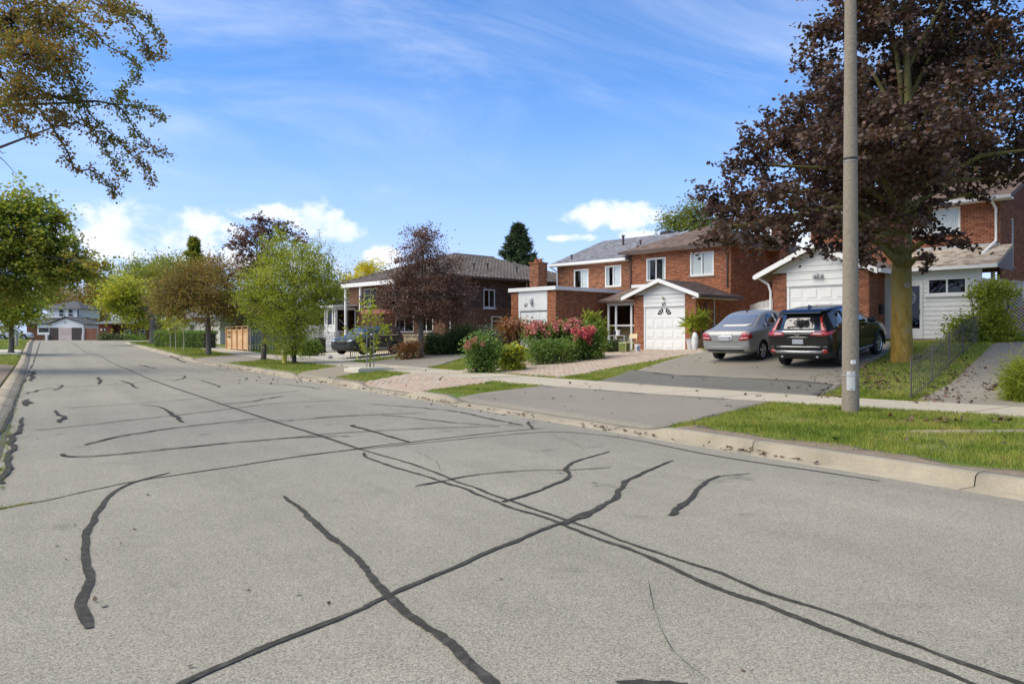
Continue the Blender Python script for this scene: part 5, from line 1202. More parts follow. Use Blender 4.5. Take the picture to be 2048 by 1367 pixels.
def flower_mesh(name, mat, seed):
    rng = np.random.default_rng(seed); c = ell(rng, 90, .7)*np.array([.105, .105, .12]); v, s = leaf_verts(c, .055, OVAL*np.array([1.7, 1]), rng, .1)
    me = np_mesh(name, v, np.arange(len(v)), s); me.materials.append(mat); return me
fm = [flower_mesh('flower_head', m_pink, 1), flower_mesh('flower_head', m_hot, 2), flower_mesh('flower_head', m_dryf, 3)]
def heads(e, base, spots, Z, kind, seed):
    rng = np.random.default_rng(seed)
    for (u, v, r, n) in spots:
        for _ in range(n):
            p = P3(u+rng.normal(0, r), v+rng.normal(0, r*.6), Z+rng.uniform(-.7, -.1)) - base
            o = bpy.data.objects.new('flower_head', fm[kind]); COL.objects.link(o); o.parent = e; o.location = tuple(p); o.rotation_euler = tuple(rng.uniform(-.5, .5, 3)); s = rng.uniform(.75, 1.25); o.scale = (s, s, s)
e, b_, k_ = bush('hydrangea_bush', 'wide hydrangea with pink flower heads beside the paver driveway', [(1075, 676, 28, 18), (1110, 674, 32, 20), (1145, 676, 30, 20), (1090, 660, 28, 13), (1130, 658, 30, 13), (1158, 662, 20, 16), (1062, 662, 14, 12)], 31.5, lf_hyd, 5200, .10, 71)
heads(e, b_, [(1062, 662, 9, 4), (1072, 652, 9, 4), (1082, 645, 8, 4), (1096, 655, 9, 4), (1108, 648, 9, 4), (1118, 660, 9, 3), (1124, 645, 8, 4), (1136, 652, 9, 4), (1148, 645, 9, 4), (1156, 655, 8, 3), (1090, 668, 10, 3), (1140, 666, 10, 2)], 31.5, 0, 5)
e, b_, k_ = bush('hydrangea_bush', 'smaller hydrangea with crimson flower heads nearest the chair', [(1165, 680, 22, 18), (1180, 670, 18, 20), (1190, 685, 16, 14), (1150, 692, 16, 8)], 30.8, lf_hyd, 2600, .10, 72)
heads(e, b_, [(1166, 662, 8, 6), (1158, 668, 7, 3), (1180, 664, 8, 5), (1172, 676, 6, 4)], 30.8, 1, 6)
e, b_, k_ = bush('hydrangea_tree', 'rust-leaved small hydrangea tree before the garage numbered 67', [(1030, 655, 26, 14), (1010, 662, 20, 14), (1045, 665, 22, 14), (1020, 645, 18, 8), (1000, 675, 10, 9)], 33, lf_hyd_r, 3200, .11, 73, skirt=False)
MB().tube([(.55, 0, -.1), (.45, 0, .5), (.2, 0, 1.0)], [.04, .035, .03], 7).build('stem', m_bark, e); heads(e, b_, [(1035, 655, 12, 8), (1050, 662, 8, 5), (1020, 650, 8, 4)], 33, 2, 7)
bush('flowering_shrub', 'round green shrub with a few orange blooms at the edge of the lawn', [(955, 700, 20, 13), (975, 704, 22, 11), (950, 686, 13, 11), (965, 678, 11, 10), (985, 694, 13, 12)], 27.5, lf_hyd, 3000, .10, 74)
e = [o for o in COL.objects if o.name.startswith('flowering_shrub')][0]; heads(e, np.array(e.location), [(960, 684, 6, 2), (938, 690, 4, 2), (945, 680, 5, 1)], 27.5, 2, 8)
bush('hosta_plant', 'low yellow-green leafy plant between the lawn shrubs', [(1022, 702, 18, 6), (1035, 701, 12, 6), (1012, 703, 10, 5)], 28.3, lf_yelgreen, 900, .16, 75, clump=.1)
bush('ground_cover', 'low green ground cover under the pink hydrangea', [(1090, 692, 24, 7), (1115, 692, 22, 7), (1070, 694, 14, 6), (1135, 690, 14, 8)], 30.0, lf_hyd, 2000, .09, 76)
bush('tall_lily_plant', 'tall pale green leafy plant at the end of the flower bed', [(1188, 646, 14, 14), (1195, 660, 12, 16), (1183, 635, 9, 8)], 31.8, lf_green, 700, .3, 77, shape=SLIM, droop=.4, clump=.12, up=0)
bush('porch_shrub', 'low dark shrub below the porch windows', [(1215, 690, 14, 5), (1232, 688, 14, 6), (1225, 694, 10, 3)], 37.5, lf_dkshrub, 1300, .09, 78)
bush('blue_spruce_shrub', 'dark blue-green shrub behind the orange-bloomed shrub', [(978, 668, 10, 14), (970, 680, 12, 12), (985, 680, 10, 12)], 29.5, lf_spruce, 1500, .09, 79)
bush('dark_bush', 'dark rounded bush against the brown brick flank wall', [(925, 670, 22, 20), (905, 678, 20, 16), (940, 668, 14, 18), (890, 684, 16, 12)], 42, lf_dkshrub, 5200, .11, 80, clump=.2)
bush('dark_bush', 'lower dark bush beside the purple tree trunk', [(865, 684, 22, 14), (880, 690, 18, 10), (850, 690, 12, 9)], 42.5, lf_dkshrub, 3600, .11, 81, clump=.2)
bush('weedy_shrub', 'olive weedy shrub behind the low iron fence', [(830, 690, 12, 8), (815, 696, 12, 7), (800, 698, 9, 5)], 39.5, lf_hyd_r, 1200, .1, 82)
bush('corner_shrub', 'loose green shrub at the end of the grey fence', [(622, 688, 12, 8), (632, 692, 10, 6), (610, 694, 10, 5)], 49, lf_hyd, 1600, .14, 83)
bush('vine_shrub', 'sprawling green shrub at the far end of the iron fence', [(1945, 660, 40, 22), (1985, 660, 42, 30), (1915, 672, 26, 10), (2005, 680, 30, 20), (1970, 690, 30, 10), (1925, 650, 26, 12), (1990, 620, 22, 26)], 25.6, lf_green, 6500, .10, 84, clump=.2)
bush('climbing_vine', 'light green vine climbing the corner of the vinyl porch', [(1975, 590, 26, 20), (1990, 575, 30, 14), (1965, 610, 16, 22), (2010, 585, 22, 16), (1985, 620, 14, 24), (1950, 585, 14, 8)], 26.3, lf_green, 3000, .10, 85, clump=.14, skirt=False)
bush('ornamental_grass', 'clump of pale yellow-green grass at the right edge', [(2054, 748, 18, 22), (2066, 768, 26, 14), (2050, 778, 14, 7)], 14.9, lf_green, 3800, .28, 86, shape=SLIM*np.array([.17, 1]), droop=.3, clump=.14, up=-.2)
bush('low_weeds', 'low weeds at the far end of the right-hand drive', [(2020, 694, 30, 5), (1990, 697, 16, 4), (2050, 692, 20, 6)], 26, lf_hyd, 1500, .09, 87)
for i, (u, v, ru, rv, lab) in enumerate(((212, 676, 12, 7, 'rounded dark shrub at the brick corner of the far bungalow'), (245, 680, 14, 6, 'low shrub before the far bungalow, left of the pale bush'), (268, 678, 14, 8, 'pale grey-green bush before the far bungalow'), (228, 682, 8, 4, 'small green shrub between the bushes of the far bungalow'))):
    bush('bungalow_shrub', lab, [(u, v, ru, rv), (u+ru*.5, v+1, ru*.7, rv*.8)], 126, lf_dkshrub if i != 2 else lf_hyd, 1100, .3, 90+i, clump=.5, group='shrubs before the far bungalow')
def hedge(label, pts, w, h, seed, n):
    rng = np.random.default_rng(seed); P = [np.array(p) for p in pts]; base = np.array([P[0][0], P[0][1], Hs(*P[0])]); e = empty('clipped_hedge', tuple(base), 0, label, 'hedge'); cs = []; mb = MB(); tot = sum(np.linalg.norm(b-a) for a, b in zip(P, P[1:]))
    for a, b in zip(P, P[1:]):
        d = b-a; L = np.linalg.norm(d); d /= L; nn = np.array([-d[1], d[0]]); m = int(n*L/tot); t = rng.uniform(0, L, m); face = rng.integers(0, 5, m)
        y = np.where(face < 2, -w/2, np.where(face == 4, w/2, rng.uniform(-w/2, w/2, m))); z = np.where((face == 2) | (face == 3), h, rng.uniform(0.02, h, m)); q = a + d*t[:, None] + nn*y[:, None]
        end = rng.uniform(0, 1, m) < .08; q = np.where(end[:, None], a + d*np.where(rng.uniform(0, 1, m) < .5, 0, L)[:, None] + nn*rng.uniform(-w/2, w/2, m)[:, None], q)
        zz = H(q[:, 0], q[:, 1]) + z; c = np.stack([q[:, 0], q[:, 1], zz], 1) - base; c += rng.normal(0, .05, c.shape) + (.05*np.sin(t*2.1))[:, None]*np.array([nn[0], nn[1], .8]); cs.append(c)
        A, Bq = a-base[:2], b-base[:2]; i_ = w/2-.12; mb.prism([(*(A-nn*i_), Hs(*a)-base[2]), (*(A+nn*i_), Hs(*a)-base[2]), (*(Bq+nn*i_), Hs(*b)-base[2]), (*(Bq-nn*i_), Hs(*b)-base[2])], (0, 0, h-.12))
    mb.build('hedge_core', m_bark_d, e); c = np.concatenate(cs); v, s = leaf_verts(c, .13, OVAL, rng, .3); crown_obj(e, v, s, [lf_hyd, m_bark_d], None, 'foliage')  # solid dark box stands in for the shaded inside of the hedge
h1, h2, h3 = G(322, 693)[:2], G(420, 696)[:2], G(425, 690)[:2]
hedge('clipped green hedge along the sidewalk behind the saplings', [h1, h2], 1.3, 1.35, 95, 9000)
hd = G(470, 690)[:2]; hedge('low dark hedge on the lawn left of the cedar screen', [G(432, 686)[:2], G(452, 686)[:2]], 1.2, 1.0, 96, 1800)
# ================================================================== house 63: brown brick, tiled hip roof
RZ63 = R_(-78); o63 = W(890, 47.); Z63 = .80
h63 = empty('brick_house', (o63[0], o63[1], Z63), RZ63, 'brown brick house with brown tiled hip roof and white glazed entrance', 'house')
w63 = 10.9; foot(h63, -w63, 0, 0, 14)
sw = [(3.1, 2.55, 4.1, 3.75), (5.6, 2.55, 6.4, 3.75)]
wall(h63, (0, 0, -.4), EY, EX, 14, 3.0, [(a, max(0, b+.4), c, 3.0) for a, b, c, d in sw if b+.4 < 3.0], m_brick63, m_mortar_d)
wall(h63, (0.012, 0, 2.6), EY, EX, 14, 1.75, [(a, 0, c, d-2.6) for a, b, c, d in sw], m_mansard, m_trim_b, bw=.34, bh=.115)
fo = [(-5.2, 1.0, -3.2, 2.1), (-9.0, 2.75, -7.4, 4.0), (-6.0, 2.75, -4.4, 4.0), (-2.6, 1.0, -1.2, 2.1)]
wall(h63, (-w63, 0, -.4), EX, -EY, w63, 4.75, [(a+w63, b+.4, c+w63, d+.4) for a, b, c, d in fo], m_brick63, m_mortar_d)
for a, b, c, d in fo: window(h63, a, c, b, d, 0, panes=2, fw=.07, curtain=False, glass=m_glass_d)
for a, b, c, d in sw: window(h63, a, c, b, d, 0.012, axis='y', panes=2, fw=.08, curtain=False, glass=m_glass_d, sill_mat=m_white)
wall(h63, (-w63, 14, -.4), -EY, -EX, 14, 4.75, [], m_brick63, m_mortar_d, bw=.6, bh=.3)
zE3, zR3 = 4.42, 6.5; ov = .5; xm = -w63/2
def tile_face(eL, eR, rR, rL):
    """roof face with rounded tile columns running up the slope in overlapping courses"""
    eL, eR, rR, rL = [np.array(q, float) for q in (eL, eR, rR, rL)]; n = np.cross(eR-eL, (rL+rR)/2-eL); n /= np.linalg.norm(n); n = n if n[2] > 0 else -n
    mb = MB(); mb.prism([eL, eR, rR, rL] if np.linalg.norm(rR-rL) > 1e-3 else [eL, eR, rR], -n*.1); r = mb.build('roof', m_tile, h63)
    L = np.linalg.norm(eR-eL); u = (eR-eL)/L; up = (rL+rR)/2 - (eL+eR)/2; up = up - u*(up@u); hl = np.linalg.norm(up); up /= hl; a = (rL-eL)@u; b = (rR-eL)@u; V = []; c = .34; w = .3
    for i in range(int(hl/c)+1):
        s0, s1 = i*c, min((i+1)*c+.03, hl)
        lo, hi = a*s0/hl, L+(b-L)*s0/hl; x = math.ceil(lo/w)*w
        while x + w < hi + .02:
            q = eL+u*x
            ring = []
            for s_, lift in ((s0, .03), (s1, .004)):
                for f, hgt in ((0, 0), (.25, .045), (.5, .05), (.75, .03), (.97, 0)): ring.append(q + u*f*w + up*s_ + n*(lift+hgt))
            V.append(ring); x += w
    if V:
        V = np.array(V); k = len(V); fl = np.array([(j, j+1, j+6, j+5) for j in range(4)]); lo = (np.arange(k)[:, None, None]*10 + fl[None]).ravel()
        o = link('roof_tile', np_mesh('roof_tiles', V.reshape(-1, 3), lo, [4]*(4*k)), r, [m_tile]); o['kind'] = 'stuff'
X0, X1, Y0, Y1 = -w63-ov, ov, -ov, 14+ov; A3 = (xm, Y0+5.6, zR3); B3 = (xm, Y1-5.6, zR3)
tile_face((X0, Y0, zE3), (X1, Y0, zE3), A3, A3); tile_face((X1, Y0, zE3), (X1, Y1, zE3), B3, A3); tile_face((X0, Y1, zE3), (X0, Y0, zE3), A3, B3)
MB().tube([A3, B3], .11, 8).build('ridge_cap', m_tile, h63); MB().tube([(X1, Y0, zE3+.03), A3], .09, 8).build('ridge_cap', m_tile, h63); MB().tube([(X0, Y0, zE3+.03), A3], .09, 8).build('ridge_cap', m_tile, h63)
for nm, a in (('gutter', (X0, X1, Y0-.1, Y0, zE3-.1, zE3+.03)), ('gutter', (X1, X1+.1, Y0-.1, Y1, zE3-.1, zE3+.03)), ('soffit', (X0, X1-.01, Y0+.01, -.001, zE3-.13, zE3-.08)), ('soffit', (.02, X1-.01, .0, Y1, zE3-.13, zE3-.08))): B(nm, *a, m_trim_b, h63)
for (y, z) in ((3.2, .35), (7, .3), (4.6, .6)): MB().lathe([(.05, 0), (.05, .3), (.09, .3), (.09, .36)], 8, c=(X1-1.2-z, y, zE3+.55+z*.35)).build('roof_vent', m_black, h63)
gutter_pipe(h63, [(.06, .35, 2.6), (.06, .35, .3)], .05, m_white); gutter_pipe(h63, [(.06, 6.9, 4.3), (.06, 6.9, 3.6)], .06, m_white)
# plastered chimney and trellis on the flank
tr = MB()
for y in (3.7, 4.55): tr.bar((.14, y, -.2), (.14, y, 2.0), .05, .05)
tr.bar((.14, 3.7, 2.0), (.14, 4.55, 2.0), .05, .05); tr.bar((.14, 3.7, 1.7), (.14, 4.55, 1.7), .04, .04); tr.build('garden_trellis', m_white, h63)
# white glazed entrance on a stone base
vx0, vx1, vy, vz = -11.35, -9.9, -1.7, 1.05
def stones(parent, x0, x1, y, z0, z1, mat, seed, axis='x', sgn=1, name='stone'):
    rnd = random.Random(seed); z = z0
    while z < z1-.05:
        h = min(rnd.uniform(.12, .22), z1-z); x = x0
        while x < x1-.05:
            w = min(rnd.uniform(.2, .45), x1-x); d = rnd.uniform(.02, .05)
            if axis == 'x': MB().box(x+.012, x+w-.012, y-d, y, z+.01, z+h-.01).build(name, mat, parent, bevel=.012)
            else: MB().box(y, y+d, x+.012, x+w-.012, z+.01, z+h-.01).build(name, mat, parent, bevel=.012)
            x += w
        z += h
vb = B('entrance_base', vx0, vx1, vy, -.001, -.4, vz, m_mortar, h63); stones(vb, vx0, vx1, vy, -.35, vz, m_stone_w, 3); stones(vb, vy, -.05, vx1, -.35, vz, m_stone_w, 4, 'y')
fr = MB(); zt = 2.72
for x in (vx0, vx0+.3, vx1-.42, vx1-.12): fr.box(x, x+.12, vy+.01, vy+.1, vz, zt)
fr.box(vx0+.12, vx1-.12, vy+.015, vy+.1, vz, vz+.5).box(vx0+.12, vx1-.12, vy+.015, vy+.1, zt-.2, zt)
for y in (vy+.1, vy+.85, -.12): fr.box(vx1-.1, vx1-.005, y, y+.09, vz, zt)
fr.box(vx1-.1, vx1-.005, vy+.1, -.05, zt-.15, zt).box(vx1-.1, vx1-.005, vy+.1, -.05, vz, vz+.08); fr.build('entrance_frame', m_white, h63)
B('entrance_pane', vx0+.42, vx1-.42, vy+.05, vy+.06, vz+.5, zt-.2, m_glass_d, h63); B('entrance_pane', vx1-.06, vx1-.05, vy+.19, vy+.85, vz+.08, zt-.15, m_glass_d, h63); B('entrance_pane', vx1-.06, vx1-.05, vy+.94, -.12, vz+.08, zt-.15, m_glass_d, h63)
B('entrance_wall', vx0+.02, vx0+.06, vy+.1, -.02, vz, zt, m_room, h63)
MB().prism([(vx0-.2, vy-.25, zt), (vx1+.15, vy-.25, zt), (vx1+.15, 0, zt+.12), (vx0-.2, 0, zt+.12)], (0, 0, .14)).build('entrance_roof', m_white, h63)
st = MB()
for i in range(6): st.box(vx1+.05+i*.3, vx1+.35+i*.3, vy+.35, -.3, -.4, vz-.16*(i+1))
st.build('steps', m_trim_b, h63)
rl = MB().tube([(vx1+.1, vy+.3, vz), (vx1+.1, vy+.3, vz+.9)], .035, 6).tube([(vx1+.1, vy+.3, vz+.85), (vx1+1.9, vy+.3, -.1+.85)], .03, 6).tube([(vx1+1.9, vy+.3, -.3), (vx1+1.9, vy+.3, .78)], .03, 6); rl.build('stair_rail', m_black, h63)
# balcony with white posts and red-brown slab, stone planter
B('balcony_slab', -7.0, -3.3, -1.5, -.005, 2.2, 2.48, M('red_brown_paint', (.28, .10, .075), (.34, .13, .10), 3, .7), h63)
for x in (-9.2, -7.35, -3.5): B('porch_post', x, x+.14, -1.4, -1.27, -.3 if x < -8 else 2.48, 4.1, m_white, h63)
B('awning_fascia', -9.4, -3.2, -1.55, -1.42, 4.02, 4.25, m_white, h63); MB().prism([(-9.4, -1.5, 4.25), (-3.2, -1.5, 4.25), (-3.2, 0, 4.38), (-9.4, 0, 4.38)], (0, 0, .03)).build('awning_roof', m_white, h63)
for k in range(18): B('balcony_bar', -7.2+k*.21, -7.18+k*.21, -1.43, -1.41, 2.48, 3.35, m_black, h63)
B('balcony_rail', -7.3, -3.4, -1.45, -1.39, 3.35, 3.4, m_black, h63)
pl = B('planter_wall', -4.9, .3, -1.6, -1.0, -.4, .78, m_mortar, h63); stones(pl, -4.9, -2.0, -1.6, -.35, .78, m_stone_b, 9); stones(pl, -2.0, .3, -1.6, -.35, .78, m_stone_b, 10)
B('planter_cap', -5.0, .4, -1.7, -.9, .785, .86, m_conc, h63)
gutter_pipe(h63, [(-2.6, -1.5, 2.3), (-2.6, -1.5, 1.2), (-2.9, -1.75, .95), (-2.9, -1.75, -.2)], .06, m_black)
# low iron fence before 63
def iron_fence(name, label, A, Bq, hgt, n, post_every, pick=.012, rails=(.12, .82), cat='fence', tilt=0, rail_w=.022):
    A = np.array(A, float); Bq = np.array(Bq, float); base = np.array([A[0], A[1], Hs(*A)]); e = empty(name, tuple(base), 0, label, cat); g = lambda t: (A+(Bq-A)*t)
    top = lambda t, h: np.array([*(g(t)-A), Hs(*g(t))-base[2]+h])
    for r in rails:
        mb = MB()
        for i in range(8): mb.bar(top(i/8, hgt*r), top((i+1)/8+.002, hgt*r), rail_w, rail_w)
        mb.build('rail', m_iron, e)
    for i in range(n+1):
        t = i/n; post = i % post_every == 0; w = pick*(3 if post else 1); hh = hgt*(1.02 if post else random.uniform(.97, 1.0))
        p0, p1 = top(t, -.05), top(t, hh); p1 = p1 + np.array([tilt, 0, 0])
        if post: MB().bar(p0, p1, w, w).build('post', m_iron, e)
        else:
            mb = MB().bar(p0, p1, w, w); mb.lathe([(w*1.5, 0), (w*.9, .03), (.001, .07)], 4, c=tuple(p1)); mb.build('picket', m_iron, e)
    return e
iron_fence('low_iron_fence', 'low black iron fence on the lawn before the dark car', G(701, 718)[:2], G(845, 703)[:2], .62, 40, 10, .014, (.15, .9))
fa, fb = G(1822, 799)[:2], W(1967, 26.2)
iron_fence('iron_picket_fence', 'black iron picket fence running uphill between lawn and right-hand drive', fa, fb, .86, 55, 11, .008, (.10, .84), rail_w=.015)
# white stone on the lawn
q = G(659, 718); rk = MB().lathe([(.02, 0), (.14, .02), (.16, .1), (.1, .2), (.01, .24)], 7).build('white_stone', m_stone_w); rk.location = tuple(q); rk.rotation_euler = (.2, .3, .4); rk.scale = (1.2, .6, 1); tag(rk, 'small white stone at the corner of the lawn by the pale driveway', 'stone')

# ------------------------------------------------------------------ fences on the left of 63
def boards_fence(name, label, A, Bq, hgt, mat, vertical=True, bw=.14, gap=.02, posts=0, cat='fence', th=.02, rows=None, sag=0, alt=0):
    A = np.array(A, float); Bq = np.array(Bq, float); L = np.linalg.norm(Bq-A); d = (Bq-A)/L; base = np.array([A[0], A[1], Hs(*A)]); e = empty(name, tuple(base), math.atan2(d[1], d[0]), label, cat)
    zb = lambda x: Hs(*(A+d*x))-base[2]
    if vertical:
        n = int(L/(bw+gap))
        for i in range(n):
            x = i*(bw+gap); z = zb(x); off = alt if i % 2 else 0
            MB().box(x, x+bw, -th/2+off, th/2+off, z+.05, z+hgt-random.uniform(0, .03)).build('board', mat, e)
        for h in (.35, hgt-.35): B('rail', 0, L, th/2+.001 if not alt else th/2, th/2+.05 if not alt else alt-th/2, h, h+.09, mat, e)
    else:
        n = int((hgt-.05)/(bw+gap))
        for i in range(n): B('board', 0, L, -th/2, th/2, .05+i*(bw+gap), .05+i*(bw+gap)+bw, mat, e)
    for k in range(posts+1):
        x = L*k/max(posts, 1); B('post', x-.045, x+.045, -th/2-.1, -th/2-.001, zb(x)-.1, hgt+.03, mat, e)
    B('cap_rail', -.05, L+.05, -.1, .05, hgt+.031, hgt+.07, mat, e) if not vertical else None
    return e
ca, cb = G(454, 698)[:2], G(498, 703)[:2]
boards_fence('cedar_screen', 'new cedar privacy screen of horizontal boards beside the sidewalk', ca, cb, 1.75, m_cedar, False, .135, .008, 4)
boards_fence('board_fence', 'weathered grey board fence between the cedar screen and the bright green tree', cb + (cb-ca)*.04, G(605, 694)[:2]+np.array([1.0, .5]), 1.7, m_greywood, True, .14, .03, 0, alt=.09)
boards_fence('board_fence', 'short grey slat fence section left of the white glazed entrance', W(618, 58), W(668, 53.5), 1.9, m_greywood, True, .12, .06, 0)
q = G(544, 704); r_ = MB().tube([(0, 0, -.05), (.05, 0, 1.45)], .012, 5).lathe([(.05, 1.43), (.06, 1.47), (.01, 1.52)], 8, c=(.05, 0, 0)).build('marker_rod', m_white); r_.location = tuple(q); tag(r_, 'thin white marker rod standing before the grey board fence', 'marker')
# white picket gate between 65 and 69, and pieces seen between the houses
ga, gb = W(1478, 43), W(1548, 36.5)
boards_fence('picket_gate', 'white picket gate between the two brick houses above the silver car', ga, gb, 2.3, m_white, True, .1, .13, 0, cat='gate')
lt = empty('lattice_screen', (*W(2008, 27.0), Hs(*W(2008, 27.0))), R_(-76), 'white diagonal lattice screen at the right edge', 'lattice')
mb = MB(); Lw, Lh = 2.4, 1.75
def clipd(x0, sgn):
    pts = []
    for t in np.linspace(0, Lh, 2): pts.append((x0+sgn*t, t))
    (xa, za), (xb, zb_) = pts
    def cl(x): return min(max(x, 0), Lw)
    if sgn > 0: a = max(xa, 0); za = a-x0; b = min(xb, Lw); zb_ = b-x0
    else: a = min(xa, Lw); za = x0-a; b = max(xb, 0); zb_ = x0-b
    return (a, za, b, zb_)
s = -Lh
while s < Lw:
    a, za, b, zb_ = clipd(s, 1)
    if b-a > .03: mb.bar((a, 0, za), (b, 0, zb_), .008, .038, up=(0, 1, 0))
    a, za, b, zb_ = clipd(s+Lh, -1)
    if a-b > .03: mb.bar((a, .012, za), (b, .012, zb_), .008, .038, up=(0, 1, 0))
    s += .115
o_ = mb.build('lattice_strip', m_white, lt); o_['kind'] = 'stuff'
MB().box(-.05, 0, -.03, .04, -.1, Lh).box(Lw, Lw+.05, -.03, .04, -.1, Lh).box(-.05, Lw+.05, -.03, .04, Lh, Lh+.06).build('lattice_frame', m_white, lt)
for k in range(5): B('fence_board', -.2+k*.15, -.07+k*.15, .12, .14, 1.2, 2.0, m_greywood, lt)
B('fence_rail', -.25, .6, .1, .119, 2.0, 2.07, m_greywood, lt)
ar = empty('vine_trellis', (*W(1978, 26.6), Hs(*W(1978, 26.6))), R_(-76), 'weathered post frame carrying the climbing vine', 'trellis')
for x in (-.3, .15): B('post', x, x+.07, 0, .07, -.1, 2.05, m_greywood, ar)
B('crossbar', -.4, .35, -.01, .09, 2.051, 2.12, m_greywood, ar)

# ------------------------------------------------------------------ far end of the street
def far_house():
    Zf = 132.; b = W(100, Zf); base = (b[0], b[1], Hs(b[0], b[1])); e = empty('far_house', base, -TH, 'far white two-storey house with a gabled double garage closing the street', 'house'); k = Zf/F_PX
    z = lambda v: CAM_Z-(v-HOR)*k - base[2]; x = lambda u: (u-100)*k
    m_w = m_white; m_dkroof = M('dark_roof', (.07, .07, .07), (.10, .10, .10), .8, .9)
    foot(e, x(45), x(168), 0, 12)
    # garage
    MB().add([(x(98), 0, -.5), (x(167), 0, -.5), (x(167), 0, z(648)), (x(132), 0, z(636)), (x(98), 0, z(648)), (x(98), 6, -.5), (x(167), 6, -.5), (x(167), 6, z(648)), (x(132), 6, z(636)), (x(98), 6, z(648))],
             [(0, 1, 2, 3, 4), (0, 4, 9, 5), (1, 6, 7, 2)]).build('garage_wall', m_w, e)
    for s in (-1, 1):
        xa = x(94) if s < 0 else x(172)
        MB().prism([(xa, -.4, z(649)), (x(132), -.4, z(634)), (x(132), 7, z(634)), (xa, 7, z(649))], (0, 0, .12)).build('garage_roof', m_dkroof, e)
    B('garage_door', x(99), x(117), -.06, -.004, 0, z(655), M('brown_door', (.05, .035, .03), (.075, .05, .042), 1.5, .6), e); B('garage_door', x(144), x(164), -.06, -.004, 0, z(655), bpy.data.materials['brown_door'], e)
    d = B('door_bay', x(117.5), x(143.5), -.05, -.004, 0, z(655), M('pinkish_siding', (.52, .42, .37), (.58, .48, .42), 1, .8), e)
    for i in range(6): B('bay_board', x(119+i*4), x(122+i*4), -.09, -.05, z(668), z(656.5), bpy.data.materials['pinkish_siding'], d)
    for u in (93.5, 166): MB().box(x(u), x(u+5), -.5, .2, -.3, z(669)).build('gate_pillar', m_stone_w, e)
    text_part('house_number', '33', .5, m_black, e, (x(130.5), -.02, z(645)), (R_(90), 0, 0))
    # lower wing with window, left
    B('wing_wall', x(46), x(96), 1.0, 7, -.4, z(647), m_brick63, e); MB().prism([(x(40), .5, z(647)), (x(98), .5, z(647)), (x(98), 7, z(633)), (x(52), 7, z(633))], (0, 0, .12)).build('wing_roof', m_dkroof, e)
    B('window', x(68), x(94), .93, .998, z(669), z(648.5), m_w, e); B('pane', x(71), x(91), .9, .929, z(664), z(655), m_black, e)
    # upper storey
    B('upper_wall', x(60), x(124), 5, 12, z(634), z(615), m_w, e); MB().add([(x(52), 4.4, z(615)), (x(132), 4.4, z(615)), (x(132), 13, z(615)), (x(52), 13, z(615)), (x(100), 8.5, z(598)), (x(86), 8.5, z(598))], [(0, 1, 4, 5), (1, 2, 4), (2, 3, 5, 4), (3, 0, 5), (0, 3, 2, 1)]).build('upper_roof', m_dkroof, e)
    for u in (84, 103):
        w_ = B('window', x(u), x(u+10), 4.9, 4.998, z(631), z(616.5), m_w, e); B('pane', x(u+.8), x(u+9.2), 4.86, 4.899, z(630), z(625.5), m_black, w_); B('pane', x(u+.8), x(u+9.2), 4.86, 4.899, z(624), z(617), m_black, w_)
    B('downspout', x(123), x(125), 4.8, 4.95, z(634), z(617), m_black, e)
far_house()
def far_bungalow():
    Zf = 128.; b = W(197, Zf); base = (b[0], b[1], Hs(b[0], b[1])); e = empty('bungalow', base, -TH, 'low red brick bungalow with grey-green roof at the bend', 'house'); k = Zf/F_PX; z = lambda v: CAM_Z-(v-HOR)*k - base[2]; x = lambda u: (u-197)*k
    foot(e, 0, x(300), 0, 9)
    B('brick_wall', x(197), x(224), 0, 8, -.4, z(648), m_brick65, e); B('brick_wall', x(224), x(330), 1.2, 8, -.4, z(648), m_brick63, e)
    MB().add([(x(189), -.8, z(647)), (x(340), -.8, z(647)), (x(340), 9, z(647)), (x(189), 9, z(647)), (x(222), 4, z(636)), (x(310), 4, z(636))], [(0, 1, 5, 4), (1, 2, 5), (2, 3, 4, 5), (3, 0, 4), (0, 3, 2, 1)]).build('roof', M('grey_green_roof', (.12, .13, .12), (.17, .18, .16), .8, .9), e)
    for u in (242, 271): B('window', x(u), x(u+12), 1.12, 1.198, z(667), z(659), m_white, e); B('pane', x(u+1.2), x(u+10.8), 1.08, 1.119, z(666), z(660), m_black, e)
    for u in (204, 211): MB().lathe([(.05, .1), (.14, .05), (.16, -.2), (.05, -.3)], 8, c=(x(u), -.15, z(658))).build('wall_lamp', m_white, e)
far_bungalow()
gq = W(168, 130); e = boards_fence('wooden_gate', 'tall red-brown board gate between the far garage and the bungalow', W(171, 130), W(195, 129), 2.0, m_redwood, True, .18, .01, 0, cat='gate')
def mid_house():
    Zf = 82.; b = W(372, Zf); base = (b[0], b[1], Hs(b[0], b[1])); e = empty('white_bungalow', base, R_(-80), 'pale bungalow with blue-grey roof half hidden behind the hedge', 'house')
    foot(e, -6, 10, -1, 9)
    B('wall', -6, 9.5, 0, 8, -.4, 2.5, M('cream_stucco', (.5, .47, .4), (.58, .55, .48), 1.2, .9), e); MB().add([(-6.6, -.6, 2.5), (10.1, -.6, 2.5), (10.1, 8.6, 2.5), (-6.6, 8.6, 2.5), (-2.5, 4, 4.6), (6, 4, 4.6)], [(0, 1, 5, 4), (1, 2, 5), (2, 3, 4, 5), (3, 0, 4), (0, 3, 2, 1)]).build('roof', M('blue_grey_roof', (.24, .27, .32), (.30, .33, .38), .9, .9), e)
    for x in (-3, 1.2, 5.6): w_ = B('window', x, x+1.6, -.07, -.001, .8, 2.0, m_white, e); B('pane', x+.12, x+1.48, -.09, -.071, .92, 1.88, m_black, w_)
mid_house()
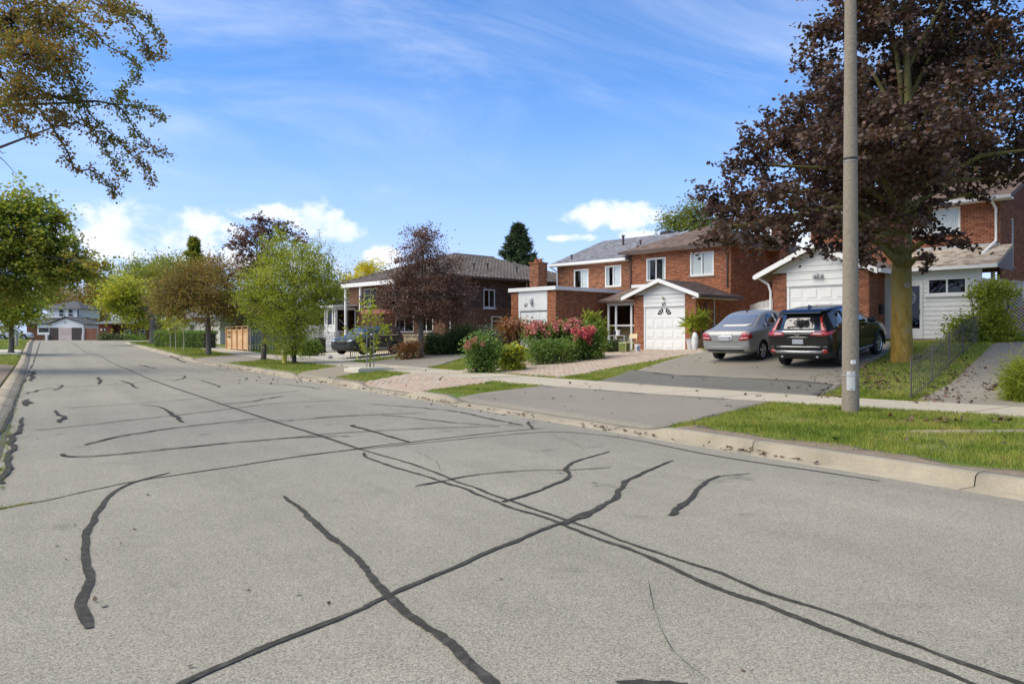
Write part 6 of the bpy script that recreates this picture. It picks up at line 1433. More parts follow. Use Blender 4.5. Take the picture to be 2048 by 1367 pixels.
# ------------------------------------------------------------------ street furniture
def street_pole():
    Zp = 13.75; b = W(1701, Zp); base = (b[0], b[1], Hs(*b)); e = empty('street_pole', base, -TH, 'tall tapered concrete street light pole on the grass boulevard', 'pole'); k = Zp/F_PX
    r0, r1 = 16.6*k, 11.0*k; Ht = 9.0
    prof = [(r0, -.3), (r0, 0)] + [(r0+(r1-r0)*min(1, (t*Ht)/7.2), t*Ht) for t in np.linspace(.02, 1, 24)] + [(.01, Ht+.02)]
    MB().lathe(prof, 28).build('shaft', m_conpole, e, smooth=True)
    z = lambda v: CAM_Z-(v-HOR)*k - base[2]
    rad = lambda h: r0+(r1-r0)*min(1, h/7.2)
    # hand-hole cover, tag and bands, on the side towards the street
    def plate(u0, u1, v0, v1, name, mat, off=.006, par=e):
        h0, h1 = z(v1), z(v0); R = rad((h0+h1)/2)+off; V = []; F = []; n = 5
        for i in range(n):
            xx = ((u0+(u1-u0)*i/(n-1))-1701)*k; yy = -math.sqrt(max(R*R-xx*xx, 0))
            for (dy, h) in ((0, h0), (0, h1), (.008, h0), (.008, h1)): V.append((xx, yy+dy, h))
        for i in range(n-1):
            a = 4*i; F += [(a, a+4, a+5, a+1), (a+2, a+3, a+7, a+6), (a+1, a+5, a+7, a+3), (a, a+2, a+6, a+4)]
        F += [(0, 1, 3, 2), (4*n-4, 4*n-2, 4*n-1, 4*n-3)]
        return MB().add(V, F).build(name, mat, par)
    cv = plate(1688.5, 1703.0, 741.5, 779.5, 'hand_hole_cover', M('pale_cover', (.46, .45, .42), (.54, .53, .5), 14, .5), .008)
    for v in (744.5, 776.5): plate(1695, 1696.6, v-.8, v+.8, 'screw', m_black, .012, cv)
    plate(1688.2, 1703.3, 748.3, 750.6, 'cover_strip', m_steel, .013)
    t = plate(1695, 1704.5, 719.5, 727, 'number_tag', m_white, .006); plate(1699, 1700.6, 721, 725.5, 'tag_mark', m_steel, .009, t)
    for v, mt, hh in ((749.5, m_steel, .012), (318, m_black, .035), (323, m_steel, .008)):
        h = z(v); MB().lathe([(rad(h)+.002, h-hh/2), (rad(h)+.006, h-hh/2), (rad(h)+.006, h+hh/2), (rad(h)+.002, h+hh/2)], 28).build('band', mt, e)
    # arm and lamp above the frame
    MB().tube([(0, 0, Ht-.4), (-.5, -.4, Ht+.3), (-1.6, -1.2, Ht+.5)], [.045, .04, .035], 8).build('lamp_arm', m_alu, e); MB().lathe([(.02, .08), (.16, .05), (.2, -.02), (.12, -.08), (.01, -.09)], 12, c=(-1.75, -1.3, Ht+.5)).build('lamp_head', m_alu, e)
street_pole()
def hydrant():
    q = G(569, 726.5); e = empty('fire_hydrant', tuple(q), R_(-40), 'yellow fire hydrant with black band on the boulevard grass', 'hydrant'); s = depth(q)/F_PX*27/.92
    m_y = M('yellow_paint', (.62, .50, .06), (.7, .6, .12), 6, .5); m_py = M('pale_yellow_paint', (.66, .64, .30), (.72, .70, .38), 6, .5)
    MB().lathe([(.17, -.05), (.17, .05), (.12, .06), (.12, .42), (.15, .43), (.15, .46)], 16).build('barrel', m_y, e, smooth=False)
    MB().lathe([(.15, .461), (.15, .5), (.13, .51), (.13, .66), (.16, .67), (.16, .70)], 16).build('collar', m_black, e)
    MB().lathe([(.155, .701), (.15, .74), (.11, .82), (.05, .87), (.05, .92), (.035, .93), (.005, .93)], 16).build('bonnet', m_py, e)
    for a, r in ((0, .055), (math.pi, .055), (-math.pi/2, .075)):
        p = np.array([math.cos(a), math.sin(a), 0]); mb = MB().tube([tuple(p*.1+EZ*.58), tuple(p*.22+EZ*.58)], [r, r], 10).tube([tuple(p*.22+EZ*.58), tuple(p*.26+EZ*.58)], [r*1.25, r*1.2], 8); mb.build('outlet', m_black if r < .06 else m_py, e)
    e.scale = (1.05, 1.05, 1.05)
hydrant()
def chair():
    b = W(1262, 37.0); z0 = Hs(*b)+.03; e = empty('garden_chair', (b[0], b[1], z0), R_(-70), 'yellow-green metal chair with wooden back beside the paver driveway', 'chair'); m_g = M('lime_metal', (.48, .5, .2), (.56, .57, .28), 6, .5); m_p = M('beech_ply', (.55, .42, .22), (.62, .5, .3), 4, .5, stretch=(1, 6, 1))
    MB().box(-.21, .21, -.2, .2, .43, .455).build('seat', m_p, e, bevel=.008); MB().prism([(-.2, .2, .62), (.2, .2, .62), (.21, .25, .84), (-.21, .25, .84)], (0, .016, .004)).build('backrest', m_p, e)
    for x in (-.2, .2): MB().tube([(x, -.2, 0), (x, -.18, .43)], .014, 6).build('leg', m_g, e); MB().tube([(x, .24, 0), (x, .18, .44), (x, .25, .84)], .014, 6).build('leg', m_g, e)
    MB().tube([(-.2, -.19, .41), (.2, -.19, .41)], .012, 6).build('stretcher', m_g, e)
    b2 = W(1249, 36.6); s = MB(); z2 = Hs(*b2)+.03
    e2 = empty('garden_stool', (b2[0], b2[1], z2), R_(-70), 'lime green stool with cloth sides left of the chair', 'stool')
    B('seat', -.2, .2, -.2, .2, .42, .46, m_g, e2)
    for x in (-.18, .18):
        for y in (-.18, .18): MB().tube([(x, y, 0), (x, y, .42)], .013, 6).build('leg', m_g, e2)
    B('cloth', -.17, .17, -.17, .17, .05, .40, M('green_cloth', (.10, .13, .03), (.2, .22, .07), 14, .9), e2)
chair()
def small_things():
    b = W(1275, 36.7); o = MB().lathe([(.125, 0), (.145, .34), (.15, .345), (.15, .36), (.14, .36), (.12, .02), (.005, .02)], 18).build('bucket', m_white); o.location = (b[0], b[1], Hs(*b)+.03); tag(o, 'white plastic bucket with printed label before the brick pier', 'bucket')
    mb = MB()
    for i, (x0, x1, z0, z1) in enumerate(((-.06, -.03, .1, .26), (-.015, .02, .1, .26), (.03, .07, .12, .24), (-.06, .07, .07, .085))): mb.box(x0, x1, -.149-.0, -.142, z0, z1)
    l = mb.build('label_print', M('blue_print', (.10, .14, .25), (.2, .25, .36), 20, .6), o); l['kind'] = 'stuff'; l.rotation_euler = (0, 0, R_(-30))
    # cluttered shelf table by the porch
    b = W(1238, 38.4); e = empty('garden_shelf', (b[0], b[1], Hs(*b)+.03), R_(-78), 'grey two-tier garden shelf with pots below the porch windows', 'shelf')
    for z in (.36, .74): B('shelf_board', -.5, .5, -.2, .2, z, z+.04, m_greywood, e)
    for x in (-.48, .44):
        for y in (-.18, .14): B('leg', x, x+.05, y, y+.05, -.05, .74 if True else 0, m_steel, e)
    m_clay = M('clay_pot', (.2, .11, .07), (.3, .18, .12), 8, .9)
    for i, (x, z, r, h, mt, lab) in enumerate(((-.3, .78, .09, .2, m_black, 'dark flower pot at the left end of the garden shelf'), (-.05, .78, .11, .26, m_white, 'white pot standing on the garden shelf'), (.15, .40, .13, .2, m_steel, 'grey basin on the lower tier of the garden shelf'), (-.2, .40, .1, .16, m_clay, 'clay pot on the lower tier of the garden shelf'))):
        c, s_ = math.cos(R_(-78)), math.sin(R_(-78)); o = MB().lathe([(r*.75, 0), (r, h), (r*.9, h), (r*.65, .02), (.003, .02)], 12).build('pot', mt); o.location = (b[0]+c*x, b[1]+s_*x, Hs(*b)+.03+z+.002); tag(o, lab, 'pot')
    # potted dracaenas by the garage corner
    for i, (u, Z, h, lab) in enumerate(((1382, 36.6, 2.0, 'drooping potted dracaena on the left of the garage corner'), (1403, 36.9, 2.2, 'upright potted dracaena beside the silver car'))):
        b = W(u, Z); z0 = Hs(*b)+.02; e = empty('potted_plant', (b[0], b[1], z0), 0, lab, 'plant', 'potted dracaenas'); rng = np.random.default_rng(50+i)
        MB().lathe([(.16, 0), (.22, .45), (.24, .46), (.24, .5), (.2, .5), (.19, .42), (.005, .42)], 14).build('pot', m_stone_w if i == 0 else m_clay, e); MB().tube([(0, 0, .4), (.03, 0, h*.5), (0, 0, h*.72)], [.04, .035, .03], 7).build('stem', m_bark, e)
        cs = np.array([(0, 0, h*f) for f in rng.uniform(.5, .78, 120)]) + rng.normal(0, .02, (120, 3)); V, S = leaf_verts(cs, .58, SLIM*np.array([.5, 1]), rng, .1, .5 if i == 0 else -.1, curl=-.5); crown_obj(e, V, S, [lf_green, m_bark], None, 'foliage')
    q = W(1390, 36.2); o = MB().lathe([(.11, 0), (.16, .3), (.15, .62), (.08, .8), (.03, .82)], 10).build('wrapped_pot', m_stone_w); o.location = (q[0], q[1], Hs(*q)); tag(o, 'pale plastic-wrapped bundle at the foot of the garage corner', 'bundle')
    # round utility cover in the right-hand grass, slab in the grass
    q = G(1960, 863); sheet('utility_slab', [q[:2]+CR*-1.0+CF*.12, q[:2]+CR*1.6+CF*.05, q[:2]+CR*1.6-CF*.28, q[:2]-CR*.8-CF*.15], m_drive3, off=.02, res=1.)
    # bag on the stone wall, dark garbage bins by the entrance
    b = W(640, 52.5); o = empty('garbage_bin', (b[0], b[1], Hs(*b)), R_(-70), 'black wheeled bin beside the white stone entrance', 'bin'); MB().prism([(-.26, -.28, .06), (.26, -.28, .06), (.26, .28, .06), (-.26, .28, .06)], (0, 0, .95)).build('bin_body', m_black, o); MB().prism([(-.3, -.33, 1.011), (.3, -.33, 1.011), (.3, .33, 1.05), (-.3, .33, 1.05)], (0, 0, .05)).build('lid', m_black, o)
    for x in (-.24, .24): MB().lathe([(.1, -.03), (.1, .03)], 12, axis='x', c=(x, .26, .1)).build('wheel', m_black, o)
small_things()

# ------------------------------------------------------------------ right-hand neighbour, just outside the frame
def right_house():
    b = W(2420, 27.); e = empty('brick_house', (b[0], b[1], Hs(*b)), R_(-74), 'red brick neighbour house standing right of the sloping drive', 'house')
    foot(e, -.2, 9, 0, 9); ops = [(1.2, 3.6, 2.8, 4.8), (5.4, 3.6, 7.0, 4.8), (1.0, .9, 3.2, 2.3)]
    wall(e, (0, 0, -.5), EX, -EY, 8.6, 5.9, [(a, z0+.5, c, z1+.5) for a, z0, c, z1 in ops], m_brick67, m_mortar); wall(e, (0, 9, -.5), -EY, -EX, 9, 5.9, [], m_brick67, m_mortar_d)
    for a, z0, c, z1 in ops: window(e, a, c, z0, z1, 0, panes=2)
    d = B('front_door', 5.6, 6.6, -.06, -.001, -.1, 2.1, m_trim_b, e); B('door_handle', 6.4, 6.48, -.11, -.061, .9, 1.05, m_steel, d)
    roof_face(e, (-.5, -.5, 5.4), (9.1, -.5, 5.4), (9.1, 4.5, 7.3), (-.5, 4.5, 7.3), m_sh_brown); roof_face(e, (9.1, 9.5, 5.4), (-.5, 9.5, 5.4), (-.5, 4.5, 7.3), (9.1, 4.5, 7.3), m_sh_brown)
    MB().prism([(-.01, 0, 5.3), (-.01, 4.5, 7.2), (-.01, 9, 5.3)], (.1, 0, 0)).build('gable_wall', m_brick67, e); B('gutter', -.5, 9.1, -.61, -.5, 5.28, 5.41, m_white, e)
right_house()
# ================================================================== vehicles
m_rubber = M('tyre_rubber', (.014, .014, .014), (.026, .025, .024), 12, .8, .3, 60); m_rim = M('alloy', (.5, .5, .5), (.6, .6, .6), 6, .3, metal=.85); m_chrome = M('chrome', (.75, .75, .76), (.8, .8, .8), 5, .12, metal=1)
m_clad = M('black_plastic', (.022, .022, .023), (.035, .035, .035), 20, .55); m_red = M('tail_lamp_red', (.30, .008, .012), (.42, .014, .018), 5, .15, coat=1); m_lens = M('clear_lens', (.55, .45, .43), (.68, .6, .58), 8, .15, coat=1)
m_cglass = M('tinted_glass', (.012, .014, .015), (.02, .022, .022), 2, .03, spec=.9, coat=1); m_cglass_l = M('rear_glass', (.16, .17, .18), (.20, .21, .22), 2, .04, spec=.9, coat=1)
m_plate = M('plate', (.36, .37, .38), (.42, .43, .44), 8, .5); m_hl = M('headlamp', (.5, .52, .54), (.68, .7, .72), 8, .12, coat=1)
def paint(name, c, metal=.3, rough=.32): return M(name, c, tuple(x*1.12 for x in c), 1.5, rough, metal=metal, coat=.25, spec=.35)
def car(name, label, stations, wheel_x, wheel_r, track, mat, loc, heading, pitch, deco, clad_z=None, group=None, seed=0, width=.9, spokes=5):
    e = empty(name, loc, 0, label, 'car', group); e.rotation_mode = 'XYZ'; e.rotation_euler = (0, -pitch, heading)
    prof = []
    for (x, zb, wS, wM, zm, wB, zB, wR, zr, zt) in stations:
        prof.append([(x, 0, zb), (x, wS*.8, zb), (x, wS, zb+.05), (x, (wS+wM)/2+.01, (zb+.05+zm)/2), (x, wM, zm), (x, (wM+wB)/2+.004, (zm+zB)/2), (x, wB, zB), (x, (wB*.62+wR*.38), zB+(zr-zB)*.36), (x, wR+.012, zr-.03*min(1, (zr-zB)*3)), (x, wR*.93, zr+(zt-zr)*.55), (x, wR*.5, zt-.008), (x, 0, zt)])
    n = len(prof[0]); V = []; F = []
    for p in prof:
        V += p + [(x, -y, z) for x, y, z in p[1:-1]][::-1]
    k = 2*n-2
    for i in range(len(prof)-1):
        for j in range(k): F.append((i*k+j, i*k+(j+1) % k, (i+1)*k+(j+1) % k, (i+1)*k+j))
    # end caps as strips of quads
    for base, flip in ((0, False), ((len(prof)-1)*k, True)):
        for j in range(n-1):
            a, b_ = base+j, base+j+1; c, d = base+(k-j) % k, base+(k-j-1) % k
            f = (a, b_, d, c)
            f = tuple(dict.fromkeys(f)); F.append(f if not flip else f[::-1])
    me = bpy.data.meshes.new('body'); me.from_pydata(V, [], F); bm = bmesh.new(); bm.from_mesh(me); bmesh.ops.recalc_face_normals(bm, faces=bm.faces[:]); bm.to_mesh(me); bm.free()
    o = link('body', me, None); md = o.modifiers.new('s', 'SUBSURF'); md.levels = 2
    cuts = []
    mb = MB()
    for wx in wheel_x:
        for s in (-1, 1):
            mb.lathe([(.001, s*(track-.30)), (wheel_r+.055, s*(track-.30)), (wheel_r+.055, s*(track+.45)), (.001, s*(track+.45))], 28, axis='y', c=(wx, 0, wheel_r))
    cut = mb.build('cutter', mat); bo = o.modifiers.new('b', 'BOOLEAN'); bo.object = cut; bo.operation = 'DIFFERENCE'; bo.solver = 'EXACT'
    bpy.context.view_layer.update(); dg = bpy.context.evaluated_depsgraph_get(); ev = o.evaluated_get(dg); me2 = bpy.data.meshes.new_from_object(ev, depsgraph=dg)
    bpy.data.objects.remove(cut); bpy.data.objects.remove(o)
    me2.materials.clear(); me2.materials.append(mat); me2.materials.append(m_clad)
    co = np.zeros(len(me2.polygons)*3); me2.polygons.foreach_get('center', co); co = co.reshape(-1, 3); nrm = np.zeros(len(me2.polygons)*3); me2.polygons.foreach_get('normal', nrm); nrm = nrm.reshape(-1, 3)
    mi = np.zeros(len(co), np.int32)
    inw = np.zeros(len(co), bool)
    for wx in wheel_x: inw |= (np.hypot(co[:, 0]-wx, co[:, 2]-wheel_r) < wheel_r+.058) & (np.abs(co[:, 1]) < track+.02)
    mi[inw] = 1
    if clad_z is not None: mi[co[:, 2] < clad_z(co[:, 0])] = 1
    me2.polygons.foreach_set('material_index', mi); me2.polygons.foreach_set('use_smooth', ~inw)
    body = link('body', me2, e)
    bvh = BVHTree.FromPolygons([tuple(v.co) for v in me2.vertices], [tuple(p.vertices) for p in me2.polygons])
    def decal(nm, pts, axis, mat_, off=.006, side=1, par=None, cuts=3, front=False, smooth=True):
        bm = bmesh.new(); f = bm.faces.new([bm.verts.new((a, b_, 0)) for a, b_ in pts]); bmesh.ops.triangulate(bm, faces=[f])
        bmesh.ops.subdivide_edges(bm, edges=bm.edges[:], cuts=cuts, use_grid_fill=True); bmesh.ops.triangulate(bm, faces=[f for f in bm.faces if len(f.verts) > 4])
        for v in bm.verts:
            a, b_ = v.co.x, v.co.y
            if axis == 'x': org, d = (Vector((-2, a, b_)), Vector((1, 0, 0))) if not front else (Vector((8, a, b_)), Vector((-1, 0, 0)))
            elif axis == 'z': org, d = Vector((a, b_, 4)), Vector((0, 0, -1))
            else: org, d = Vector((a, 3*side, b_)), Vector((0, -side, 0))
            h = bvh.ray_cast(org, d)
            if h[0] is None:
                nb = bvh.find_nearest(org + d*(2.2)); v.co = nb[0] + nb[1]*off
            else: v.co = h[0] - d*off
        m_ = bpy.data.meshes.new(nm); bmesh.ops.recalc_face_normals(bm, faces=bm.faces[:]); bm.to_mesh(m_); bm.free()
        q = link(nm, m_, par or e, [mat_])
        if smooth: m_.polygons.foreach_set('use_smooth', [True]*len(m_.polygons))
        sd_ = q.modifiers.new('t', 'SOLIDIFY'); sd_.thickness = .004; return q
    # wheels
    tp = [(wheel_r*.64, -.1), (wheel_r*.9, -.105), (wheel_r*.985, -.085), (wheel_r, -.05), (wheel_r, .05), (wheel_r*.985, .085), (wheel_r*.9, .105), (wheel_r*.64, .1)]
    for wx in wheel_x:
        for s in (-1, 1):
            c = (wx, s*(track-.105), wheel_r); w = MB().lathe(tp, 32, axis='y').build('wheel', m_rubber, e, smooth=True); w.location = c
            rm = MB(); yo = s*.075
            rm.lathe([(wheel_r*.64, s*.10), (wheel_r*.66, s*.105), (wheel_r*.58, s*.09), (wheel_r*.56, s*-.02)], 32, axis='y')
            for q in range(spokes):
                t = 2*math.pi*q/spokes+.3
                for dt in (-.16, .16):
                    a = np.array([math.cos(t), 0, math.sin(t)])*wheel_r*.12; b_ = np.array([math.cos(t+dt), 0, math.sin(t+dt)])*wheel_r*.61
                    rm.bar(a+EY*yo, b_+EY*(yo+s*.01), .035, .03, up=(0, 1, 0))
            rm.lathe([(.001, yo+s*.03), (wheel_r*.16, yo+s*.025), (wheel_r*.18, yo)], 14, axis='y'); rm.build('rim', m_rim, w)
            MB().lathe([(wheel_r*.58, s*.0), (.001, s*.0)], 24, axis='y').build('brake_disc', m_black, w)
    deco(e, decal, body)
    return e
SUV = [(-.0, .46, .66, .74, .62, .74, .90, .68, .96, .98), (.03, .40, .78, .86, .64, .85, .97, .76, 1.05, 1.07), (.10, .33, .84, .905, .66, .895, 1.03, .76, 1.18, 1.21), (.24, .28, .86, .92, .68, .905, 1.06, .70, 1.42, 1.46), (.38, .24, .87, .925, .68, .91, 1.07, .66, 1.55, 1.60),
       (.60, .22, .88, .925, .68, .91, 1.07, .655, 1.59, 1.645), (1.2, .2, .88, .925, .68, .91, 1.06, .66, 1.62, 1.68), (1.9, .2, .88, .925, .68, .91, 1.05, .655, 1.615, 1.675), (2.5, .2, .88, .925, .68, .91, 1.04, .64, 1.55, 1.61), (3.0, .2, .88, .925, .68, .90, 1.03, .66, 1.29, 1.35), (3.38, .21, .88, .925, .68, .895, 1.02, .70, 1.07, 1.11),
       (3.85, .22, .87, .92, .68, .87, .98, .66, 1.01, 1.045), (4.25, .24, .85, .89, .66, .81, .90, .62, .93, .955), (4.47, .27, .78, .82, .62, .72, .78, .55, .80, .815), (4.56, .34, .62, .68, .58, .6, .70, .45, .71, .72)]
def suv_deco(e, decal, body, emblem=True):
    g = [(-.62, 1.10), (.62, 1.10), (.60, 1.24), (.545, 1.44), (.52, 1.50), (-.52, 1.50), (-.545, 1.44), (-.60, 1.24)]
    decal('rear_window', g, 'x', m_cglass)
    decal('rear_garnish', [(-.66, 1.055), (.66, 1.055), (.66, 1.082), (-.66, 1.082)], 'x', m_chrome, .012)
    for s in (-1, 1):
        tl = decal('tail_light', [(s*.36, .955), (s*.66, .93), (s*.86, .95), (s*.885, 1.03), (s*.70, 1.06), (s*.42, 1.045)], 'x', m_red, .010); decal('lens', [(s*.44, .985), (s*.68, .97), (s*.68, 1.0), (s*.44, 1.01)], 'x', m_lens, .016, par=tl)
        decal('tail_light', [(s*.66, 1.05), (s*.80, 1.05), (s*.68, 1.25), (s*.60, 1.47), (s*.56, 1.47), (s*.61, 1.25)], 'x', m_red, .010)
        decal('tail_light', [(.06, .95), (.30, 1.0), (.42, 1.065), (.16, 1.075), (.08, 1.05)], 'y', m_red, .009, side=s)
        decal('reflector', [(s*.56, .47), (s*.80, .46), (s*.80, .56), (s*.70, .57)], 'x', m_red, .006)
        # side glass with chrome surround
        w = decal('window_trim', [(.60, 1.13), (.72, 1.10), (3.08, 1.06), (2.45, 1.50), (2.1, 1.555), (1.2, 1.565), (.78, 1.47)], 'y', m_chrome, .006, side=s)
        decal('side_window', [(.66, 1.15), (.75, 1.125), (1.02, 1.125), (1.0, 1.50), (.82, 1.455)], 'y', m_cglass, .012, side=s, par=w); decal('side_window', [(1.08, 1.12), (1.86, 1.105), (1.82, 1.535), (1.08, 1.535)], 'y', m_cglass, .012, side=s, par=w); decal('side_window', [(1.93, 1.105), (2.98, 1.085), (2.42, 1.475), (1.90, 1.53)], 'y', m_cglass, .012, side=s, par=w)
        for x0 in (1.05, 1.9, 2.95): decal('door_seam', [(x0, .36), (x0+.012, .36), (x0+.012, 1.06), (x0, 1.06)], 'y', m_black, .003, side=s)
        for x0 in (1.25, 2.1): MB().box(x0, x0+.2, s*.925-.012, s*.925+.018*s, .93, .965).build('door_handle', m_chrome, e)
        mr = MB().lathe([(.001, -.1), (.08, -.09), (.1, 0), (.08, .1), (.001, .11)], 10, axis='y', c=(2.78, s*1.0, 1.13)).build('wing_mirror', m_clad, e, smooth=True)
        for wx in (.93, 3.59):
            pts = [(wx+.405*math.cos(t), s*.915, .345+.405*math.sin(t)) for t in np.linspace(R_(-12), R_(192), 18)]
            MB().tube(pts, .032, 6).build('arch_trim', m_clad, e)
        decal('sill_trim', [(1.4, .30), (3.1, .30), (3.1, .36), (1.4, .38)], 'y', m_alu, .006, side=s)
        decal('head_light', [(s*.45, .74), (s*.72, .76), (s*.76, .86), (s*.5, .82)], 'x', m_hl, .008, front=True)
    decal('windshield', [(2.6, -.58), (3.28, -.66), (3.28, .66), (2.6, .58)], 'z', m_cglass, .008)
    decal('grille', [(-.42, .58), (.42, .58), (.46, .76), (-.46, .76)], 'x', m_black, .008, front=True)
    MB().box(-.025, -.012, -.26, .26, .70, .86).build('plate_recess', m_clad, e).location = (.03, 0, 0)
    pl = MB().box(-.04, -.026, -.155, .155, .715, .845).build('number_plate', m_plate, e, bevel=.004); pl.location = (.03, 0, 0)
    decal('boot_strip', [(-.3, .895), (.3, .895), (.3, .91), (-.3, .91)], 'x', m_chrome, .007)
    decal('bumper_trim', [(-.80, .625), (.80, .625), (.80, .650), (-.80, .650)], 'x', m_chrome, .006)
    decal('bumper_guard', [(-.62, .46), (.62, .46), (.74, .53), (-.74, .53)], 'x', m_alu, .012)
    decal('bumper_slot', [(-.45, .485), (.45, .485), (.47, .51), (-.47, .51)], 'x', m_chrome, .02)
    MB().prism([(.40, -.58, 1.605), (.40, .58, 1.605), (.16, .60, 1.53), (.16, -.60, 1.53)], (0, 0, .035)).build('roof_spoiler', body.data.materials[0], e, bevel=.012)
    MB().prism([(.85, -.03, 1.665), (.85, .03, 1.665), (1.05, .03, 1.67), (1.05, -.03, 1.67)], (-.04, 0, .0)).add([(.8, -.035, 1.655), (.8, .035, 1.655), (1.08, .02, 1.66), (1.08, -.02, 1.66), (.82, -.008, 1.74), (.82, .008, 1.74)], [(0, 1, 5, 4), (1, 2, 5), (2, 3, 4, 5), (3, 0, 4)]).build('antenna_fin', body.data.materials[0], e)
    MB().bar((.13, -.35, 1.14), (.12, .02, 1.12), .02, .02).build('rear_wiper', m_black, e)
    for s in (-.5, .5): MB().tube([(.06, s, .36), (.3, s, .36)], .035, 10).build('tail_pipe', m_alu, e)
    if emblem:
        em = MB().lathe([(.055, -.012), (.068, -.012), (.068, .008), (.055, .008), (.055, -.012)], 20, axis='x', c=(-.005, 0, 1.0)).build('emblem', m_chrome, e)
        MB().box(-.014, .004, -.034, -.022, .965, 1.035).box(-.014, .004, .022, .034, .965, 1.035).box(-.0135, .0035, -.022, .022, .994, 1.006).build('emblem_bar', m_chrome, em)
        text_part('badge', 'CR-V', .072, m_chrome, e, (.02, .60, .895), (R_(90), 0, R_(-90)), .006); text_part('badge', 'AWD', .06, m_chrome, e, (.02, -.60, .895), (R_(90), 0, R_(-90)), .006)
HD69 = R_(14)
def put(u, Z, sl=.9): b = W(u, Z); return (b[0], b[1], Hs(*b)+.022)
def park(u, v_or_Z, heading, length, wheel_x):
    b = np.array(W(u, v_or_Z)); d = np.array([math.cos(heading), math.sin(heading)]); a1, a2 = b+d*wheel_x[0], b+d*wheel_x[1]; z1, z2 = Hs(*a1)+.024, Hs(*a2)+.024; pitch = math.atan2(z2-z1, wheel_x[1]-wheel_x[0]); z = z1 - wheel_x[0]*math.tan(pitch); return (b[0], b[1], z), pitch
loc, pt_ = park(1598, 21.5, HD69, 4.58, (.93, 3.59))
car('black_suv', 'black sport utility vehicle parked nose-in beside the maple trunk', SUV, (.93, 3.59), .345, .90, paint('black_paint', (.009, .009, .0095), 0, .16), loc, HD69, pt_, suv_deco, clad_z=lambda x: np.where((x > .3) & (x < 4.2), .40, .50))
SED = [(-.0, .42, .62, .70, .56, .70, .80, .62, .84, .86), (.03, .36, .74, .79, .60, .785, .88, .70, .93, .95), (.10, .30, .79, .83, .62, .825, .95, .72, 1.0, 1.02), (.30, .26, .80, .84, .64, .835, .97, .71, 1.035, 1.055), (.62, .22, .81, .845, .65, .84, .975, .70, 1.06, 1.085), (.95, .2, .82, .845, .65, .84, .98, .655, 1.23, 1.27), (1.28, .2, .82, .845, .65, .84, .98, .61, 1.40, 1.445),
       (1.6, .19, .82, .845, .65, .84, .975, .60, 1.455, 1.505), (2.1, .19, .82, .845, .65, .84, .97, .60, 1.47, 1.52), (2.55, .19, .82, .845, .65, .84, .965, .59, 1.42, 1.475), (3.0, .19, .82, .845, .65, .835, .955, .61, 1.21, 1.26), (3.42, .2, .82, .845, .65, .825, .94, .64, .985, 1.02), (3.85, .21, .81, .84, .64, .80, .88, .60, .905, .94), (4.22, .24, .76, .80, .58, .73, .77, .54, .79, .81), (4.38, .28, .68, .72, .54, .64, .66, .48, .67, .68), (4.45, .34, .55, .6, .5, .55, .57, .4, .58, .585)]
def sed_deco(e, decal, body):
    decal('rear_window', [(-.60, 1.095), (.60, 1.095), (.545, 1.36), (.50, 1.40), (-.50, 1.40), (-.545, 1.36)], 'x', m_cglass_l, .007)
    for s in (-1, 1):
        t = decal('tail_light', [(s*.47, .70), (s*.70, .70), (s*.81, .74), (s*.80, .86), (s*.70, .96), (s*.60, .93)], 'x', m_red, .009); decal('lens', [(s*.52, .755), (s*.79, .775), (s*.795, .80), (s*.54, .785)], 'x', m_lens, .015, par=t)
        decal('tail_light', [(.04, .73), (.20, .76), (.22, .82), (.09, .95), (.04, .90)], 'y', m_red, .008, side=s)
        decal('side_window', [(1.28, 1.03), (1.98, 1.02), (1.98, 1.40), (1.62, 1.40), (1.38, 1.30)], 'y', m_cglass, .009, side=s); decal('side_window', [(2.06, 1.02), (3.12, .995), (2.62, 1.34), (2.06, 1.40)], 'y', m_cglass, .009, side=s); decal('quarter_window', [(.98, 1.04), (1.22, 1.03), (1.25, 1.18)], 'y', m_cglass, .009, side=s)
        for x0 in (1.24, 2.02, 3.0): decal('door_seam', [(x0, .32), (x0+.011, .32), (x0+.011, .98), (x0, .98)], 'y', m_black, .003, side=s)
        for x0 in (1.4, 2.2): MB().box(x0, x0+.18, s*.845-.012, s*.845+.018*s, .87, .90).build('door_handle', body.data.materials[0], e)
        MB().lathe([(.001, -.09), (.07, -.08), (.085, 0), (.07, .09), (.001, .1)], 10, axis='y', c=(2.86, s*.92, 1.05)).build('wing_mirror', body.data.materials[0], e, smooth=True)
        for wx in (.88, 3.48): MB().tube([(wx+.365*math.cos(t), s*.838, .305+.365*math.sin(t)) for t in np.linspace(R_(-8), R_(188), 16)], .014, 6).build('arch_lip', body.data.materials[0], e)
    MB().box(-.01, .03, -.23, .23, .89, .92).build('boot_handle', m_chrome, e, bevel=.008)
    decal('plate_recess', [(-.27, .74), (-.18, .66), (.18, .66), (.27, .74), (.24, .88), (-.24, .88)], 'x', m_alu, .004)
    MB().box(-.028, -.014, -.155, .155, .70, .83).build('number_plate', m_plate, e, bevel=.004)
    decal('bumper_line', [(-.72, .495), (.72, .495), (.72, .515), (-.72, .515)], 'x', m_alu, .006); decal('bumper_seam', [(-.76, .655), (.76, .655), (.76, .664), (-.76, .664)], 'x', m_black, .003); decal('bumper_dark', [(-.6, .36), (.6, .36), (.64, .42), (-.64, .42)], 'x', m_clad, .006)
    for s in (-1, 1): decal('boot_seam', [(s*.45, .67), (s*.456, .67), (s*.60, .98), (s*.594, .98)], 'x', m_black, .003)
    MB().add([(1.5, -.03, 1.49), (1.5, .03, 1.49), (1.58, .02, 1.5), (1.58, -.02, 1.5), (1.5, 0, 1.55)], [(0, 1, 4), (1, 2, 4), (2, 3, 4), (3, 0, 4)]).build('antenna', m_black, e)
loc, pt_ = park(1452, 24.4, HD69, 4.45, (.88, 3.48))
